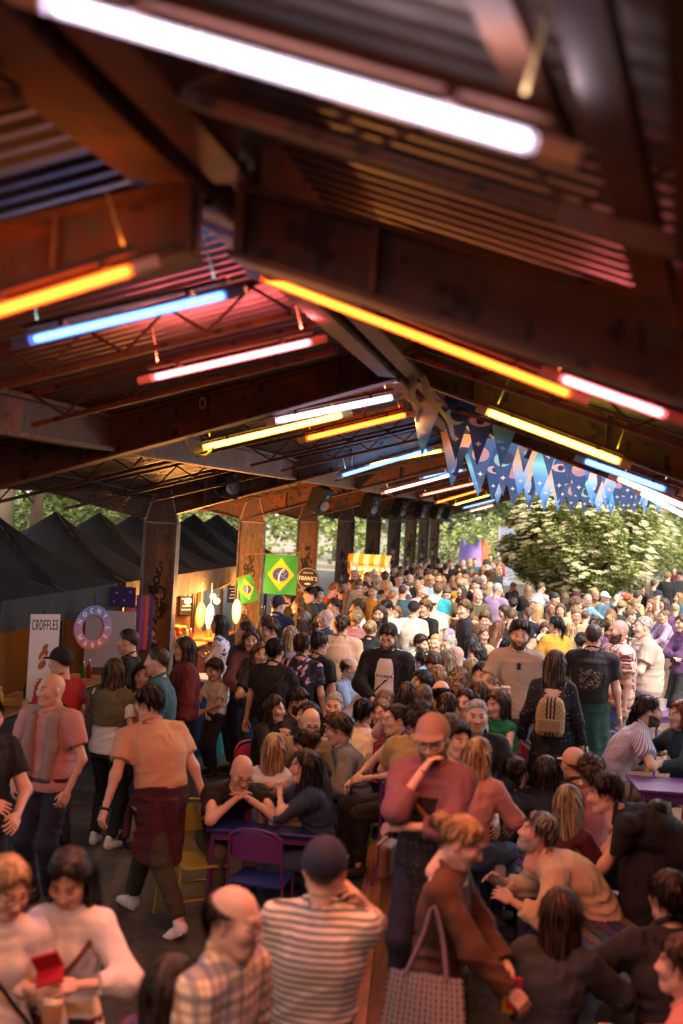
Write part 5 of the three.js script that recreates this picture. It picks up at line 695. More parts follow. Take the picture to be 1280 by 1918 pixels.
{S:1.76,y:0.3,x:0.549,z:-17.42,face:172,hair:"short",hc:"black",tc:"redplaid",bc:"#171d33",lod:"mid",topName:"shirt",sleeve:1.55,pose:"sit2",scale:1.0,label:"person with short black hair in red checked shirt, seated at the tables facing the bush"},
{S:1.67,f:1,x:-3.039,z:-17.486,face:160,hair:"pony",hc:"light",tc:"#a86a70",bc:"#171d33",lod:"mid",topName:"shirt",sleeve:0.62,pose:"stand3",scale:1.0,label:"person with light ponytail in rose t-shirt, standing near the stalls"},
{S:1.67,f:1,x:-3.246,z:-17.581,face:175,hair:"bob",hc:"ash",tc:"#d6d0cb",bc:"#2c3b5a",lod:"mid",topName:"shirt",sleeve:0.62,pose:"stand",scale:1.0,label:"person with ash bob in white t-shirt, standing near the stalls"},
{S:1.76,x:-3.661,z:-17.669,face:170,hair:"cap",hc:"#171d33",tc:"#1b2440",bc:"#171d33",lod:"mid",topName:"jacket",sleeve:1.93,inf:0.019,pose:"stand2",scale:1.057,label:"person in navy cap and navy jacket under the large flag"},
{S:1.67,f:1,y:0.3,x:0.096,z:-17.956,face:90,hair:"long",hc:"black",tc:"#d6d0cb",bc:"#171d33",lod:"mid",topName:"sweater",sleeve:1.93,inf:0.019,pose:"sit",scale:1.0,label:"person with long black hair in white sweater, seated at the tables facing the bush"},
{S:1.67,f:1,y:0.3,x:-0.812,z:-18.111,face:20,hair:"long",hc:"light",tc:"#b79a7c",bc:"#2c3b5a",lod:"mid",topName:"shirt",sleeve:0,pose:"sit",scale:0.994,label:"person with long light brown hair in beige tank top, seated in the dense table rows"},
{S:1.67,f:1,y:0.3,x:1.957,z:-18.143,face:-60,hair:"long",hc:"brown",tc:"#5a3a66",bc:"#2a2a2e",lod:"mid",topName:"shirt",sleeve:1.55,pose:"stand3",scale:1.0,label:"person with long brown hair in purple shirt, standing near the flowering bush"},
{S:1.67,f:1,y:0.3,x:-0.988,z:-18.374,face:70,hair:"bob",hc:"auburn",tc:"#c79a9c",bc:"#171d33",lod:"mid",topName:"blouse",sleeve:1.85,pose:"sit3",scale:1.0,label:"person with auburn bob in pink blouse, seated before the flowering bush"},
{S:1.67,f:1,x:-2.643,z:-18.414,face:178,hair:"curly",hc:"blonde",tc:"#a86a70",bc:"#2a2a2e",lod:"mid",topName:"sweater",sleeve:1.93,inf:0.019,pose:"stand",scale:1.0,label:"person with curly blonde hair in rose sweater, standing near the stalls"},
{S:1.76,x:-2.325,z:-18.634,face:5,hair:"long",hc:"dark",tc:"#2a2a2e",bc:"#131316",lod:"mid",topName:"shirt",sleeve:1.55,beard:"dark",pose:"stand2",scale:1.0,label:"long haired bearded person in dark patterned shirt facing the crowd"},
{S:1.76,x:-1.737,z:-18.635,face:40,hair:"side",hc:"dark",tc:"#d6d0cb",bc:"#171d33",lod:"mid",topName:"shirt",sleeve:0,beard:"dark",pose:"sit",scale:1.0,label:"bearded person with brown hair in white vest at the table rows"},
{S:1.67,f:1,y:0.3,x:-0.679,z:-19.035,face:150,hair:"long",hc:"auburn",tc:"#c79a9c",bc:"#2c3b5a",lod:"mid",topName:"shirt",sleeve:0,pose:"sit4",scale:1.0,label:"person with long auburn hair in pink tank top, seated before the flowering bush"},
{S:1.76,x:-3.051,z:-19.154,face:-60,hair:"side",hc:"dark",tc:"#a48ab0",bc:"#171d33",lod:"mid",topName:"shirt",sleeve:1.55,glasses:1,pose:"stand5",scale:1.0,label:"person with swept dark brown hair in lilac shirt, standing in the aisle by the columns"},
{S:1.76,x:-1.523,z:-19.34,face:0,hair:"crop",hc:"blonde",tc:"#1f7a4a",bc:"#171d33",lod:"mid",topName:"shirt",sleeve:0.62,skin:"e",pose:"sit2",scale:1.0,label:"person with cropped blonde hair in green t-shirt, seated in the dense table rows"},
{S:1.76,x:-2.74,z:-19.504,face:-70,hair:"short",hc:"brown",tc:"#d6d0cb",bc:"#2c3b5a",lod:"mid",topName:"shirt",sleeve:0.62,pose:"stand2",scale:1.0,label:"person with short brown hair in white t-shirt, standing in the aisle by the columns"},
{S:1.76,x:-1.114,z:-19.581,face:-70,hair:"side",hc:"light",tc:"#171d33",bc:"#171d33",lod:"mid",topName:"shirt",sleeve:1.55,skin:"e",pose:"stand5",scale:1.051,label:"person with swept light brown hair in navy shirt, standing in the aisle"},
{S:1.67,f:1,y:0.3,x:0.404,z:-19.626,face:160,hair:"long",hc:"blonde",tc:"#8a7a58",bc:"#2c3b5a",lod:"mid",topName:"shirt",sleeve:1.55,pose:"sit3",scale:1.0,label:"person with long blonde hair in khaki shirt, seated before the flowering bush"},
{S:1.76,x:-1.941,z:-19.693,face:170,hair:"cap",hc:"#131316",tc:"#d6d0cb",bc:"#2a2a2e",lod:"mid",topName:"shirt",sleeve:0.62,uh:"dark",pose:"stand",scale:1.011,label:"person with black cap in white t-shirt, standing in the aisle"},
{S:1.76,x:-2.319,z:-19.751,face:-30,hair:"short",hc:"black",tc:"#d6d0cb",bc:"#171d33",lod:"mid",topName:"shirt",sleeve:0.62,pose:"stand4",scale:1.0,label:"person with short black hair in white t-shirt, standing in the aisle"},
{S:1.67,f:1,y:0.3,x:0.049,z:-19.849,face:10,hair:"long",hc:"brown",tc:"#b79a7c",bc:"#2c3b5a",lod:"mid",topName:"shirt",sleeve:0.62,pose:"sit2",scale:1.0,label:"person with long brown hair in beige t-shirt, seated before the flowering bush"},
{S:1.8,x:-1.76,z:-19.906,face:-35,hair:"side",hc:"light",tc:"#131316",bc:"#2a2a2e",lod:"mid",topName:"shirt",sleeve:0.62,L:"hold",R:"hold",head:[-0.1,0.05,0],label:"person with fair swept hair in black hoodie carrying a tray of food"},
{S:1.67,f:1,x:-2.237,z:-19.966,face:0,hair:"long",hc:"light",tc:"#c79a9c",bc:"#2c3b5a",lod:"mid",topName:"shirt",sleeve:0.62,pose:"stand2",scale:1.0,label:"person with long light brown hair in pink t-shirt, standing in the aisle"},
{S:1.76,y:0.3,x:-0.462,z:-20.001,face:172,hair:"crop",hc:"brown",tc:"#2a2a2e",bc:"#131316",lod:"mid",topName:"jacket",sleeve:1.93,inf:0.019,pose:"sit4",scale:1.051,label:"person with cropped brown hair in charcoal jacket, seated before the flowering bush"},
{S:1.67,f:1,x:-3.781,z:-20.053,face:-70,hair:"long",hc:"brown",tc:"#2a2a2e",bc:"#131316",lod:"mid",topName:"sweater",sleeve:1.93,inf:0.019,pose:"stand",scale:1.0,label:"person with long brown hair in charcoal sweater, standing in the aisle by the columns"},
{S:1.76,y:0.3,x:-0.888,z:-20.42,face:10,hair:"side",hc:"light",tc:"#2a2a2e",bc:"#171d33",lod:"mid",topName:"jacket",sleeve:1.93,inf:0.019,pose:"sit2",scale:1.0,label:"person with swept light brown hair in charcoal jacket, seated before the flowering bush"},
{S:1.76,y:0.3,x:1.071,z:-20.603,face:170,hair:"short",hc:"blonde",tc:"#131316",bc:"#2a2a2e",lod:"mid",topName:"jacket",sleeve:1.93,inf:0.019,skin:"c",pose:"sit",scale:1.023,label:"person with short blonde hair in black jacket, seated before the flowering bush"},
{S:1.67,f:1,y:0.3,x:1.005,z:-20.641,face:-60,hair:"curly",hc:"dark",tc:"#5a3a66",bc:"#131316",lod:"mid",topName:"shirt",sleeve:0.62,pose:"sit",scale:1.0,label:"person with curly dark brown hair in purple t-shirt, seated before the flowering bush"},
{S:1.76,x:-1.755,z:-20.946,face:172,hair:"cap",hc:"#d6d0cb",tc:"#d6d0cb",bc:"#131316",lod:"mid",topName:"shirt",sleeve:0.62,pose:"stand",scale:1.034,label:"person with white cap in white t-shirt, standing far down the aisle"},
{S:1.67,f:1,x:-4.219,z:-21.351,face:-60,hair:"pony",hc:"brown",tc:"#2a2a2e",bc:"#171d33",lod:"mid",topName:"shirt",sleeve:0.62,pose:"stand3",scale:1.0,label:"person with brown ponytail in charcoal t-shirt, standing in the aisle by the columns"},
{S:1.76,x:-1.874,z:-21.372,face:178,hair:"short",hc:"brown",tc:"#c9b295",bc:"#171d33",lod:"mid",topName:"shirt",sleeve:0.62,pose:"stand5",scale:1.0,label:"person with short brown hair in cream t-shirt, standing far down the aisle"},
{S:1.76,y:0.3,x:0.903,z:-21.379,face:0,hair:"crop",hc:"brown",tc:"#8f8a88",bc:"#171d33",lod:"mid",topName:"shirt",sleeve:0.62,pose:"sit2",scale:1.0,label:"person with cropped brown hair in grey t-shirt, seated before the flowering bush"},
{S:1.76,x:-3.858,z:-21.481,face:-80,hair:"short",hc:"black",tc:"#2a2a2e",bc:"#2c3b5a",lod:"mid",topName:"shirt",sleeve:0.62,pose:"stand5",scale:1.0,label:"person with short black hair in charcoal t-shirt, standing in the aisle by the columns"},
{S:1.76,x:-3.835,z:-21.773,face:60,hair:"short",hc:"dark",tc:"#2a2a2e",bc:"#171d33",lod:"mid",topName:"shirt",sleeve:0.62,pose:"stand",scale:1.0,label:"person with short dark brown hair in charcoal t-shirt, standing in the aisle by the columns"},
{S:1.76,y:0.3,x:0.599,z:-22.33,face:0,hair:"short",hc:"light",tc:"#b79a7c",bc:"#171d33",lod:"far",topName:"shirt",sleeve:0.62,glasses:1,pose:"sit",scale:1.0,label:"person with short light brown hair in beige t-shirt, seated before the flowering bush"},
{S:1.67,f:1,x:-1.411,z:-22.375,face:30,hair:"curly",hc:"auburn",tc:"#c9b295",bc:"#2c3b5a",lod:"far",topName:"shirt",sleeve:0.62,pose:"sit",scale:1.0,label:"person with curly auburn hair in cream t-shirt, seated before the flowering bush"},
{S:1.76,x:-2.602,z:-22.451,face:150,hair:"crop",hc:"light",tc:"#4c1522",bc:"#171d33",lod:"far",topName:"shirt",sleeve:0.62,pose:"stand",scale:1.0,label:"person with cropped light brown hair in maroon t-shirt, standing far down the aisle"},
{S:1.67,f:1,x:-2.757,z:-22.504,face:165,hair:"pony",hc:"light",tc:"#b79a7c",bc:"#171d33",lod:"far",topName:"shirt",sleeve:0.62,pose:"stand2",scale:1.0,label:"person with light ponytail in beige t-shirt, standing far down the aisle"},
{S:1.67,f:1,y:0.3,x:-0.479,z:-22.573,face:-70,hair:"long",hc:"black",tc:"#d6d0cb",bc:"#2a2a2e",lod:"far",topName:"jacket",sleeve:1.93,inf:0.019,skin:"a",pose:"sit4",scale:1.012,label:"person with long black hair in white jacket, seated before the flowering bush"},
{S:1.67,f:1,y:0.3,x:0.779,z:-22.817,face:178,hair:"bun",hc:"brown",tc:"#131316",bc:"#171d33",lod:"far",topName:"sweater",sleeve:1.93,inf:0.019,pose:"sit2",scale:1.0,label:"person with brown hair bun in black sweater, seated before the flowering bush"},
{S:1.67,f:1,y:0.3,x:-0.248,z:-22.837,face:170,hair:"pony",hc:"brown",tc:"#171d33",bc:"#171d33",lod:"far",topName:"jacket",sleeve:1.93,inf:0.019,skin:"e",pose:"sit3",scale:0.976,label:"person with brown ponytail in navy jacket, seated before the flowering bush"},
{S:1.67,f:1,x:-3.431,z:-22.857,face:170,hair:"long",hc:"light",tc:"#5a3a66",bc:"#131316",lod:"far",topName:"shirt",sleeve:0.62,pose:"stand4",scale:1.0,label:"person with long light brown hair in purple t-shirt, standing in the aisle by the columns"},
{S:1.76,x:-3.591,z:-22.963,face:170,hair:"short",hc:"brown",tc:"#2f4f8a",bc:"#171d33",lod:"far",topName:"jacket",sleeve:1.93,inf:0.019,pose:"stand",scale:1.0,label:"person with short brown hair in blue jacket, standing in the aisle by the columns"},
{S:1.67,f:1,y:0.3,x:0.139,z:-23.134,face:170,hair:"pony",hc:"auburn",tc:"#b79a7c",bc:"#171d33",lod:"far",topName:"sweater",sleeve:1.93,inf:0.019,pose:"sit3",scale:1.0,label:"person with auburn ponytail in beige sweater, seated before the flowering bush"},
{S:1.67,f:1,y:0.3,x:1.229,z:-23.294,face:174,hair:"long",hc:"auburn",tc:"#2a2a2e",bc:"#131316",lod:"far",topName:"sweater",sleeve:1.93,inf:0.019,pose:"sit",scale:1.0,label:"person with long auburn hair in charcoal sweater, seated before the flowering bush"},
{S:1.67,f:1,y:0.3,x:-0.063,z:-23.347,face:175,hair:"long",hc:"blonde",tc:"#d6d0cb",bc:"#2c3b5a",lod:"far",topName:"shirt",sleeve:0.62,pose:"sit",scale:1.0,label:"person with long blonde hair in white t-shirt, seated before the flowering bush"},
{S:1.76,x:-3.065,z:-23.529,face:-20,hair:"short",hc:"brown",tc:"#c79a3c",bc:"#171d33",lod:"far",topName:"shirt",sleeve:0.62,pose:"stand",scale:1.0,label:"person with short brown hair in yellow t-shirt, standing far down the aisle"},
{S:1.76,x:-3.428,z:-23.564,face:60,hair:"crop",hc:"light",tc:"#b8862c",bc:"#171d33",lod:"far",topName:"jacket",sleeve:1.93,inf:0.019,skin:"e",pose:"stand3",scale:0.983,label:"person with cropped light brown hair in mustard jacket, standing in the aisle by the columns"},
{S:1.76,x:-1.223,z:-23.695,face:10,hair:"crop",hc:"auburn",tc:"#d6d0cb",bc:"#2a2a2e",lod:"far",topName:"jacket",sleeve:1.93,inf:0.019,skin:"a",pose:"sit2",scale:0.977,label:"person with cropped auburn hair in white jacket, seated before the flowering bush"},
{S:1.67,f:1,x:-1.765,z:-23.745,face:180,hair:"long",hc:"ash",tc:"#a48ab0",bc:"#131316",lod:"far",topName:"jacket",sleeve:1.93,inf:0.019,skin:"e",pose:"sit3",scale:0.976,label:"person with long ash hair in lilac jacket, seated before the flowering bush"},
{S:1.76,x:-1.92,z:-23.968,face:180,hair:"side",hc:"brown",tc:"#2aa0b4",bc:"#171d33",lod:"far",topName:"sweater",sleeve:1.93,inf:0.019,skin:"e",pose:"stand3",scale:1.045,label:"person with swept brown hair in turquoise sweater, standing far down the aisle"},
{S:1.76,x:-3.447,z:-23.989,face:30,hair:"side",hc:"brown",tc:"#8a7a58",bc:"#171d33",lod:"far",topName:"shirt",sleeve:0.62,skin:"b",pose:"stand3",scale:1.011,label:"person with swept brown hair in khaki t-shirt, standing in the aisle by the columns"},
{S:1.76,x:-2.607,z:-24.121,face:170,hair:"crop",hc:"dark",tc:"#2a5666",bc:"#171d33",lod:"far",topName:"shirt",sleeve:0.62,pose:"stand",scale:1.0,label:"person with cropped dark brown hair in teal t-shirt, standing far down the aisle"},
{S:1.76,x:-1.202,z:-24.196,face:30,hair:"balding",hc:"auburn",tc:"#5b543a",bc:"#2c3b5a",lod:"far",topName:"shirt",sleeve:1.55,skin:"e",pose:"stand3",scale:1.017,label:"person with thinning auburn hair in olive shirt, standing far down the aisle"},
{S:1.67,f:1,y:0.3,x:0.441,z:-24.308,face:-30,hair:"bob",hc:"brown",tc:"#c9b295",bc:"#2a2a2e",lod:"far",topName:"blouse",sleeve:1.85,pose:"sit3",scale:1.0,label:"person with brown bob in cream blouse, seated before the flowering bush"},
{S:1.76,x:-1.771,z:-24.312,face:0,hair:"short",hc:"brown",tc:"#5b543a",bc:"#171d33",lod:"far",topName:"shirt",sleeve:0.62,pose:"stand4",scale:1.0,label:"person with short brown hair in olive t-shirt, standing far down the aisle"},
{S:1.76,y:0.3,x:-0.168,z:-24.518,face:10,hair:"curly",hc:"grey",tc:"#131316",bc:"#8a7a58",lod:"far",topName:"jacket",sleeve:1.93,inf:0.019,skin:"a",pose:"sit2",scale:1.023,label:"person with curly grey hair in black jacket, seated before the flowering bush"},
{S:1.76,y:0.3,x:0.496,z:-24.53,face:60,hair:"curly",hc:"brown",tc:"#b79a7c",bc:"#2a2a2e",lod:"far",topName:"shirt",sleeve:1.55,skin:"a",pose:"sit3",scale:1.051,label:"person with curly brown hair in beige shirt, seated before the flowering bush"},
{S:1.67,f:1,y:0.3,x:1.533,z:-24.562,face:60,hair:"bun",hc:"brown",tc:"#2a2a2e",bc:"#171d33",lod:"far",topName:"shirt",sleeve:0.62,skin:"e",pose:"sit3",scale:0.964,label:"person with brown hair bun in charcoal t-shirt, seated before the flowering bush"},
{S:1.67,f:1,y:0.3,x:2.344,z:-24.563,face:-70,hair:"bun",hc:"brown",tc:"#a48ab0",bc:"#8a7a58",lod:"far",topName:"jacket",sleeve:1.93,inf:0.019,skin:"b",pose:"sit",scale:0.982,label:"person with brown hair bun in lilac jacket, seated before the flowering bush"},
{S:1.67,f:1,x:-4.03,z:-24.611,face:140,hair:"curly",hc:"red",tc:"#d2603c",bc:"#131316",lod:"far",topName:"jacket",sleeve:1.93,inf:0.019,pose:"stand4",scale:1.0,label:"person with curly red hair in coral jacket, standing in the aisle by the columns"},
{S:1.76,x:-2.334,z:-24.718,face:60,hair:"crop",hc:"ash",tc:"#c79a9c",bc:"#8a7a58",lod:"far",topName:"jacket",sleeve:1.93,inf:0.019,skin:"a",pose:"stand",scale:1.0,label:"person with cropped ash hair in pink jacket, standing far down the aisle"},
{S:1.67,f:1,y:0.3,x:0.806,z:-25.328,face:200,hair:"curly",hc:"auburn",tc:"#171d33",bc:"#131316",lod:"far",topName:"jacket",sleeve:1.93,inf:0.019,skin:"b",pose:"sit3",scale:1.012,label:"person with curly auburn hair in navy jacket, seated before the flowering bush"},
{S:1.67,f:1,y:0.3,x:-0.482,z:-25.428,face:200,hair:"curly",hc:"black",tc:"#131316",bc:"#8a7a58",lod:"far",topName:"sweater",sleeve:1.93,inf:0.019,skin:"c",pose:"sit2",scale:0.964,label:"person with curly black hair in black sweater, seated before the flowering bush"},
{S:1.76,x:-0.886,z:-25.489,face:150,hair:"crop",hc:"grey",tc:"#a48ab0",bc:"#171d33",lod:"far",topName:"jacket",sleeve:1.93,inf:0.019,skin:"a",pose:"stand2",scale:1.051,label:"person with cropped grey hair in lilac jacket, standing near the flowering bush"},
{S:1.76,x:-3.052,z:-25.51,face:180,hair:"side",hc:"blonde",tc:"#2aa0b4",bc:"#8a7a58",lod:"far",topName:"sweater",sleeve:1.93,inf:0.019,skin:"b",pose:"stand2",scale:0.977,label:"person with swept blonde hair in turquoise sweater, standing far down the aisle"},
{S:1.76,y:0.3,x:1.552,z:-25.607,face:178,hair:"cap",hc:"#8a7a58",tc:"#2a2a2e",bc:"#171d33",lod:"far",topName:"shirt",sleeve:0.62,pose:"sit2",scale:1.0,label:"person with khaki cap in charcoal t-shirt, seated before the flowering bush"},
{S:1.76,x:-3.301,z:-25.648,face:170,hair:"side",hc:"ash",tc:"#2a2a2e",bc:"#131316",lod:"far",topName:"jacket",sleeve:1.93,inf:0.019,skin:"a",pose:"stand3",scale:1.034,label:"person with swept ash hair in charcoal jacket, standing far down the aisle"},
{S:1.67,f:1,x:-3.523,z:-25.733,face:0,hair:"bun",hc:"black",tc:"#d6d0cb",bc:"#171d33",lod:"far",topName:"jacket",sleeve:1.93,inf:0.019,skin:"a",pose:"stand4",scale:1.006,label:"person with black hair bun in white jacket, standing in the aisle by the columns"},
{S:1.76,x:-2.704,z:-25.911,face:-70,hair:"crop",hc:"black",tc:"#5a3a66",bc:"#8a7a58",lod:"far",topName:"jacket",sleeve:1.93,inf:0.019,skin:"e",pose:"stand5",scale:0.989,label:"person with cropped black hair in purple jacket, standing far down the aisle"},
{S:1.76,y:0.3,x:2.702,z:-26.029,face:200,hair:"balding",hc:"ash",tc:"#5a3a66",bc:"#2a2a2e",lod:"far",topName:"sweater",sleeve:1.93,inf:0.019,skin:"b",pose:"sit2",scale:1.006,label:"person with thinning ash hair in purple sweater, seated before the flowering bush"},
{S:1.67,f:1,x:1.827,z:-26.15,face:60,hair:"bun",hc:"light",tc:"#2a2a2e",bc:"#8a7a58",lod:"far",topName:"sweater",sleeve:1.93,inf:0.019,skin:"b",pose:"stand5",scale:1.018,label:"person with light brown hair bun in charcoal sweater, standing near the flowering bush"},
{S:1.67,f:1,x:-3.887,z:-26.397,face:-40,hair:"long",hc:"dark",tc:"#d2603c",bc:"#2c3b5a",lod:"far",topName:"shirt",sleeve:0.62,pose:"stand2",scale:1.0,label:"person with long dark brown hair in coral t-shirt, standing in the aisle by the columns"},
{S:1.76,x:-1.916,z:-26.574,face:-70,hair:"short",hc:"grey",tc:"#2aa0b4",bc:"#171d33",lod:"far",topName:"jacket",sleeve:1.93,inf:0.019,skin:"a",pose:"sit4",scale:1.0,label:"person with short grey hair in turquoise jacket, seated before the flowering bush"},
{S:1.76,x:-2.975,z:-26.589,face:40,hair:"short",hc:"brown",tc:"#d6d0cb",bc:"#2a2a2e",lod:"far",topName:"shirt",sleeve:0.62,glasses:1,pose:"stand2",scale:1.057,label:"person with short brown hair in white t-shirt, standing far down the aisle"},
{S:1.76,y:0.3,x:0.123,z:-26.662,face:60,hair:"short",hc:"black",tc:"#171d33",bc:"#2a2a2e",lod:"far",topName:"shirt",sleeve:0.62,skin:"a",pose:"sit3",scale:1.006,label:"person with short black hair in navy t-shirt, seated before the flowering bush"},
{S:1.76,x:-3.312,z:-27.027,face:172,hair:"short",hc:"dark",tc:"#b79a7c",bc:"#171d33",lod:"far",topName:"shirt",sleeve:0.62,pose:"stand",scale:1.051,label:"person with short dark brown hair in beige t-shirt, standing far down the aisle"},
{S:1.76,x:-3.971,z:-27.149,face:10,hair:"side",hc:"grey",tc:"#8f8a88",bc:"#8a7a58",lod:"far",topName:"sweater",sleeve:1.93,inf:0.019,skin:"c",pose:"stand3",scale:1.034,label:"person with swept grey hair in grey sweater, standing in the aisle by the columns"},
{S:1.67,f:1,x:-1.658,z:-27.221,face:-60,hair:"long",hc:"dark",tc:"#5c151c",bc:"#131316",lod:"far",topName:"sweater",sleeve:1.93,inf:0.019,pose:"stand",scale:1.0,label:"person with long dark brown hair in burgundy sweater, standing far down the aisle"},
{S:1.67,f:1,x:2.554,z:-27.442,face:-70,hair:"long",hc:"dark",tc:"#b8937c",bc:"#4d3020",lod:"far",topName:"shirt",sleeve:0.62,pose:"stand3",scale:1.0,label:"person with long dark hair in tan t-shirt with a hand on the neck"},
{S:1.76,x:-2.824,z:-27.503,face:0,hair:"balding",hc:"dark",tc:"#131316",bc:"#2a2a2e",lod:"far",topName:"shirt",sleeve:0.62,beard:"dark",pose:"stand",scale:1.034,label:"person with thinning dark brown hair in black t-shirt, standing far down the aisle"},
{S:1.76,y:0.3,x:0.831,z:-27.531,face:40,hair:"balding",hc:"grey",tc:"#6f9fd0",bc:"#171d33",lod:"far",topName:"shirt",sleeve:1.55,glasses:1,pose:"sit2",scale:1.0,label:"person with thinning grey hair in sky blue shirt, seated before the flowering bush"},
{S:1.8,x:-1.382,z:-27.553,face:-20,hair:"curly",hc:"dark",tc:"#2a2a2e",bc:"#131316",lod:"far",topName:"shirt",sleeve:0.62,L:"mouth",R:"down",label:"curly haired person in dark printed t-shirt drinking from a green can"},
{S:1.76,y:0.3,x:0.723,z:-27.753,face:0,hair:"cap",hc:"#4c1522",tc:"#131316",bc:"#171d33",lod:"far",topName:"shirt",sleeve:0.62,pose:"sit",scale:1.0,label:"person with maroon cap in black t-shirt, seated before the flowering bush"},
{S:1.76,x:1.291,z:-27.796,face:60,hair:"cap",hc:"#d6d0cb",tc:"#4c6a80",bc:"#171d33",lod:"far",topName:"shirt",sleeve:0.62,uh:"grey",pose:"stand2",scale:0.966,label:"person with white cap in #4c6a80 t-shirt, standing near the flowering bush"},
{S:1.67,f:1,y:0.3,x:0.472,z:-27.856,face:172,hair:"long",hc:"brown",tc:"#c9b295",bc:"#2c3b5a",lod:"far",topName:"blouse",sleeve:1.85,pose:"sit2",scale:1.0,label:"person with long brown hair in cream blouse, seated before the flowering bush"},
{S:1.67,f:1,x:-1.487,z:-27.92,face:180,hair:"bob",hc:"brown",tc:"#171d33",bc:"#2a2a2e",lod:"far",topName:"jacket",sleeve:1.93,inf:0.019,skin:"a",pose:"stand",scale:0.994,label:"person with brown bob in navy jacket, standing far down the aisle"},
{S:1.76,x:-3.762,z:-27.931,face:-60,hair:"short",hc:"light",tc:"#c9b295",bc:"#2c3b5a",lod:"far",topName:"shirt",sleeve:1.55,pose:"stand5",scale:1.0,label:"person with short light brown hair in cream shirt, standing in the aisle by the columns"},
{S:1.67,f:1,x:-2.702,z:-27.941,face:10,hair:"long",hc:"blonde",tc:"#131316",bc:"#131316",lod:"far",topName:"sweater",sleeve:1.93,inf:0.019,pose:"stand3",scale:1.0,label:"person with long blonde hair in black sweater, standing far down the aisle"},
{S:1.76,x:1.989,z:-27.974,face:120,hair:"short",hc:"dark",tc:"#c9a878",bc:"#2c3b5a",lod:"far",topName:"shirt",sleeve:0.62,pose:"stand5",scale:1.0,label:"person with short dark brown hair in #c9a878 t-shirt, standing near the flowering bush"},
{S:1.76,x:-1.074,z:-28.023,face:40,hair:"bald",hc:"light",tc:"#6f9fd0",bc:"#171d33",lod:"far",topName:"shirt",sleeve:0.62,glasses:1,pose:"sit",scale:1.0,label:"person with bald head in sky blue t-shirt, seated before the flowering bush"},
{S:1.67,f:1,y:0.3,x:2.394,z:-28.088,face:-30,hair:"long",hc:"auburn",tc:"#b79a7c",bc:"#8a7a58",lod:"far",topName:"sweater",sleeve:1.93,inf:0.019,skin:"a",pose:"sit2",scale:1.0,label:"person with long auburn hair in beige sweater, seated before the flowering bush"},
{S:1.76,y:0.3,x:1.8,z:-28.124,face:172,hair:"cap",hc:"#c85a24",tc:"#131316",bc:"#2a2a2e",lod:"far",topName:"jacket",sleeve:1.93,inf:0.019,pose:"sit",scale:1.0,label:"person with orange cap in black jacket, seated before the flowering bush"},
{S:1.67,f:1,x:-1.812,z:-28.23,face:-30,hair:"pony",hc:"ash",tc:"#131316",bc:"#131316",lod:"far",topName:"shirt",sleeve:0.62,skin:"e",pose:"sit4",scale:0.994,label:"person with ash ponytail in black t-shirt, seated before the flowering bush"},
{S:1.76,x:-3.695,z:-28.247,face:0,hair:"balding",hc:"black",tc:"#131316",bc:"#171d33",lod:"far",topName:"shirt",sleeve:0.62,skin:"e",pose:"stand4",scale:1.051,label:"person with thinning black hair in black t-shirt, standing far down the aisle"},
{S:1.67,f:1,x:-1.29,z:-28.535,face:0,hair:"curly",hc:"brown",tc:"#a48ab0",bc:"#2a2a2e",lod:"far",topName:"shirt",sleeve:1.55,skin:"c",pose:"stand4",scale:0.988,label:"person with curly brown hair in lilac shirt, standing near the flowering bush"},
{S:1.67,f:1,x:-1.802,z:-28.575,face:180,hair:"curly",hc:"ash",tc:"#b8862c",bc:"#131316",lod:"far",topName:"jacket",sleeve:1.93,inf:0.019,skin:"b",pose:"stand4",scale:1.024,label:"person with curly ash hair in mustard jacket, standing far down the aisle"},
{S:1.76,x:2.515,z:-28.838,face:-40,hair:"cap",hc:"#171d33",tc:"#d6d0cb",bc:"#171d33",lod:"far",topName:"shirt",sleeve:1.55,pose:"stand3",scale:1.0,label:"person with navy cap in white shirt, standing near the flowering bush"},
{S:1.67,f:1,x:-1.416,z:-29.023,face:180,hair:"bun",hc:"grey",tc:"#4c1522",bc:"#131316",lod:"far",topName:"sweater",sleeve:1.93,inf:0.019,skin:"a",pose:"sit2",scale:1.0,label:"person with grey hair bun in maroon sweater, seated before the flowering bush"},
{S:1.76,y:0.3,x:1.081,z:-29.035,face:30,hair:"crop",hc:"blonde",tc:"#8a7a58",bc:"#131316",lod:"far",topName:"shirt",sleeve:0.62,skin:"c",pose:"sit4",scale:1.006,label:"person with cropped blonde hair in khaki t-shirt, seated before the flowering bush"},
{S:1.76,x:-2.559,z:-29.068,face:60,hair:"curly",hc:"blonde",tc:"#8fa9c9",bc:"#131316",lod:"far",topName:"shirt",sleeve:0.62,skin:"c",pose:"stand3",scale:0.983,label:"person with curly blonde hair in light blue t-shirt, standing far down the aisle"},
{S:1.67,f:1,x:-1.177,z:-29.09,face:165,hair:"long",hc:"ash",tc:"#d6d0cb",bc:"#2a2a2e",lod:"far",topName:"shirt",sleeve:0.62,pose:"stand2",scale:1.0,label:"person with long ash hair in white t-shirt, standing near the flowering bush"},
{S:1.76,x:-1.895,z:-29.242,face:160,hair:"short",hc:"light",tc:"#171d33",bc:"#131316",lod:"far",topName:"shirt",sleeve:0.62,pose:"stand",scale:1.0,label:"person with short light brown hair in navy t-shirt, standing far down the aisle"},
{S:1.67,f:1,x:-4.175,z:-29.314,face:170,hair:"bun",hc:"brown",tc:"#c79a9c",bc:"#171d33",lod:"far",topName:"shirt",sleeve:0.62,skin:"c",pose:"stand",scale:0.97,label:"person with brown hair bun in pink t-shirt, standing in the aisle by the columns"},
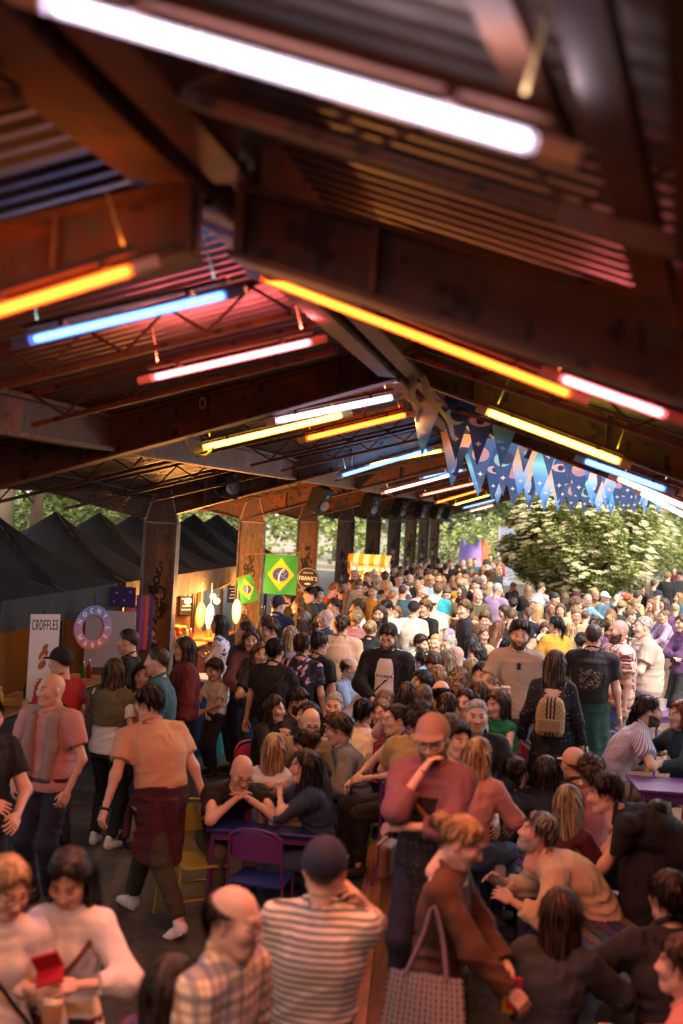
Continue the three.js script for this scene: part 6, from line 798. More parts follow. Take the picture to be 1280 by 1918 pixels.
{S:1.67,f:1,x:-0.805,z:-29.431,face:-30,hair:"pony",hc:"brown",tc:"#131316",bc:"#2c3b5a",lod:"far",topName:"shirt",sleeve:1.55,skin:"b",pose:"sit4",scale:1.018,label:"person with brown ponytail in black shirt, seated before the flowering bush"},
{S:1.67,f:1,x:-2.745,z:-29.455,face:-10,hair:"long",hc:"black",tc:"#2a2a2e",bc:"#131316",lod:"far",topName:"jacket",sleeve:1.93,inf:0.019,pose:"stand5",scale:1.0,label:"person with long black hair in charcoal jacket, standing far down the aisle"},
{S:1.67,f:1,y:0.3,x:-0.323,z:-29.737,face:175,hair:"long",hc:"light",tc:"#131316",bc:"#171d33",lod:"far",topName:"sweater",sleeve:1.93,inf:0.019,pose:"sit",scale:1.0,label:"person with long light brown hair in black sweater, seated before the flowering bush"},
{S:1.76,x:-4.345,z:-29.824,face:180,hair:"balding",hc:"light",tc:"#5a3a66",bc:"#2c3b5a",lod:"far",topName:"shirt",sleeve:1.55,skin:"e",pose:"stand2",scale:1.04,label:"person with thinning light brown hair in purple shirt, standing in the aisle by the columns"},
{S:1.76,x:-1.365,z:-29.861,face:170,hair:"balding",hc:"grey",tc:"#131316",bc:"#2a2a2e",lod:"far",topName:"shirt",sleeve:0.62,skin:"e",pose:"stand3",scale:1.017,label:"person with thinning grey hair in black t-shirt, standing near the flowering bush"},
{S:1.76,x:-2.406,z:-29.937,face:10,hair:"crop",hc:"brown",tc:"#4c4a4c",bc:"#171d33",lod:"far",topName:"shirt",sleeve:0.62,beard:"brown",pose:"stand3",scale:1.0,label:"person with cropped brown hair in dark grey t-shirt, standing far down the aisle"},
{S:1.76,x:-1.769,z:-30.033,face:-30,hair:"short",hc:"light",tc:"#d6d0cb",bc:"#2c3b5a",lod:"far",topName:"shirt",sleeve:0.62,pose:"stand2",scale:1.0,label:"person with short light brown hair in white t-shirt, standing far down the aisle"},
{S:1.67,f:1,x:3.113,z:-30.108,face:-80,hair:"long",hc:"light",tc:"#2a5666",bc:"#171d33",lod:"far",topName:"sweater",sleeve:1.93,inf:0.019,pose:"stand",scale:1.0,label:"person with long light brown hair in teal sweater, standing near the flowering bush"},
{S:1.67,f:1,x:-2.355,z:-30.369,face:165,hair:"long",hc:"light",tc:"#8fa9c9",bc:"#2c3b5a",lod:"far",topName:"shirt",sleeve:1.55,pose:"stand5",scale:1.006,label:"person with light brown hair in pale blue shirt and blue jeans seen from behind"},
{S:1.76,y:0.3,x:-0.121,z:-30.707,face:150,hair:"short",hc:"brown",tc:"finestripe",bc:"#171d33",lod:"far",topName:"shirt",sleeve:1.55,pose:"sit2",scale:1.0,label:"person with short brown hair in blue striped shirt, seated before the flowering bush"},
{S:1.67,f:1,x:-2.125,z:-30.953,face:175,hair:"long",hc:"light",tc:"#8fa9c9",bc:"#171d33",lod:"far",topName:"jacket",sleeve:1.93,inf:0.019,pose:"stand",scale:1.0,label:"person with long light brown hair in light blue jacket, standing far down the aisle"},
{S:1.76,x:-4.426,z:-31.412,face:180,hair:"side",hc:"grey",tc:"#1f7a4a",bc:"#8a7a58",lod:"far",topName:"jacket",sleeve:1.93,inf:0.019,skin:"b",pose:"stand5",scale:1.011,label:"person with swept grey hair in green jacket, standing in the aisle by the columns"},
{S:1.76,x:-3.187,z:-31.489,face:170,hair:"short",hc:"black",tc:"#8f8a88",bc:"#171d33",lod:"far",topName:"shirt",sleeve:0.62,pose:"stand",scale:1.0,label:"person with short black hair in grey t-shirt, standing far down the aisle"},
{S:1.76,x:-2.651,z:-31.733,face:175,hair:"crop",hc:"light",tc:"#b79a7c",bc:"#2a2a2e",lod:"far",topName:"shirt",sleeve:0.62,pose:"stand",scale:1.0,label:"person with cropped light brown hair in beige t-shirt, standing far down the aisle"},
{S:1.67,f:1,x:-0.684,z:-32.543,face:170,hair:"bob",hc:"dark",tc:"#c79a3c",bc:"#171d33",lod:"far",topName:"shirt",sleeve:0.62,pose:"sit",scale:1.0,label:"person with dark brown bob in yellow t-shirt, seated before the flowering bush"},
{S:1.76,x:-3.758,z:-32.723,face:0,hair:"short",hc:"dark",tc:"#2a2a2e",bc:"#171d33",lod:"far",topName:"shirt",sleeve:0.62,pose:"stand",scale:1.0,label:"person with short dark brown hair in charcoal t-shirt, standing far down the aisle"},
{S:1.67,f:1,x:-1.686,z:-32.75,face:10,hair:"pony",hc:"auburn",tc:"#8a7a58",bc:"#131316",lod:"far",topName:"shirt",sleeve:0.62,skin:"e",pose:"stand3",scale:1.03,label:"person with auburn ponytail in khaki t-shirt, standing far down the aisle"},
{S:1.67,f:1,x:2.563,z:-33.019,face:-60,hair:"bob",hc:"brown",tc:"#171d33",bc:"#131316",lod:"far",topName:"sweater",sleeve:1.93,inf:0.019,pose:"stand",scale:1.0,label:"person with brown bob in navy sweater, standing near the flowering bush"},
{S:1.76,x:-3.125,z:-33.113,face:-20,hair:"crop",hc:"light",tc:"#8fa9c9",bc:"#171d33",lod:"far",topName:"shirt",sleeve:1.55,pose:"stand2",scale:1.0,label:"person with cropped light brown hair in light blue shirt, standing far down the aisle"},
{S:1.76,x:-1.437,z:-33.144,face:170,hair:"crop",hc:"light",tc:"#8fa9c9",bc:"#2c3b5a",lod:"far",topName:"shirt",sleeve:0.62,pose:"stand5",scale:1.0,label:"person with cropped light brown hair in light blue t-shirt, standing near the flowering bush"},
{S:1.67,f:1,x:-2.147,z:-33.151,face:10,hair:"long",hc:"black",tc:"#5b543a",bc:"#2a2a2e",lod:"far",topName:"shirt",sleeve:0.62,skin:"a",pose:"stand5",scale:1.024,label:"person with long black hair in olive t-shirt, standing far down the aisle"},
{S:1.76,x:-1.305,z:-33.178,face:60,hair:"balding",hc:"ash",tc:"#5b543a",bc:"#2a2a2e",lod:"far",topName:"shirt",sleeve:0.62,skin:"c",pose:"stand3",scale:0.994,label:"person with thinning ash hair in olive t-shirt, standing near the flowering bush"},
{S:1.76,x:-4.416,z:-33.973,face:180,hair:"crop",hc:"grey",tc:"#b8862c",bc:"#131316",lod:"far",topName:"jacket",sleeve:1.93,inf:0.019,skin:"a",pose:"stand4",scale:1.023,label:"person with cropped grey hair in mustard jacket, standing far down the aisle"},
{S:1.67,f:1,x:-3.79,z:-34.431,face:20,hair:"long",hc:"brown",tc:"#d6d0cb",bc:"#2c3b5a",lod:"far",topName:"shirt",sleeve:0.62,pose:"stand3",scale:1.0,label:"person with long brown hair in white t-shirt, standing far down the aisle"},
{S:1.76,x:2.863,z:-34.438,face:160,hair:"short",hc:"brown",tc:"#4c4a4c",bc:"#171d33",lod:"far",topName:"shirt",sleeve:0.62,pose:"stand",scale:1.0,label:"person with short brown hair in dark grey t-shirt, standing near the flowering bush"},
{S:1.67,f:1,x:-3.211,z:-34.476,face:170,hair:"pony",hc:"black",tc:"#5b543a",bc:"#171d33",lod:"far",topName:"sweater",sleeve:1.93,inf:0.019,skin:"e",pose:"stand5",scale:0.958,label:"person with black ponytail in olive sweater, standing far down the aisle"},
{S:1.76,x:-3.015,z:-34.552,face:0,hair:"cap",hc:"#2a2a2e",tc:"#8f8a88",bc:"#2c3b5a",lod:"far",topName:"shirt",sleeve:0.62,pose:"stand5",scale:1.0,label:"person with charcoal cap in grey t-shirt, standing far down the aisle"},
{S:1.76,x:-1.897,z:-34.617,face:0,hair:"crop",hc:"light",tc:"#d6d0cb",bc:"#2c3b5a",lod:"far",topName:"shirt",sleeve:0.62,pose:"stand",scale:1.0,label:"person with cropped light brown hair in white t-shirt, standing far down the aisle"},
{S:1.76,x:-4.279,z:-34.948,face:10,hair:"curly",hc:"brown",tc:"#5a3a66",bc:"#131316",lod:"far",topName:"sweater",sleeve:1.93,inf:0.019,skin:"a",pose:"stand",scale:1.045,label:"person with curly brown hair in purple sweater, standing far down the aisle"},
{S:1.67,f:1,x:2.367,z:-35.701,face:0,hair:"long",hc:"brown",tc:"#a48ab0",bc:"#171d33",lod:"far",topName:"shirt",sleeve:0.62,pose:"stand4",scale:1.0,label:"person with long brown hair in lilac t-shirt, standing near the flowering bush"},
{S:1.76,x:-2.358,z:-35.826,face:10,hair:"cap",hc:"#131316",tc:"#131316",bc:"#171d33",lod:"far",topName:"shirt",sleeve:0.62,pose:"stand2",scale:1.0,label:"person with black cap in black t-shirt, standing far down the aisle"},
{S:1.76,x:-0.926,z:-35.957,face:60,hair:"short",hc:"light",tc:"#131316",bc:"#171d33",lod:"far",topName:"shirt",sleeve:0.62,glasses:1,pose:"sit4",scale:1.0,label:"person with short light brown hair in black t-shirt, seated before the flowering bush"},
{S:1.76,x:-2.708,z:-35.976,face:160,hair:"short",hc:"black",tc:"#131316",bc:"#131316",lod:"far",topName:"shirt",sleeve:0.62,pose:"stand",scale:1.0,label:"person with short black hair in black t-shirt, standing far down the aisle"},
{S:1.67,f:1,x:-5.063,z:-36.693,face:30,hair:"curly",hc:"light",tc:"#d2603c",bc:"#2a2a2e",lod:"far",topName:"jacket",sleeve:1.93,inf:0.019,skin:"a",pose:"stand2",scale:1.006,label:"person with curly light brown hair in coral jacket, standing in the aisle by the columns"},
{S:1.76,x:-3.503,z:-36.732,face:0,hair:"short",hc:"dark",tc:"#9c2026",bc:"#171d33",lod:"far",topName:"shirt",sleeve:0.62,pose:"stand",scale:1.0,label:"person with short dark brown hair in red t-shirt, standing far down the aisle"},
{S:1.67,f:1,x:0.352,z:-37.273,face:-60,hair:"bob",hc:"dark",tc:"#c79a9c",bc:"#2c3b5a",lod:"far",topName:"shirt",sleeve:0.62,pose:"sit3",scale:1.0,label:"person with dark brown bob in pink t-shirt, seated before the flowering bush"},
{S:1.67,f:1,x:-1.775,z:-38.132,face:160,hair:"bob",hc:"light",tc:"#b79a7c",bc:"#171d33",lod:"far",topName:"shirt",sleeve:0.62,pose:"stand",scale:1.0,label:"person with light brown bob in beige t-shirt, standing near the flowering bush"},
{S:1.67,f:1,x:-4.07,z:-38.35,face:170,hair:"pony",hc:"dark",tc:"#131316",bc:"#2c3b5a",lod:"far",topName:"shirt",sleeve:0.62,pose:"stand3",scale:1.0,label:"person with dark ponytail in black t-shirt, standing far down the aisle"},
{S:1.76,x:-3.51,z:-38.747,face:150,hair:"short",hc:"light",tc:"#131316",bc:"#171d33",lod:"far",topName:"jacket",sleeve:1.93,inf:0.019,pose:"stand4",scale:1.0,label:"person with short light brown hair in black jacket, standing far down the aisle"},
{S:1.67,f:1,x:-1.334,z:-38.791,face:60,hair:"bob",hc:"blonde",tc:"#2a2a2e",bc:"#2a2a2e",lod:"far",topName:"shirt",sleeve:1.55,skin:"b",pose:"stand",scale:1.0,label:"person with blonde bob in charcoal shirt, standing near the flowering bush"},
{S:1.67,f:1,x:-3.884,z:-38.796,face:10,hair:"long",hc:"brown",tc:"#5c151c",bc:"#5c151c",lod:"far",topName:"dress",sleeve:0.55,pose:"stand",scale:1.0,label:"person with long brown hair in burgundy dress, standing far down the aisle"},
{S:1.67,f:1,x:2.925,z:-38.89,face:170,hair:"long",hc:"black",tc:"#2a2a2e",bc:"#131316",lod:"far",topName:"jacket",sleeve:1.93,inf:0.019,pose:"stand",scale:1.0,label:"person with long black hair in charcoal jacket, standing near the flowering bush"},
{S:1.76,x:-2.797,z:-39.24,face:0,hair:"side",hc:"light",tc:"#171d33",bc:"#171d33",lod:"far",topName:"shirt",sleeve:0.62,pose:"stand2",scale:1.0,label:"person with swept light brown hair in navy t-shirt, standing far down the aisle"},
{S:1.76,x:-3.198,z:-39.405,face:170,hair:"short",hc:"black",tc:"#2a2a2e",bc:"#131316",lod:"far",topName:"jacket",sleeve:1.93,inf:0.019,pose:"stand3",scale:1.0,label:"person with short black hair in charcoal jacket, standing far down the aisle"},
{S:1.76,x:-1.699,z:-39.534,face:-30,hair:"curly",hc:"black",tc:"#5a3a66",bc:"#2c3b5a",lod:"far",topName:"shirt",sleeve:0.62,skin:"e",pose:"stand4",scale:1.034,label:"person with curly black hair in purple t-shirt, standing near the flowering bush"},
{S:1.76,x:-2.448,z:-39.938,face:-40,hair:"balding",hc:"light",tc:"#4c4a4c",bc:"#171d33",lod:"far",topName:"shirt",sleeve:0.62,pose:"stand5",scale:1.0,label:"person with thinning light brown hair in dark grey t-shirt, standing far down the aisle"},
{S:1.67,f:1,x:-5.893,z:-40.011,face:60,hair:"pony",hc:"brown",tc:"#5a3a66",bc:"#2c3b5a",lod:"far",topName:"shirt",sleeve:1.55,skin:"e",pose:"stand3",scale:0.964,label:"person with brown ponytail in purple shirt, standing in the aisle by the columns"},
{S:1.67,f:1,x:-1.66,z:-40.344,face:0,hair:"bob",hc:"grey",tc:"#c79a9c",bc:"#171d33",lod:"far",topName:"jacket",sleeve:1.93,inf:0.019,skin:"c",pose:"stand",scale:0.964,label:"person with grey bob in pink jacket, standing near the flowering bush"},
{S:1.76,x:3.79,z:-40.442,face:175,hair:"curly",hc:"light",tc:"#131316",bc:"#171d33",lod:"far",topName:"jacket",sleeve:1.93,inf:0.019,pose:"stand2",scale:1.0,label:"person with curly light brown hair in black jacket, standing near the flowering bush"},
{S:1.67,f:1,x:2.238,z:-40.989,face:-30,hair:"bob",hc:"light",tc:"#d6d0cb",bc:"#171d33",lod:"far",topName:"shirt",sleeve:0.62,pose:"sit3",scale:1.0,label:"person with light brown bob in white t-shirt, seated before the flowering bush"},
{S:1.76,x:-2.968,z:-41.102,face:0,hair:"balding",hc:"brown",tc:"#c9b295",bc:"#2c3b5a",lod:"far",topName:"shirt",sleeve:0.62,pose:"stand",scale:1.0,label:"person with thinning brown hair in cream t-shirt, standing far down the aisle"},
{S:1.67,f:1,x:-5.847,z:-41.583,face:30,hair:"pony",hc:"black",tc:"#2a5666",bc:"#131316",lod:"far",topName:"shirt",sleeve:1.55,skin:"a",pose:"stand3",scale:0.964,label:"person with black ponytail in teal shirt, standing in the aisle by the columns"},
{S:1.76,x:-2.236,z:-42.17,face:20,hair:"crop",hc:"brown",tc:"#2a5666",bc:"#171d33",lod:"far",topName:"shirt",sleeve:1.55,pose:"stand2",scale:1.0,label:"person with cropped brown hair in teal shirt, standing far down the aisle"},
{S:1.76,x:4.335,z:-42.244,face:0,hair:"cap",hc:"#131316",tc:"#2a2a2e",bc:"#171d33",lod:"far",topName:"shirt",sleeve:0.62,pose:"stand5",scale:1.0,label:"person with black cap in charcoal t-shirt, standing near the flowering bush"},
{S:1.67,f:1,x:-5.452,z:-42.381,face:10,hair:"bob",hc:"grey",tc:"#d6d0cb",bc:"#2a2a2e",lod:"far",topName:"shirt",sleeve:0.62,skin:"b",pose:"stand4",scale:0.97,label:"person with grey bob in white t-shirt, standing far down the aisle"},
{S:1.67,f:1,x:-1.636,z:-43.475,face:-70,hair:"pony",hc:"brown",tc:"#2a5666",bc:"#8a7a58",lod:"far",topName:"jacket",sleeve:1.93,inf:0.019,skin:"a",pose:"stand",scale:1.012,label:"person with brown ponytail in teal jacket, standing near the flowering bush"},
{S:1.67,f:1,x:-2.506,z:-43.928,face:170,hair:"long",hc:"blonde",tc:"#d6d0cb",bc:"#2c3b5a",lod:"far",topName:"shirt",sleeve:0.62,pose:"stand",scale:1.0,label:"person with long blonde hair in white t-shirt, standing far down the aisle"},
{S:1.76,x:-1.588,z:-46.863,face:-10,hair:"short",hc:"light",tc:"#a86a70",bc:"#2c3b5a",lod:"far",topName:"shirt",sleeve:1.55,pose:"stand",scale:1.0,label:"person with short light brown hair in rose shirt, standing near the flowering bush"},
{S:1.76,x:-1.975,z:-48.136,face:0,hair:"short",hc:"dark",tc:"#2a2a2e",bc:"#171d33",lod:"far",topName:"jacket",sleeve:1.93,inf:0.019,pose:"stand2",scale:1.0,label:"person with short dark brown hair in charcoal jacket, standing near the flowering bush"},
{S:1.67,f:1,x:4.856,z:-49.385,face:-20,hair:"long",hc:"dark",tc:"#5c151c",bc:"#131316",lod:"far",topName:"shirt",sleeve:0.62,pose:"stand",scale:1.0,label:"person with long dark brown hair in burgundy t-shirt, standing near the flowering bush"}
];
for (const o of PEOPLE) person(o.pose ? { ...o, ...POSES[o.pose], shared: 1 } : o);
// ---------- low deck under the tables ----------
const DECK = .3, deckEdge = [[-.8, -6.15], [-.32, -6.15], [-.32, -10.3], [3.4, -10.3], [3.4, -31], [-.3, -31], [-.7, -24], [-1.05, -18], [-1.25, -14], [-1.25, -10.85]];
{
  const d = group('low_deck', 'low wooden deck with board sides carrying the table rows', 'deck'); const top = prism(deckEdge.map(([x, z]) => [x, -z]), .05).rotateX(Math.PI / 2); // extruded downwards
  top.rotateX(Math.PI).translate(0, DECK - .05, 0); const g = prism(deckEdge.map(([x, z]) => [x, z]), .05).rotateX(Math.PI / 2).translate(0, DECK, 0); const u = g.attributes.uv, p = g.attributes.position; for (let i = 0; i < u.count; i++) u.setXY(i, p.getX(i) * .8, p.getZ(i) * .3);
  mesh('floor', g, mat(0x8d8378, .8, { map: woodTex }), d);
  const bw = ['#8a6a44', '#7c5a38', '#94744a'].map(c => mat(c, .7, { map: woodTex })); let q = 0;
  deckEdge.forEach((a, i) => { const b = deckEdge[(i + 1) % deckEdge.length], L = Math.hypot(b[0] - a[0], b[1] - a[1]), n = Math.max(1, Math.round(L / .17)); if (i === 4 || i === 3) return; const bg = rbox(.02, DECK - .06, L / n - .008, .004); for (let k = 0; k < n && q < 290; k++, q++) { const t = (k + .5) / n, m = mesh('board', bg, bw[(k * 7 + i) % 3], d); m.position.set(lerp(a[0], b[0], t), (DECK - .06) / 2, lerp(a[1], b[1], t)); m.rotation.y = Math.atan2(b[0] - a[0], b[1] - a[1]); } });
  const lip = mat('#c09a62', .6, { map: woodTex }); for (const [i, j] of [[9, 0], [8, 9], [0, 1]]) { const a = deckEdge[i], b = deckEdge[j]; mesh('edge_plank', beam([a[0], DECK + .012, a[1]], [b[0], DECK + .012, b[1]], .14, .024), lip, d); }
}
// ---------- furniture ----------
const paint = { purple: mat(0x5a2a6a, .42), blue: mat(0x1f2f7a, .42), green: mat(0x4f9a4a, .45), lime: mat(0x9a9a3a, .5), red: mat(0xa82a3a, .42), navy: mat(0x20284a, .45), pink: mat(0xb03a6a, .42), grey: mat(0x55555c, .5) };
const chairBits = (() => {
  const w = .2, seat = new THREE.Shape(); seat.moveTo(-w + .03, -.19); seat.lineTo(w - .03, -.19); seat.quadraticCurveTo(w, -.19, w, -.15); seat.lineTo(w - .01, .17); seat.quadraticCurveTo(w - .02, .21, w - .07, .21); seat.lineTo(-w + .07, .21); seat.quadraticCurveTo(-w + .02, .21, -w + .01, .17); seat.lineTo(-w, -.15); seat.quadraticCurveTo(-w, -.19, -w + .03, -.19);
  const sg = new THREE.ExtrudeGeometry(seat, { depth: .014, bevelEnabled: true, bevelSize: .004, bevelThickness: .004, bevelSegments: 1 }).rotateX(Math.PI / 2).translate(0, .455, 0);
  const back = new THREE.PlaneGeometry(.36, .2, 12, 6), P = back.attributes.position; const g2 = new THREE.BoxGeometry(.36, .2, .012, 12, 6, 1), p = g2.attributes.position; for (let i = 0; i < p.count; i++) { const x = p.getX(i), y = p.getY(i); p.setXYZ(i, x * (1 - (y > .05 ? .5 * (y - .05) : 0)), y + .72 - (y > 0 ? 3 * x * x * y * 4 : 0), p.getZ(i) - .215 + x * x * .9 - (y) * .08); } g2.computeVertexNormals();
  const fl = s => bar([s * .19, .45, .13], [s * .215, .0, .2], .011, 7), rl = s => tube([[s * .19, .79, -.21], [s * .195, .6, -.195], [s * .2, .44, -.16], [s * .215, .2, -.2], [s * .22, 0, -.23]], .011, 14, 7);
  return { seat: sg, backrest: g2, fl, rl, flL: fl(-1), flR: fl(1), rlL: rl(-1), rlR: rl(1), top: tube([[-.19, .79, -.21], [-.12, .835, -.23], [0, .85, -.235], [.12, .835, -.23], [.19, .79, -.21]], .011, 14, 7), rail: merge([bar([-.2, .2, .168], [.2, .2, .168], .008, 6), bar([-.21, .22, -.2], [.21, .22, -.2], .008, 6)]) };
})();
function chair(x, z, face, seatM, frameM, label, y = 0) {
  const c = group('metal_chair', label, 'chair', [x, y, z], face * Math.PI / 180, 'metal chairs around the tables'); const b = chairBits;
  mesh('seat', b.seat, seatM, c); const br = mesh('backrest', b.backrest, seatM === paint.blue ? frameM : seatM, c); mesh('leg', b.flL, frameM, c); mesh('leg', b.flR, frameM, c); mesh('leg', b.rlL, frameM, c); mesh('leg', b.rlR, frameM, c); mesh('back_rail', b.top, frameM, br); mesh('stretcher', b.rail, frameM, c); return c;
}
chair(-1.87, -9.05, 176, paint.blue, paint.purple, 'purple framed metal chair with blue seat, empty at the blue table');
chair(-1.54, -11.1, -150, paint.navy, paint.purple, 'navy metal chair behind the eating pair');
chair(-2.43, -9.33, 40, paint.lime, paint.lime, 'lime green metal chair beside the striding person');
chair(1.95, -15.4, -80, paint.green, paint.green, 'bright green metal chair standing free on the deck', DECK);
const SEATS = [
[-0.65,-9.66,170,"under the black t-shirt and brown bob",0.3],
[-0.88,-9.76,172,"under the tan shirt",0.3],
[-1.00,-10.15,-60,"under the black tank top and dark brown hair",0.3],
[-0.46,-10.31,5,"under the black jacket",0.3],
[-0.76,-10.93,168,"under the charcoal t-shirt and brown ponytail",0.3],
[-1.47,-11.04,-70,"under the grey sweater",0],
[-0.98,-11.07,170,"under the purple t-shirt and cropped brown hair",0.3],
[-1.96,-11.22,10,"under the khaki shirt",0],
[-0.81,-11.38,200,"under the mustard t-shirt and thinning black hair",0.3],
[-1.15,-11.38,170,"under the pink blouse and long dark brown hair",0.3],
[-0.57,-11.42,-20,"under the white t-shirt and dark brown hair",0.3],
[-0.71,-11.54,172,"under the orange t-shirt and auburn bob",0.3],
[0.71,-11.55,88,"under the blue striped shirt and a small hair",0.3],
[-0.27,-11.56,-40,"under the green tank top and brown bob",0.3],
[1.34,-11.65,-60,"under the teal jacket at the purple table and ginger hair",0.3],
[-2.00,-11.76,-60,"under the black t-shirt and dark brown bob",0],
[-1.62,-11.80,165,"under the white t-shirt and short black hair",0],
[-0.53,-11.89,176,"under the pink t-shirt and light ponytail",0.3],
[-2.51,-11.96,62,"under the black sweater and long dark hair",0],
[-2.35,-12.17,70,"under the charcoal t-shirt",0],
[-0.76,-12.25,150,"under the khaki shirt and curly ash hair",0.3],
[-1.90,-12.27,0,"under the charcoal t-shirt and cropped grey hair",0],
[-1.44,-12.34,-15,"under the black sweater and long light brown hair",0],
[-0.45,-12.40,30,"under the grey t-shirt and grey bob",0.3],
[-0.95,-12.69,-60,"under the lilac t-shirt and black bob",0.3],
[-0.98,-12.82,178,"under the sky blue shirt and blonde bob",0.3],
[-1.54,-12.91,150,"under the navy t-shirt and ash bob",0],
[-0.51,-13.05,-20,"under the navy t-shirt and swept dark brown hair",0.3],
[-0.41,-13.56,10,"under the charcoal t-shirt and short dark brown hair",0.3],
[-1.05,-13.76,-10,"under the white t-shirt and swept brown hair",0.3],
[-0.75,-13.78,165,"under the charcoal tank top and long blonde hair",0.3],
[-0.54,-14.15,170,"under the maroon sweater and brown bob",0.3],
[-1.02,-14.42,175,"under the black t-shirt and long ash hair",0.3],
[-1.80,-14.47,-20,"under the white sweater and light brown bob",0],
[-0.75,-14.79,-70,"under the beige t-shirt and bald head",0.3],
[-2.26,-14.96,78,"under the light blue shirt",0],
[-1.57,-15.65,160,"under the rose t-shirt and long brown hair",0],
[-0.59,-15.71,-75,"under the green t-shirt and black bob",0.3],
[-1.00,-16.12,-30,"under the blue shirt over black",0.3],
[-0.92,-16.55,160,"under the black t-shirt and black bob",0.3],
[-0.13,-16.64,-150,"under the white t-shirt and navy cap",0.3],
[-0.51,-16.65,60,"under the lilac t-shirt and black bob",0.3],
[-1.52,-17.27,200,"under the beige jacket and black ponytail",0],
[-0.03,-17.32,150,"under the white t-shirt and white cap",0.3],
[0.55,-17.42,172,"under the red checked shirt and short black hair",0.3]
];
{ const cols = [['purple', 'purple'], ['blue', 'purple'], ['red', 'red'], ['navy', 'navy'], ['pink', 'purple'], ['green', 'green'], ['grey', 'grey']];
  SEATS.forEach(([x, z, f, where, y], i) => { const [a, b] = where.includes('long dark') ? ['pink', 'red'] : cols[(i * 5 + 2) % 7]; chair(x, z, f, paint[a], paint[b], `${a} metal chair ${where}`, y); }); }
function table(x, z, w, d, turn, topM, legM, h, label, y = 0) {
  const t = group('metal_table', label, 'table', [x, y, z], turn, 'metal tables'); const tt = mesh('tabletop', rbox(w, .03, d, .012, 0, h - .015, 0), topM, t); for (const s of [-1, 1]) mesh('apron', box(w - .08, .06, .015, 0, h - .062, s * (d / 2 - .05)), legM, tt);
  for (const sx of [-1, 1]) for (const sz of [-1, 1]) mesh('leg', bar([sx * (w / 2 - .05), h - .03, sz * (d / 2 - .05)], [sx * (w / 2 - .03), 0, sz * (d / 2 - .03)], .016, 8), legM, t); return t;
}
table(-1.95, -9.5, .84, .6, .12, paint.blue, paint.purple, .74, 'square blue metal table with cups and food on it');
table(1.22, -10.85, .8, .6, .1, paint.purple, paint.purple, .74, 'purple metal table under the elbows of the striped shirt', DECK);
[[-1.95, -12.6, 'between the khaki shirt and the grey sweater'], [-1.55, -13.6, 'beside the black track jacket'], [-.45, -11.2, 'behind the flat cap'], [-.75, -12.6, 'behind the green tank top'], [-.7, -14.0, 'near the white vest'], [.35, -13.6, 'past the dotted dress'], [.3, -15.6, 'below the bald sky blue t-shirt'], [1.3, -15.2, 'before the stout person'], [.9, -17.4, 'before the flowering bush'], [.1, -18.2, 'beside the flowering bush'], [1.9, -13.4, 'behind the stout person']].forEach(([x, z, w], i) => { table(x, z, .62, .9, .1 * i, i % 2 ? paint.purple : paint.blue, paint.purple, .74, 'narrow metal table ' + w, i < 2 ? 0 : DECK); for (let k = 0; k < 3; k++) placeCup(x + [-.18, .15, .02][k], .742 + (i < 2 ? 0 : DECK), z + [-.2, .05, .3][k], ['full beer cup', 'empty clear cup', 'small beer cup'][k] + ' on the narrow table ' + w, k !== 1); });
// slatted seating platforms
function slatBench(x0, z0, x1, z1, w, h, n, cols, name, label, category, sides) {
  const L = Math.hypot(x1 - x0, z1 - z0), b = group(name, label, category, [(x0 + x1) / 2, 0, (z0 + z1) / 2], Math.atan2(x1 - x0, z1 - z0)); const g = rbox(w / n - .012, .028, L, .006);
  for (let i = 0; i < n; i++) { const m = mesh('slat', g, cols[i % cols.length], b); m.position.set(-w / 2 + w / n * (i + .5), h - .014 + .002 * (i % 2), 0); }
  if (sides) { const k = Math.round(L / .17); for (const s of [-1, 1]) { const bg = rbox(.02, h - .06, L / k - .008, .004); for (let i = 0; i < k; i++) { const m = mesh('board', bg, sides[i % sides.length], b); m.position.set(s * (w / 2 - .03), (h - .06) / 2 + .01, -L / 2 + L / k * (i + .5)); } } for (const s of [-1, 0, 1]) mesh('cross_beam', box(w - .1, .05, .04, 0, h - .06, s * (L / 2 - .1)), M.wood, b); }
  else { for (const s of [-1, 0, 1]) for (const q of [-1, 1]) mesh('leg', box(.06, h - .04, .06, q * (w / 2 - .08), (h - .04) / 2, s * (L / 2 - .15)), M.wood, b); for (const s of [-1, 1]) mesh('cross_beam', box(w - .06, .05, .05, 0, h - .055, s * (L / 2 - .15)), M.wood, b); }
  return b;
}
const plank = ['#8a6a44', '#7c5a38', '#94744a'].map(c => mat(c, .7, { map: woodTex })), tint = [mat(0x4a2a5c, .5), mat(0x35283f, .55), mat(0x5c4a3a, .6), mat(0x2f3a34, .6)];
slatBench(-.28, -9.75, 1.05, -6.6, .62, .66, 7, tint, 'slatted_table', 'long slatted table in dark purple and brown slats', 'table');
slatBench(.62, -10.2, 1.75, -7.2, .4, .46, 4, [tint[0], tint[1]], 'slatted_bench', 'long purple slatted bench behind the bending person', 'bench');
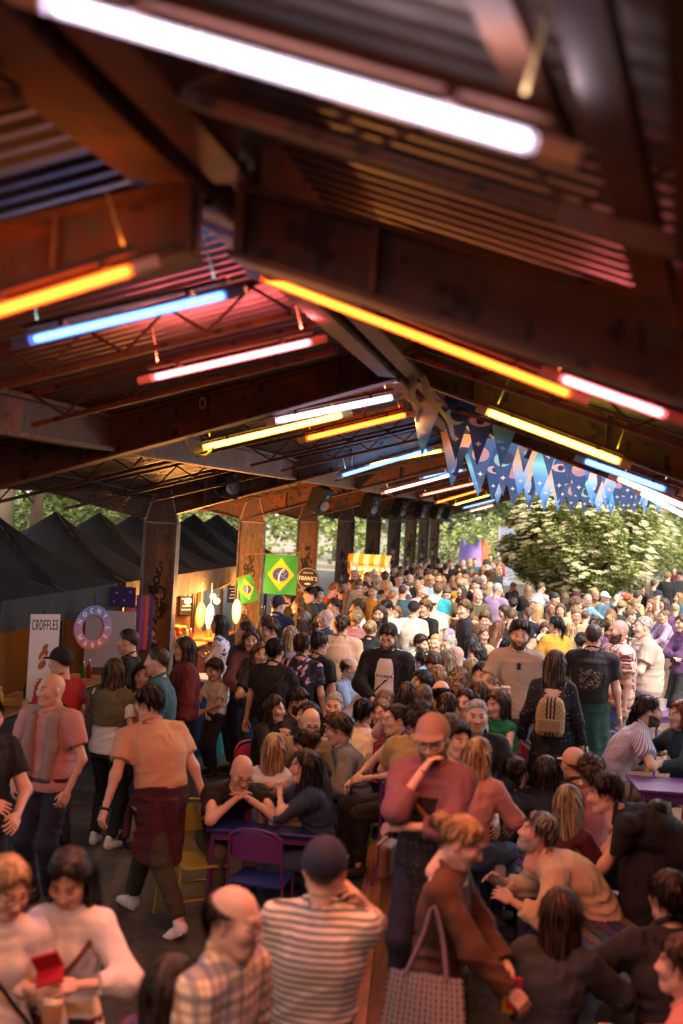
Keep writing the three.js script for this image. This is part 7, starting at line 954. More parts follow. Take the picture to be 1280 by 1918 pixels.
// ---------- things on the tables ----------
function placeCup(x, y, z, label, full = true) { const c = group('beer_cup', label, 'cup', [x, y, z]); return beerCup(c, full); }
placeCup(-1.98, .742, -9.45, 'half empty plastic beer cup on the blue table'); placeCup(-1.62, .742, -9.42, 'plastic cup of dark cola on the blue table', false); placeCup(-1.72, .742, -9.62, 'plastic cup with orange slice on the blue table');
placeCup(.42, .67, -6.9, 'frosted empty plastic cup on the slatted table', false); placeCup(.05, .67, -8.8, 'full beer cup on the slatted table beside the stemmed glass'); placeCup(.62, .67, -7.6, 'full beer cup on the slatted table under the bending arms'); placeCup(.72, .67, -7.35, 'second beer cup on the slatted table, next to the empty one', true); placeCup(1.0, .47, -9.0, 'beer cup left on the purple slatted bench'); placeCup(1.3, .742 + DECK, -10.8, 'plastic cup on the purple table');
{ const t = group('food_tray', 'paper tray with a long sandwich on the blue table', 'tray', [-1.8, .742, -9.5], .2); mesh('tray', [box(.26, .008, .13, 0, .004, 0), box(.26, .03, .006, 0, .018, .065), box(.26, .03, .006, 0, .018, -.065)], mat(0xd8c8a8, .8), t); mesh('sandwich', new THREE.CapsuleGeometry(.035, .16, 6, 12).rotateZ(Math.PI / 2).translate(0, .045, 0), mat(0xc08a44, .75, { bumpMap: fabricBump, bumpScale: .01 }), t);
  for (const [x, z, n] of [[-2.1, -9.5, 'ketchup'], [-2.05, -9.58, 'clear']]) { const b = group('sauce_bottle', `small ${n} sauce bottle on the blue table`, 'bottle', [x, .742, z]); mesh('bottle', new THREE.LatheGeometry([[0, 0], [.026, 0], [.027, .1], [.012, .13], [.012, .155], [0, .155]].map(p => new THREE.Vector2(...p)), 14), n === 'clear' ? clearPlastic : mat(0x7a1a14, .3), b); mesh('lid', bar([0, .155, 0], [0, .175, 0], .013, 10), M.white, b); }
  const g = group('wine_glass', 'stemmed glass standing on the slatted table', 'glass', [-.16, .672, -8.45]); mesh('glass', new THREE.LatheGeometry([[0, 0], [.036, .003], [.005, .012], [.004, .085], [.02, .1], [.04, .14], [.034, .2]].map(p => new THREE.Vector2(...p)), 20), clearPlastic, g); }
// food in hands
{ const b = group('burger', 'round burger held up by the denim jacket', 'burger', [-1.83, 1.04, -10.15]); mesh('bun', [new THREE.SphereGeometry(.06, 16, 10).scale(1, .55, 1).translate(0, .022, 0), new THREE.CylinderGeometry(.058, .052, .025, 16).translate(0, -.025, 0)], mat(0xc28a3e, .6), b); mesh('filling', new THREE.CylinderGeometry(.064, .062, .02, 16), mat(0x4a2414, .8), b);
  const h = group('burger', 'bitten burger at the mouth of the bowed bald person', 'burger', [-2.02, .93, -9.78]); mesh('bun', [new THREE.SphereGeometry(.055, 16, 10).scale(1, .55, 1).translate(0, .02, 0), new THREE.CylinderGeometry(.054, .05, .022, 16).translate(0, -.022, 0)], mat(0xb98038, .6), h); mesh('filling', new THREE.CylinderGeometry(.06, .058, .018, 16), mat(0x4a2414, .8), h); }
// ---------- stalls ----------
{
  const tentTex = dataTex(128, (u, v) => { const k = .14 + .02 * tn(u, v, 8) + .015 * tn(u, v, 50, 3); return [k * 1.02, k, k * 1.0]; }, true, [1, 1]);
  const cloth = mat(0xd8d8e0, .8, { map: tentTex, bumpMap: fabricBump, bumpScale: .012, side: THREE.DoubleSide }), pole = mat(0x2a2a2c, .4, { metalness: .6 });
  const W = 1.74, X0 = -5.38, X1 = -8.1, CX = -6.75, hy = 2.0, py = 2.86;
  const names = ['cut off beside the banner', 'holding the banner stall', 'over the ring sign', 'beside the first column', 'behind the first column', 'over the warm bulbs', 'before the small flag', 'behind the large flag', 'last of the row'];
  const proto = {};
  const roofG = (() => { const n = 20, P = [], I = [], U = []; for (let j = 0; j <= n; j++) for (let i = 0; i <= n; i++) { const a = i / n * 2 - 1, b = j / n * 2 - 1, m = Math.max(Math.abs(a), Math.abs(b)), hip = Math.abs(Math.abs(a) - Math.abs(b)); const h = Math.pow(1 - m, 1.35) * (py - hy) - .035 * Math.sin(m * 3.1) * hip; const x = CX + b * (X0 - X1) / 2, z = a * W / 2; P.push(x, hy + h + .012 * noise3(x * 3, z * 3, 1), z); U.push(x, z); } for (let j = 0; j < n; j++) for (let i = 0; i < n; i++) { const k = j * (n + 1) + i; I.push(k, k + n + 1, k + 1, k + 1, k + n + 1, k + n + 2); } const g = new THREE.BufferGeometry(); g.setAttribute('position', new THREE.Float32BufferAttribute(P, 3)); g.setAttribute('uv', new THREE.Float32BufferAttribute(U, 2)); g.setIndex(I); g.computeVertexNormals(); return g; })();
  const val = (len, ax) => { const g = new THREE.PlaneGeometry(len, .33, 24, 3), p = g.attributes.position; for (let i = 0; i < p.count; i++) p.setZ(i, .012 * Math.sin(p.getX(i) * 9) * (.5 - p.getY(i) / .33) + .01 * noise3(p.getX(i) * 5, p.getY(i) * 5, ax)); if (ax) g.rotateY(Math.PI / 2); g.computeVertexNormals(); return g; };
  const vf = val(W, 1).translate(X0 + .004, hy - .165, 0), vs = val(X0 - X1, 0).translate(CX, hy - .165, W / 2 - .004);
  const hips = [-1, 1].map(s => tube([[CX, py, 0], [CX + .5, hy + .42, s * W * .18], [CX + .95, hy + .13, s * W * .35], [X0, hy + .006, s * W / 2]], .007, 20, 5));
  for (let i = 0; i < 9; i++) {
    const z = -11.35 - W * i * 1.02 - (i > 2 ? .35 : 0), t = group('canopy_tent', 'black pop-up canopy tent ' + names[i], 'tent', [0, 0, z], 0, 'black canopy tents along the stalls');
    const rf = mesh('roof', roofG, cloth, t); mesh('valance', vf, cloth, t); mesh('valance', vs, cloth, t); hips.forEach(h => mesh('seam', h, mat(0x4a484a, .7), rf));
    for (const x of [X0 - .05, X1 + .05]) for (const s of [-1, 1]) mesh('leg', box(.035, hy, .035, x, hy / 2, s * (W / 2 - .04)), pole, t);
  }
  // brown tarpaulin hung in folds at the back of the stalls
  const tp = new THREE.PlaneGeometry(44, 2.1, 900, 6), p = tp.attributes.position; for (let i = 0; i < p.count; i++) { const a = p.getX(i); p.setZ(i, .07 * Math.sin(a * 7 + Math.sin(a * 2.3) * 2 + p.getY(i) * .8) + .03 * noise3(a * 6, p.getY(i) * 2, 0)); } tp.computeVertexNormals();
  solo('tarpaulin', tp.rotateY(Math.PI / 2).translate(-7.8, 1.05, -5.5), mat(0x7a5c38, .8, { side: THREE.DoubleSide }), 'brown tarpaulin hanging in folds behind the stalls', 'tarpaulin');
  const divider = (z, label) => { const g = new THREE.PlaneGeometry(2.3, 2.0, 60, 4), q = g.attributes.position; for (let i = 0; i < q.count; i++) q.setZ(i, .045 * Math.sin(q.getX(i) * 15 + q.getY(i) * 1.5)); g.computeVertexNormals(); solo('tarpaulin', g.translate(-6.7, 1.0, z), mat(0x6d5436, .85, { side: THREE.DoubleSide }), label, 'tarpaulin'); };
  divider(-14.1, 'brown folded tarpaulin wall beside the banner'); divider(-17.3, 'brown folded tarpaulin wall behind the white board'); divider(-20.7, 'brown folded tarpaulin wall behind the warm bulbs');
  // counters
  const counters = [[-12.3, '#2a1c14', 'dark wooden stall counter by the banner'], [-13.95, '#4a2c66', 'purple fronted stall counter under the ring sign'], [-18.3, '#7a3a1c', 'orange fronted stall counter under the warm bulbs'], [-20.2, '#2a2a30', 'dark stall counter beside the small flag'], [-23.4, '#3a3034', 'dark stall counter under the round sign']];
  for (const [z, c, l] of counters) { const k = group('stall_counter', l, 'counter', [-5.25, 0, z], 0, 'stall counters'); for (let i = 0; i < 6; i++) mesh('front_board', rbox(.022, .145, 1.5, .004, .22, .09 + i * .15, 0), mat(c, .6, { map: woodTex }), k); mesh('counter_top', rbox(.5, .035, 1.56, .008, 0, .95, 0), M.wood, k); mesh('carcass', box(.4, .9, 1.46, 0, .46, 0), M.black, k); }
  counters.forEach(([z, c, l], i) => { const w = l.replace(/^.*?counter /, '');
    for (const [k, dz, col] of [[0, -.5, 0x7a1a14], [1, -.3, 0x2f5a2a], [2, .35, 0xb8862c]]) { const b = group('sauce_bottle', ['red', 'green', 'mustard'][k] + ' sauce bottle on the counter ' + w, 'bottle', [-5.2, .968, z + dz]); mesh('bottle', new THREE.LatheGeometry([[0, 0], [.032, 0], [.034, .13], [.014, .17], [.012, .2], [0, .2]].map(p => new THREE.Vector2(...p)), 14), mat(col, .35), b); mesh('lid', bar([0, .2, 0], [0, .22, 0], .014, 8, .006), M.white, b); }
    const bx = group('food_box', 'open cardboard food box on the counter ' + w, 'box', [-5.15, .968, z + .08], .3 * i); mesh('tray', [box(.2, .01, .15, 0, .005, 0), box(.2, .06, .008, 0, .03, .075), box(.2, .06, .008, 0, .03, -.075), box(.008, .06, .15, .1, .03, 0), box(.008, .06, .15, -.1, .03, 0)], mat(0xb08a5a, .85), bx); for (let q = 0; q < 5; q++) mesh('snack', new THREE.IcosahedronGeometry(.03, 1).scale(1.4, .8, 1).translate(-.06 + .03 * q, .03, .02 * (q % 3 - 1)), mat(0xb8803a, .8), bx);
    const mn = group('menu_board', 'small handwritten menu board hanging over the counter ' + w, 'board', [-5.75, 1.45, z - .35], .9); mesh('board', rbox(.36, .46, .02, .006), M.black, mn); for (let q = 0; q < 6; q++) mesh('chalk_line', box(.16 + .1 * ((q * 37) % 3) / 2, .012, .004, -.02, .16 - q * .06, .012), M.white, mn); mesh('cord', bar([0, .23, 0], [0, .5, 0], .004, 5), M.cable, mn); });
  const grad = canvasTex(256, 64, (c, w, h) => { const g = c.createLinearGradient(0, 0, w, 0); g.addColorStop(0, '#1f5f8a'); g.addColorStop(.25, '#1f9a78'); g.addColorStop(.5, '#2fbf7a'); g.addColorStop(.75, '#4a3a9a'); g.addColorStop(1, '#1f5f8a'); c.fillStyle = g; c.fillRect(0, 0, w, h); });
  const bar1 = group('barrel_counter', 'round bar counter printed in blue and green beside the child', 'counter', [-4.05, 0, -15.5], .4); mesh('drum', new THREE.CylinderGeometry(.27, .27, .92, 40, 1, true).translate(0, .46, 0), mat(0xffffff, .45, { map: grad, side: THREE.DoubleSide }), bar1); mesh('counter_top', new THREE.CylinderGeometry(.29, .29, .03, 40).translate(0, .935, 0), M.white, bar1);
  // banner
  const bt = canvasTex(256, 1024, (c, w, h) => { c.fillStyle = '#dcdde4'; c.fillRect(0, 0, w, h); c.fillStyle = '#3c3c44'; c.textAlign = 'center'; c.save(); c.translate(128, 128); c.scale(.62, 1.5); c.font = 'bold 78px sans-serif'; c.fillText('CROFFLES', 0, 0); c.restore(); c.fillStyle = '#9a5a34'; for (const [x, y, r] of [[128, 330, 52], [120, 410, 44], [140, 270, 34]]) { c.beginPath(); c.ellipse(x, y, r, r * .62, -.9, 0, 7); c.fill(); } c.fillStyle = '#d8b98a'; c.beginPath(); c.ellipse(126, 352, 30, 15, -.9, 0, 7); c.fill(); c.fillStyle = '#8a8a94'; for (let i = 0; i < 16; i++) { const l = 90 + (i * 37) % 90; c.fillRect(128 - l / 2, 520 + i * 28, l, i % 4 ? 5 : 10); } });
  const bn = group('banner', 'tall white banner reading croffles with a pastry picture', 'banner', [-5.02, 0, -12.55], .75); mesh('sheet', box(.32, 1.3, .006, 0, 1.22, 0), M.white, bn); mesh('print', new THREE.PlaneGeometry(.318, 1.296).translate(0, 1.22, .0045), mat(0xffffff, .6, { map: bt }), bn); mesh('pole', bar([0, 0, -.02], [0, 1.9, -.02], .012, 8), pole, bn); mesh('foot', rbox(.34, .03, .22, .01, 0, .015, 0), pole, bn);
  // ring sign
  const rt = canvasTex(512, 512, (c, w, h) => { const g = c.createLinearGradient(0, 40, 0, 480); g.addColorStop(0, '#5a6fa8'); g.addColorStop(.5, '#a878a0'); g.addColorStop(1, '#c8604a'); c.fillStyle = g; c.fillRect(0, 0, w, h); c.fillStyle = '#e6dfe4'; c.font = 'bold 78px sans-serif'; c.textAlign = 'center'; c.textBaseline = 'middle'; const arc = (s, a0, a1, flip) => [...s].forEach((ch, i) => { const a = a0 + (a1 - a0) * i / (s.length - 1); c.save(); c.translate(256 + 196 * Math.cos(a), 256 + 196 * Math.sin(a)); c.rotate(a + (flip ? -Math.PI / 2 : Math.PI / 2)); c.fillText(ch, 0, 0); c.restore(); }); arc('NOCNY', -2.75, -.72, false); arc('MARKET', 2.6, .0, true); c.fillStyle = '#c07a3a'; for (const a of [3.0, -.35]) { c.beginPath(); c.arc(256 + 196 * Math.cos(a), 256 + 196 * Math.sin(a), 12, 0, 7); c.fill(); } });
  const rs = group('ring_sign', 'ring shaped purple and orange sign reading nocny market', 'sign', [-5.12, 1.58, -14.25], .95); const rg = new THREE.LatheGeometry([[.145, -.01], [.15, -.016], [.26, -.016], [.265, -.01], [.265, .01], [.26, .016], [.15, .016], [.145, .01], [.145, -.01]].map(p => new THREE.Vector2(...p)), 48).rotateX(Math.PI / 2); const ru = rg.attributes.uv, rp = rg.attributes.position; for (let i = 0; i < ru.count; i++) ru.setXY(i, .5 + rp.getX(i) / .53, .5 + rp.getY(i) / .53); mesh('ring', rg, mat(0xffffff, .55, { map: rt }), rs); mesh('hook', bar([0, .26, .015], [0, .4, .015], .006, 6), pole, rs);
  const wb = group('white_board', 'plain white board standing inside the ring sign stall', 'board', [-5.35, .95, -15.55], .3); mesh('panel', rbox(.62, .72, .03, .006, 0, .36, 0), mat(0xb9b0b4, .6), wb); mesh('poster', box(.34, .26, .01, .12, .9, 0), mat(0x2c2060, .5), wb); for (const [x, y] of [[.05, .95], [.15, .86], [.22, .97], [.02, .84]]) mesh('poster_dot', new THREE.SphereGeometry(.014, 8, 6).scale(1, 1, .4).translate(x, y, .008), mat(0xa08ad0, .5), wb);
  { const rc = group('ribbon_curtain', 'curtain of violet, coral and indigo ribbons beside the first column', 'curtain', [-5.15, 1.5, -16.1]); for (let i = 0; i < 6; i++) mesh('ribbon', box(.05, .7, .008, -.15 + i * .06, 0, 0), mat([0x8a4aa8, 0xc05a5a, 0x4a3a8a][i % 3], .5), rc); }
  // lamps in the stalls
  const bulbM = new THREE.MeshStandardMaterial({ color: 0xfff0d0, emissive: new THREE.Color().setRGB(2.6, 1.7, .75), roughness: .4 });
  const bulb = (x, y, z, pw, where) => { const b = group('light_bulb', 'warm glowing bulb ' + where, 'lamp', [x, y, z], 0, 'warm bulbs in the stalls'); mesh('bulb', new THREE.SphereGeometry(.05, 14, 10), bulbM, b); mesh('socket', bar([0, .045, 0], [0, .1, 0], .02, 8), M.black, b); mesh('cord', bar([0, .1, 0], [0, Math.max(.15, 1.98 - y), 0], .004, 5), M.cable, b); const l = new THREE.PointLight(0xffa552, pw); l.shadow.radius = 2.5; l.castShadow = true; l.name = 'bulb_light'; b.add(l); };
  bulb(-5.05, 1.66, -18.0, 15, 'over the clapping person'); bulb(-4.85, 1.62, -18.9, 12, 'behind the flower bucket'); bulb(-5.2, 1.6, -20.0, 9, 'next to the small flag'); bulb(-6.4, 1.7, -13.2, .9, 'deep in the banner stall'); bulb(-6.2, 1.7, -15.4, 1.2, 'behind the ring sign'); bulb(-5.2, 1.7, -22.6, 4, 'behind the large flag'); bulb(-5.3, 1.8, -25.6, 4, 'behind the round sign');
  const hang = (x, z, c, w) => { const h = group('hanging_toy', `${w} inflatable toy hanging under the warm bulbs`, 'toy', [x, 1.42, z]); mesh('body', new THREE.SphereGeometry(.1, 14, 10).scale(.75, 2, .5), mat(c, .35), h); mesh('string', bar([0, .2, 0], [0, .5, 0], .003, 4), M.white, h); };
  hang(-4.78, -18.3, 0xd8c8e8, 'lilac white'); hang(-4.98, -18.5, 0xd8a070, 'peach'); hang(-4.7, -19.6, 0xb8c4d8, 'pale blue'); 
  const fb = group('flower_bucket', 'white bucket of orange flowers on the stall counter', 'bucket', [-5.1, .97, -17.9]); mesh('bucket', new THREE.CylinderGeometry(.09, .07, .18, 16).translate(0, .09, 0), M.white, fb); for (let i = 0; i < 9; i++) mesh('flower', new THREE.IcosahedronGeometry(.045, 1).translate(rr(-.1, .1), .24 + rr(-.03, .07), rr(-.1, .1)), mat(0xd8701c, .7), fb);
  // flags
  const brazil = canvasTex(320, 224, (c, w, h) => { c.fillStyle = '#1f8a3c'; c.fillRect(0, 0, w, h); c.fillStyle = '#d8b41c'; c.beginPath(); c.moveTo(28, 112); c.lineTo(160, 20); c.lineTo(292, 112); c.lineTo(160, 204); c.fill(); c.fillStyle = '#1f3f8f'; c.beginPath(); c.arc(160, 112, 56, 0, 7); c.fill(); c.strokeStyle = '#dcdcd0'; c.lineWidth = 9; c.beginPath(); c.arc(130, 205, 105, -1.95, -.72); c.stroke(); c.fillStyle = '#dfe3ea'; for (const [x, y] of [[140, 130], [160, 140], [180, 128], [150, 118], [135, 145], [172, 150], [190, 138], [165, 90]]) { c.beginPath(); c.arc(x, y, 3, 0, 7); c.fill(); } });
  const flagG = (w, h) => { const g = new THREE.PlaneGeometry(w, h, 20, 12), p = g.attributes.position; for (let i = 0; i < p.count; i++) { const u = p.getX(i) / w + .5; p.setZ(i, .03 * Math.sin(u * 8) * u + .02 * Math.sin(p.getY(i) * 12 + u * 3)); } g.computeVertexNormals(); return g; };
  const fM = mat(0xffffff, .75, { map: brazil, side: THREE.DoubleSide });
  const f1 = group('flag', 'large green and yellow flag hanging upright with a blue disc', 'flag', [-4.28, 1.98, -20.8], .1); mesh('cloth', flagG(.66, .54).rotateZ(Math.PI / 2), fM, f1); mesh('pole', bar([-.62, .3, 0], [.3, .38, 0], .01, 7), M.wood, f1);
  const f2 = group('flag', 'small green and yellow flag on a slanting stick', 'flag', [-4.3, 1.86, -18.5], -.1); const f2c = mesh('cloth', flagG(.4, .26).rotateZ(-1.25), fM, f2); mesh('pole', bar([-.42, -.02, 0], [.03, .24, 0], .008, 7), M.wood, f2);
  // round sign
  const ft = canvasTex(256, 256, c => { c.fillStyle = '#121214'; c.fillRect(0, 0, 256, 256); c.strokeStyle = '#d8d4cc'; c.lineWidth = 5; c.beginPath(); c.arc(128, 128, 118, 0, 7); c.stroke(); c.fillStyle = '#eeeae2'; c.textAlign = 'center'; c.font = 'bold 58px sans-serif'; c.save(); c.translate(128, 150); c.scale(.92, 1.05); c.fillText("FRANK'S", 0, 0); c.restore(); c.font = 'bold 18px sans-serif'; c.fillText('STREET FOOD', 128, 72); c.beginPath(); c.ellipse(128, 192, 36, 12, 0, 0, 7); c.fill(); });
  const fs = group('round_sign', "round black sign with white letters and rim reading franks", 'sign', [-4.26, 1.81, -23.2], .12); mesh('disc', new THREE.CylinderGeometry(.205, .205, .04, 40).rotateX(Math.PI / 2), M.black, fs); mesh('print', new THREE.CircleGeometry(.203, 40).translate(0, 0, .0225), mat(0xffffff, .5, { map: ft }), fs); mesh('bracket', bar([-.7, .05, -.01], [-.2, .05, -.01], .012, 7), M.blackMetal, fs);
  const hf = solo('small_pennant', prism([[0, 0], [.14, .12], [.12, .32], [-.02, .1]], .004).translate(-4.55, 1.9, -22.7), mat(0xb88a86, .8), 'small pale pink flag beside the round black sign', 'flag');
  // cart with striped awning
  const cart = group('snack_cart', 'lit snack cart with yellow striped awning and string of bulbs', 'cart', [-3.98, 0, -29.6], .25);
  mesh('counter', rbox(.9, .95, .55, .02, 0, .475, 0), M.wood, cart); for (const sx of [-1, 1]) for (const sz of [-1, 1]) mesh('post', box(.03, .95, .03, sx * .42, 1.42, sz * .25), M.white, cart);
  for (let i = 0; i < 8; i++) { const a = new THREE.CylinderGeometry(.42, .42, .125, 10, 1, true, Math.PI * .0, Math.PI).rotateZ(Math.PI / 2).rotateX(-Math.PI / 2); mesh('awning_stripe', a.scale(1, .55, .8).translate(-.4375 + .125 * i, 1.86, 0), mat(i % 2 ? 0xe8dcc4 : 0xc8902c, .7, { side: THREE.DoubleSide }), cart); }
  for (let i = 0; i < 7; i++) mesh('bulb', new THREE.SphereGeometry(.035, 10, 8).translate(-.4 + i * .133, 1.76, .3), bulbM, cart);
  const cl = new THREE.PointLight(0xffb060, 2.2); cl.position.set(0, 1.62, .1); cl.castShadow = true; cl.shadow.radius = 6; cl.name = 'cart_light'; cart.add(cl); mesh('back_panel', box(.84, .8, .02, 0, 1.42, -.26), mat(0xc89a5a, .6), cart);
}
// ---------- loudspeakers on brackets ----------
{
  const cone1 = new THREE.LatheGeometry([[0, .0], [.03, .004], [.035, -.01], [.075, .02], [.085, .024]].map(p => new THREE.Vector2(...p)), 24).rotateX(Math.PI / 2), cone2 = cone1.clone().scale(.4, .4, .4);
  const cab = new THREE.ExtrudeGeometry(new THREE.Shape([[-.14, .13], [.14, .13], [.1, -.12], [-.1, -.12]].map(p => new THREE.Vector2(...p))), { depth: .42, bevelEnabled: true, bevelSize: .008, bevelThickness: .008, bevelSegments: 1 }).translate(0, 0, -.21).rotateX(-Math.PI / 2);
  const cm = mat(0x161618, .6), gm = mat(0x6a6a70, .5);
  [[-3.9, 3.42, -15.55, .5, 'nearest the yellow cable'], [-3.72, 3.26, -21, .8, 'above the third column'], [-3.62, 3.25, -26.5, .8, 'second after the yellow cable'], [-3.62, 3.21, -31.8, .9, 'above the snack cart'], [-3.6, 3.18, -37, .9, 'beyond the snack cart'], [-3.6, 3.16, -42.4, .9, 'before the last'], [-3.6, 3.14, -47.6, .9, 'last before the open end']].forEach(([x, y, z, a, w]) => {
    const s = group('loudspeaker', 'black hanging loudspeaker ' + w, 'loudspeaker', [x, y, z], a, 'loudspeakers under the rafters'); s.rotation.set(.35, a, -.12, 'YXZ');
    const cb = mesh('cabinet', cab, cm, s), b1 = mesh('woofer', cone1, gm, cb); b1.position.set(0, -.06, .14); const b2 = mesh('tweeter', cone2, gm, cb); b2.position.set(0, .1, .14); mesh('bracket', [bar([0, .2, -.05], [-.05, .42, -.1], .012, 6), box(.2, .012, .08, 0, .215, -.05)], M.blackMetal, s);
  });
}
// ---------- cables ----------
solo('yellow_cable', tube([[-2.95, 3.98, -9.6], [-2.9, 3.75, -9.75], [-2.82, 3.52, -9.9], [-2.72, 3.5, -9.95], [-2.66, 3.58, -9.98]], .008, 30, 6), mat(0xb8a040, .6), 'yellow cable drooping from the rafter to the yellow tube', 'cable');
solo('rope_loop', new THREE.TorusGeometry(.03, .006, 6, 20).scale(.7, 1.3, 1).translate(-2.56, 3.86, -9.2), M.rope, 'tan rope loop hanging in front of the rusty rafter', 'rope');
solo('power_cable', tube([[-5, 3.35, -4], [-4.9, 3.2, -8], [-4.8, 3.3, -12], [-4.85, 3.15, -16], [-4.8, 3.25, -21], [-4.85, 3.1, -27], [-4.8, 3.2, -33]], .012, 60, 6), M.cable, 'black power cable looping along the column heads', 'cable');
// ---------- bunting ----------
{
  const art = [0, 1, 2, 3, 4, 5].map(k => canvasTex(128, 256, (c, w, h) => {
    const g = c.createLinearGradient(0, 0, 0, h); if (k % 2 === 0) { g.addColorStop(0, k === 4 ? '#2f8fa8' : '#ff9a48'); g.addColorStop(.28, k === 4 ? '#8ad8e4' : '#f4bca8'); g.addColorStop(.55, k === 4 ? '#58a4e4' : '#9cc0ee'); g.addColorStop(.85, '#3f86d4'); g.addColorStop(1, '#12264a'); } else { g.addColorStop(0, '#22508a'); g.addColorStop(1, '#1d3f78'); } c.fillStyle = g; c.fillRect(0, 0, w, h);
    const star = (x, y, r) => { c.fillStyle = '#d8d2e0'; c.beginPath(); for (let i = 0; i < 8; i++) { const q = i % 2 ? r * .4 : r, a = i * Math.PI / 4; c.lineTo(x + q * Math.sin(a), y - q * Math.cos(a)); } c.fill(); };
    star(64, 168, 13); if (k === 1) { c.fillStyle = '#d0a8c0'; c.beginPath(); c.ellipse(64, 76, 40, 22, 0, 0, 7); c.fill(); c.fillStyle = '#12284a'; c.beginPath(); c.arc(64, 76, 14, 0, 7); c.fill(); } else if (k === 3) { c.fillStyle = '#8fc0d0'; c.beginPath(); c.arc(62, 80, 34, 0, 7); c.fill(); c.fillStyle = '#10284a'; c.beginPath(); c.arc(76, 72, 30, 0, 7); c.fill(); } else if (k === 5) { const q = c.createLinearGradient(30, 40, 100, 110); q.addColorStop(0, '#d89a6a'); q.addColorStop(1, '#a07ac0'); c.fillStyle = q; c.beginPath(); c.arc(64, 76, 34, 0, 7); c.fill(); } else if (k === 2) { c.fillStyle = '#17305a'; c.beginPath(); c.moveTo(84, 60); c.bezierCurveTo(50, 110, 96, 120, 60, 190); c.lineTo(90, 200); c.lineTo(128, 60); c.fill(); }
  })).map(t => new THREE.MeshPhysicalMaterial({ map: t, roughness: .8, side: THREE.DoubleSide, transmission: .6, thickness: 0 }));
  const fg = (() => { const g = new THREE.BufferGeometry(), P = [], U = [], I = [], n = 8; for (let j = 0; j <= n; j++) { const v = j / n, w = .18 * (1 - v); for (let i = 0; i <= 4; i++) { const u = i / 4 * 2 - 1; P.push(u * w, -v * .6, .02 * Math.sin(v * 4 + u) * v); U.push(.5 + u * .5 * (1 - v), 1 - v); } } for (let j = 0; j < n; j++) for (let i = 0; i < 4; i++) { const k = j * 5 + i; I.push(k, k + 5, k + 1, k + 1, k + 5, k + 6); } g.setAttribute('position', new THREE.Float32BufferAttribute(P, 3)); g.setAttribute('uv', new THREE.Float32BufferAttribute(U, 2)); g.setIndex(I); g.computeVertexNormals(); return g; })();
  const strings = [[[-1.2, 4.25, -11.0], [2.0, 4.25, -18.2], .05, 'starting at the torn foil'], [[-1.1, 4.02, -13.4], [2.3, 4.15, -20.6], .10, 'second from the torn foil'], [[-1.05, 3.98, -16.6], [2.6, 4.2, -24], .14, 'third from the torn foil'], [[-.95, 3.95, -21], [3.1, 4.15, -28.5], .16, 'closest to the flowering bush']];
  strings.forEach(([a, b, sag, w], s) => {
    const A = V(...a), B = V(...b), o = group('bunting', 'string of night sky pennants ' + w, 'bunting', [0, 0, 0], 0, 'pennant strings'), at = t => A.clone().lerp(B, t).add(V(0, -sag * 4 * t * (1 - t), 0)), L = A.distanceTo(B), n = Math.round(L / .52); const pts = []; for (let i = 0; i <= 16; i++) { const p = at(i / 16); pts.push([p.x, p.y, p.z]); } mesh('string', tube(pts, .005, 40, 5), M.white, o);
    for (let i = 0; i < n; i++) { const p = at((i + .5) / n), m = mesh('pennant', fg, art[(i * 3 + s * 2 + (i >> 1)) % 6], o); m.position.copy(p); m.rotation.set(rr(-.12, .12), -.02 + rr(-.25, .25), rr(-.06, .06)); }
  });
}
// ---------- trees ----------
function leafMass(spots, n, size, pal, flat = .5) { // many small folded leaves spread through clumps
  const P = new Float32Array(n * 12), N = new Float32Array(n * 12), C = new Float32Array(n * 12), I = new Uint32Array(n * 6); let tot = 0; const cum = spots.map(s => tot += s[3] ** 2);
  const a = V(), b = V(), d = V(), c = new THREE.Color();
  for (let i = 0; i < n; i++) {
    const r = rnd() * tot; let k = cum.findIndex(q => q >= r); const s = spots[k]; const th = rnd() * 6.2832, u = rnd() * 2 - 1, q = Math.cbrt(.25 + .75 * rnd()) * s[3], w = Math.sqrt(1 - u * u);
    const px = s[0] + Math.cos(th) * w * q, py = s[1] + u * q * .75, pz = s[2] + Math.sin(th) * w * q, l = size * rr(.65, 1.3);
    a.set(rr(-1, 1), rr(-flat, flat), rr(-1, 1)).normalize(); d.set(rr(-1, 1), rr(.2, 1.4), rr(-1, 1)).normalize(); b.crossVectors(d, a).normalize(); d.crossVectors(a, b);
    const g = pal[(rnd() * pal.length) | 0], v = rr(.75, 1.25); const pts = [[-.5, 0], [0, -.32], [.5, 0], [0, .32]];
    for (let j = 0; j < 4; j++) { const o = i * 12 + j * 3; P[o] = px + (a.x * pts[j][0] + b.x * pts[j][1]) * l; P[o + 1] = py + (a.y * pts[j][0] + b.y * pts[j][1]) * l; P[o + 2] = pz + (a.z * pts[j][0] + b.z * pts[j][1]) * l; N[o] = d.x; N[o + 1] = d.y; N[o + 2] = d.z; C[o] = g[0] * v; C[o + 1] = g[1] * v; C[o + 2] = g[2] * v; }
    I.set([i * 4, i * 4 + 1, i * 4 + 2, i * 4, i * 4 + 2, i * 4 + 3], i * 6);
  }
  const g = new THREE.BufferGeometry(); g.setAttribute('position', new THREE.BufferAttribute(P, 3)); g.setAttribute('normal', new THREE.BufferAttribute(N, 3)); g.setAttribute('color', new THREE.BufferAttribute(C, 3)); g.setIndex(new THREE.BufferAttribute(I, 1)); return g;
}
const leafM = new THREE.MeshPhysicalMaterial({ color: 0xffffff, vertexColors: true, roughness: .8, side: THREE.DoubleSide, transmission: .3, thickness: 0 });
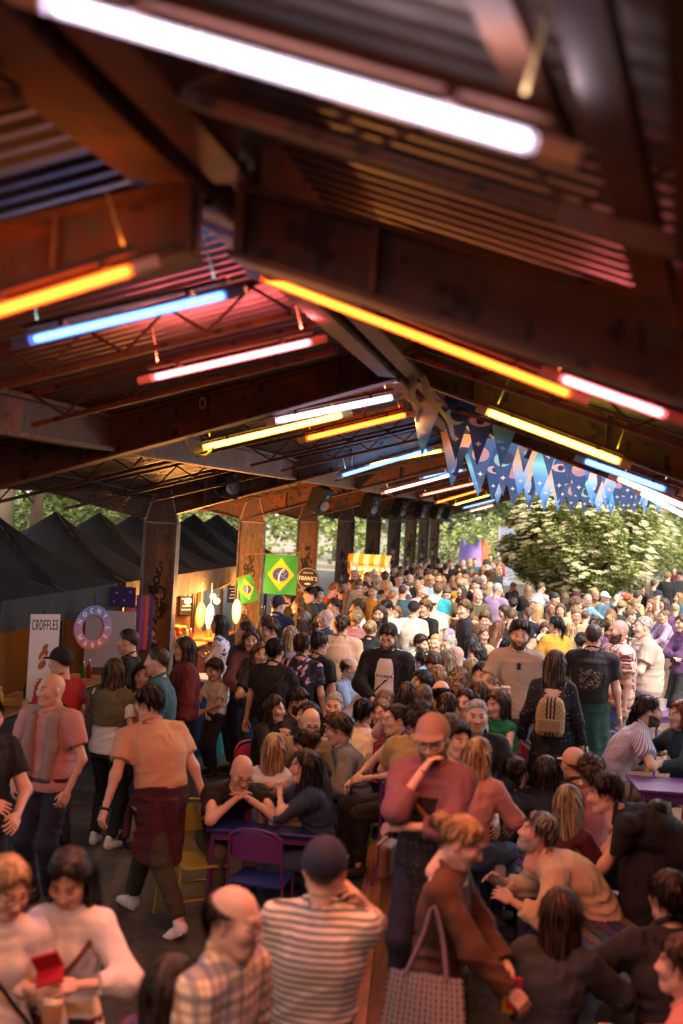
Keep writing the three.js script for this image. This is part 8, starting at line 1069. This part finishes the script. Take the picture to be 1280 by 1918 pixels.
const barkTex = dataTex(128, (u, v) => { const k = .34 + .14 * tn(u, v * .3, 30, 3) + .1 * tn(u, v, 12); return [k, k * .85, k * .72]; }, true, [1, .5]), bark = mat(0xffffff, .9, { map: barkTex }), paleBark = mat(0xe8d8cc, .9, { map: barkTex });
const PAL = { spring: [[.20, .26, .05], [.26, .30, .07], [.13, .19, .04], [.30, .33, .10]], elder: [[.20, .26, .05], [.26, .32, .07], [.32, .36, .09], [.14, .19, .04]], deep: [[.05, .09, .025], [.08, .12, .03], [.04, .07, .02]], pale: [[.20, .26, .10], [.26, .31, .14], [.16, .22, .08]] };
function trunk(x, z, h, r, lx, m, n = 5) { const L = [tube([[0, -.1, 0], [lx * .3, h * .35, 0], [lx * .6, h * .7, .1], [lx, h, 0]], r, 20, 9)]; const br = []; for (let i = 0; i < n; i++) { const y = h * (.35 + .55 * i / n), a = i * 2.4 + x; const e = [lx * y / h + Math.cos(a) * (1.1 + .2 * i % 1), y + .8, Math.sin(a) * 1.2]; br.push(tube([[lx * y / h, y, 0], [lx * y / h + Math.cos(a) * .5, y + .35, Math.sin(a) * .5], e], r * .28, 8, 6)); } return merge([...L, ...br]); }
function tree(x, z, h, r, crown, n, size, pal, m, label, set) {
  const t = group('tree', label, 'tree', [x, 0, z], 0, set); mesh('trunk', trunk(x, z, h * .8, r, rr(-.3, .3), m), m, t); const s = []; for (let i = 0; i < crown.k; i++) { const a = rnd() * 6.28, q = Math.sqrt(rnd()) * crown.r, y = rr(crown.y0, crown.y1); s.push([Math.cos(a) * q, y, Math.sin(a) * q, rr(.35, .75) * crown.s]); } mesh('crown', leafMass(s, n, size, PAL[pal]), leafM, t); return t;
}
// woodland behind the stalls
[[-9.6, -21.5, 'grey', 'beyond the first tents'], [-10.6, -25.5, 'pale', 'with pale bark beyond the tent peaks'], [-9.9, -27.5, 'dark', 'with dark straight trunk beyond the tent peaks'], [-11, -32, 'pale', 'leaning beyond the third tent'], [-12.5, -36, 'grey', 'half hidden by the first column'], [-11.5, -42, 'dark', 'between the first and second column'], [-12, -50, 'pale', 'between the second and third column'], [-14, -30, 'grey', 'deep in the woodland'], [-15, -40, 'pale', 'deep in the woodland beyond the tents'], [-12, -18, 'dark', 'beyond the banner stall']].forEach(([x, z, b, w], i) => tree(x, z, 10, i % 3 ? .13 : .2, { k: 26, r: 2.6, y0: 1.6, y1: 9, s: 1.2 }, 9000, .17, 'spring', b === 'pale' ? paleBark : bark, `tall ${b} trunked spring tree ${w}`, 'woodland behind the stalls'));
// flowering elder at the end of the platform
{
  const t = group('flowering_bush', 'large rounded elder bush covered in creamy white flower heads', 'bush', [.95, 0, -33.2]); const stems = []; for (let i = 0; i < 7; i++) { const a = i * .9; stems.push(tube([[Math.cos(a) * .12, 0, Math.sin(a) * .12], [Math.cos(a) * .4, 1, Math.sin(a) * .4], [Math.cos(a) * 1.1, 2.3, Math.sin(a) * 1.1], [Math.cos(a) * 1.5, 3.3, Math.sin(a) * 1.4]], .045, 14, 7)); } mesh('stems', stems, bark, t);
  const env = (th, u, q) => { const w = Math.sqrt(1 - u * u), k = 1 + .13 * Math.sin(th * 3 + u * 4) + .07 * Math.sin(th * 7 - u * 6); return [Math.cos(th) * w * 2.0 * q * k, 2.68 + u * (u > 0 ? 1.9 : 1.5) * q * k, Math.sin(th) * w * 2.0 * q * k]; };
  const s = []; for (let i = 0; i < 230; i++) s.push([...env(rnd() * 6.28, rr(-1, 1), Math.cbrt(rr(.45, 1)) * .93), rr(.2, .42)]);
  mesh('crown', leafMass(s, 95000, .095, PAL.elder, .35), leafM, t);
  const um = []; for (let i = 0; i < 2600; i++) { const th = rnd() * 6.28, u = rr(-.8, 1), e = env(th, u, rr(.9, 1.06)); um.push([...e, rr(.055, .12), .3 * Math.sin(th) + rr(-.2, .2), -.3 * Math.cos(th) + rr(-.2, .2)]); }
  um.sort((p, q) => q[2] - p[2]);
  const base = []; for (let k = 0; k < 16; k++) { const a = k * 2.4, r = Math.sqrt(k / 16); base.push(new THREE.CircleGeometry(.2, 5).rotateX(-Math.PI / 2).translate(Math.cos(a) * r, .12 * (1 - r * r), Math.sin(a) * r)); } const ug = merge(base); const fm = new THREE.MeshPhysicalMaterial({ color: 0xe6dfb8, roughness: .8, side: THREE.DoubleSide, transmission: .2, thickness: 0 });
  um.slice(0, 300).forEach(([x, y, z, r, a, b]) => { const m = mesh('flower_head', ug, fm, t); m.position.set(x, y, z); m.scale.setScalar(r); m.rotation.set(a, 0, b); });
  const rest = um.slice(300).map(([x, y, z, r, a, b]) => ug.clone().applyMatrix4(new THREE.Matrix4().compose(V(x, y, z), new THREE.Quaternion().setFromEuler(new THREE.Euler(a, 0, b)), V(r, r, r)))); const m = mesh('flower_heads', rest, fm, t); m.userData.kind = 'stuff';
}
// trees beyond the open end
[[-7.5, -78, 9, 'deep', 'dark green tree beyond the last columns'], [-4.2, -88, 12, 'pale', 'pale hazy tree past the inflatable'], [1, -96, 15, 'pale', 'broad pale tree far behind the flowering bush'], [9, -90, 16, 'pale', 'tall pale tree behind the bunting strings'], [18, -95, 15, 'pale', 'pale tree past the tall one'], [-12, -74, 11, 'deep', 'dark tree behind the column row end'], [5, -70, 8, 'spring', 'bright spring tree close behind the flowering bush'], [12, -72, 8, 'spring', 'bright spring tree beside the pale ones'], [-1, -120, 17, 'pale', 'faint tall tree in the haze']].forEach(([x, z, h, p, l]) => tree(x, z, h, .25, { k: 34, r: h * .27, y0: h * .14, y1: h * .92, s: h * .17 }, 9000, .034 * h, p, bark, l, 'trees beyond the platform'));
// the far edge of the wood, too distant to tell trees apart
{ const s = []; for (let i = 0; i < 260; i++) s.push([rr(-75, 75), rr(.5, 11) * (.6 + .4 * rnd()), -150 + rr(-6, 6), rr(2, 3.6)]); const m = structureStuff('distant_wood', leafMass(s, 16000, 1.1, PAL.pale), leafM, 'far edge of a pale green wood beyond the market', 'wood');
  const h = []; for (let i = 0; i < 120; i++) h.push([rr(-16, 26), rr(.3, 2.6), -66 + rr(-2, 2), rr(.7, 1.3)]); structureStuff('hedge', leafMass(h, 14000, .3, PAL.spring), leafM, 'bright green hedge closing off the far end of the market', 'hedge'); }
// inflatable figures and a far banner
{ const o = group('inflatable', 'lilac inflatable with two rounded ears at the far end', 'inflatable', [-2.95, 0, -52]); const f = (x, y, z) => { let d = ell(0, 1.0, 0, .5, 1.0, .4)(x, y, z); for (const s of [-1, 1]) d = smin(d, cone(V(s * .25, 1.6, 0), V(s * .34, 2.15, 0), .22, .08)(x, y, z), .1); return d; }; mesh('body', netMesh(f, [-.7, 0, -.6], [.7, 2.4, .6], .06), mat(0xb088c8, .45), o);
  const q = group('inflatable', 'orange round inflatable behind the lilac one', 'inflatable', [-2.55, 0, -53.2]); mesh('body', new THREE.SphereGeometry(.45, 20, 14).scale(1, 2.2, 1).translate(0, 1.15, 0), mat(0xd8672a, .45), q); mesh('base', new THREE.CylinderGeometry(.35, .4, .2, 20).translate(0, .1, 0), mat(0xa84a1c, .5), q);
  const b = group('tall_banner', 'pale blue feather banner with a dark dot at the far end', 'banner', [-1.55, 0, -54]); mesh('sheet', rbox(.7, 2.4, .02, .008, 0, 1.5, 0), mat(0x9aa8c8, .7), b); mesh('dot', new THREE.CircleGeometry(.18, 24).translate(-.1, 1.3, .014), mat(0x2f4f9a, .7), b); mesh('pole', bar([-.36, 0, 0], [-.36, 2.8, 0], .02, 8), M.white, b); }
renderer.render(scene, camera);
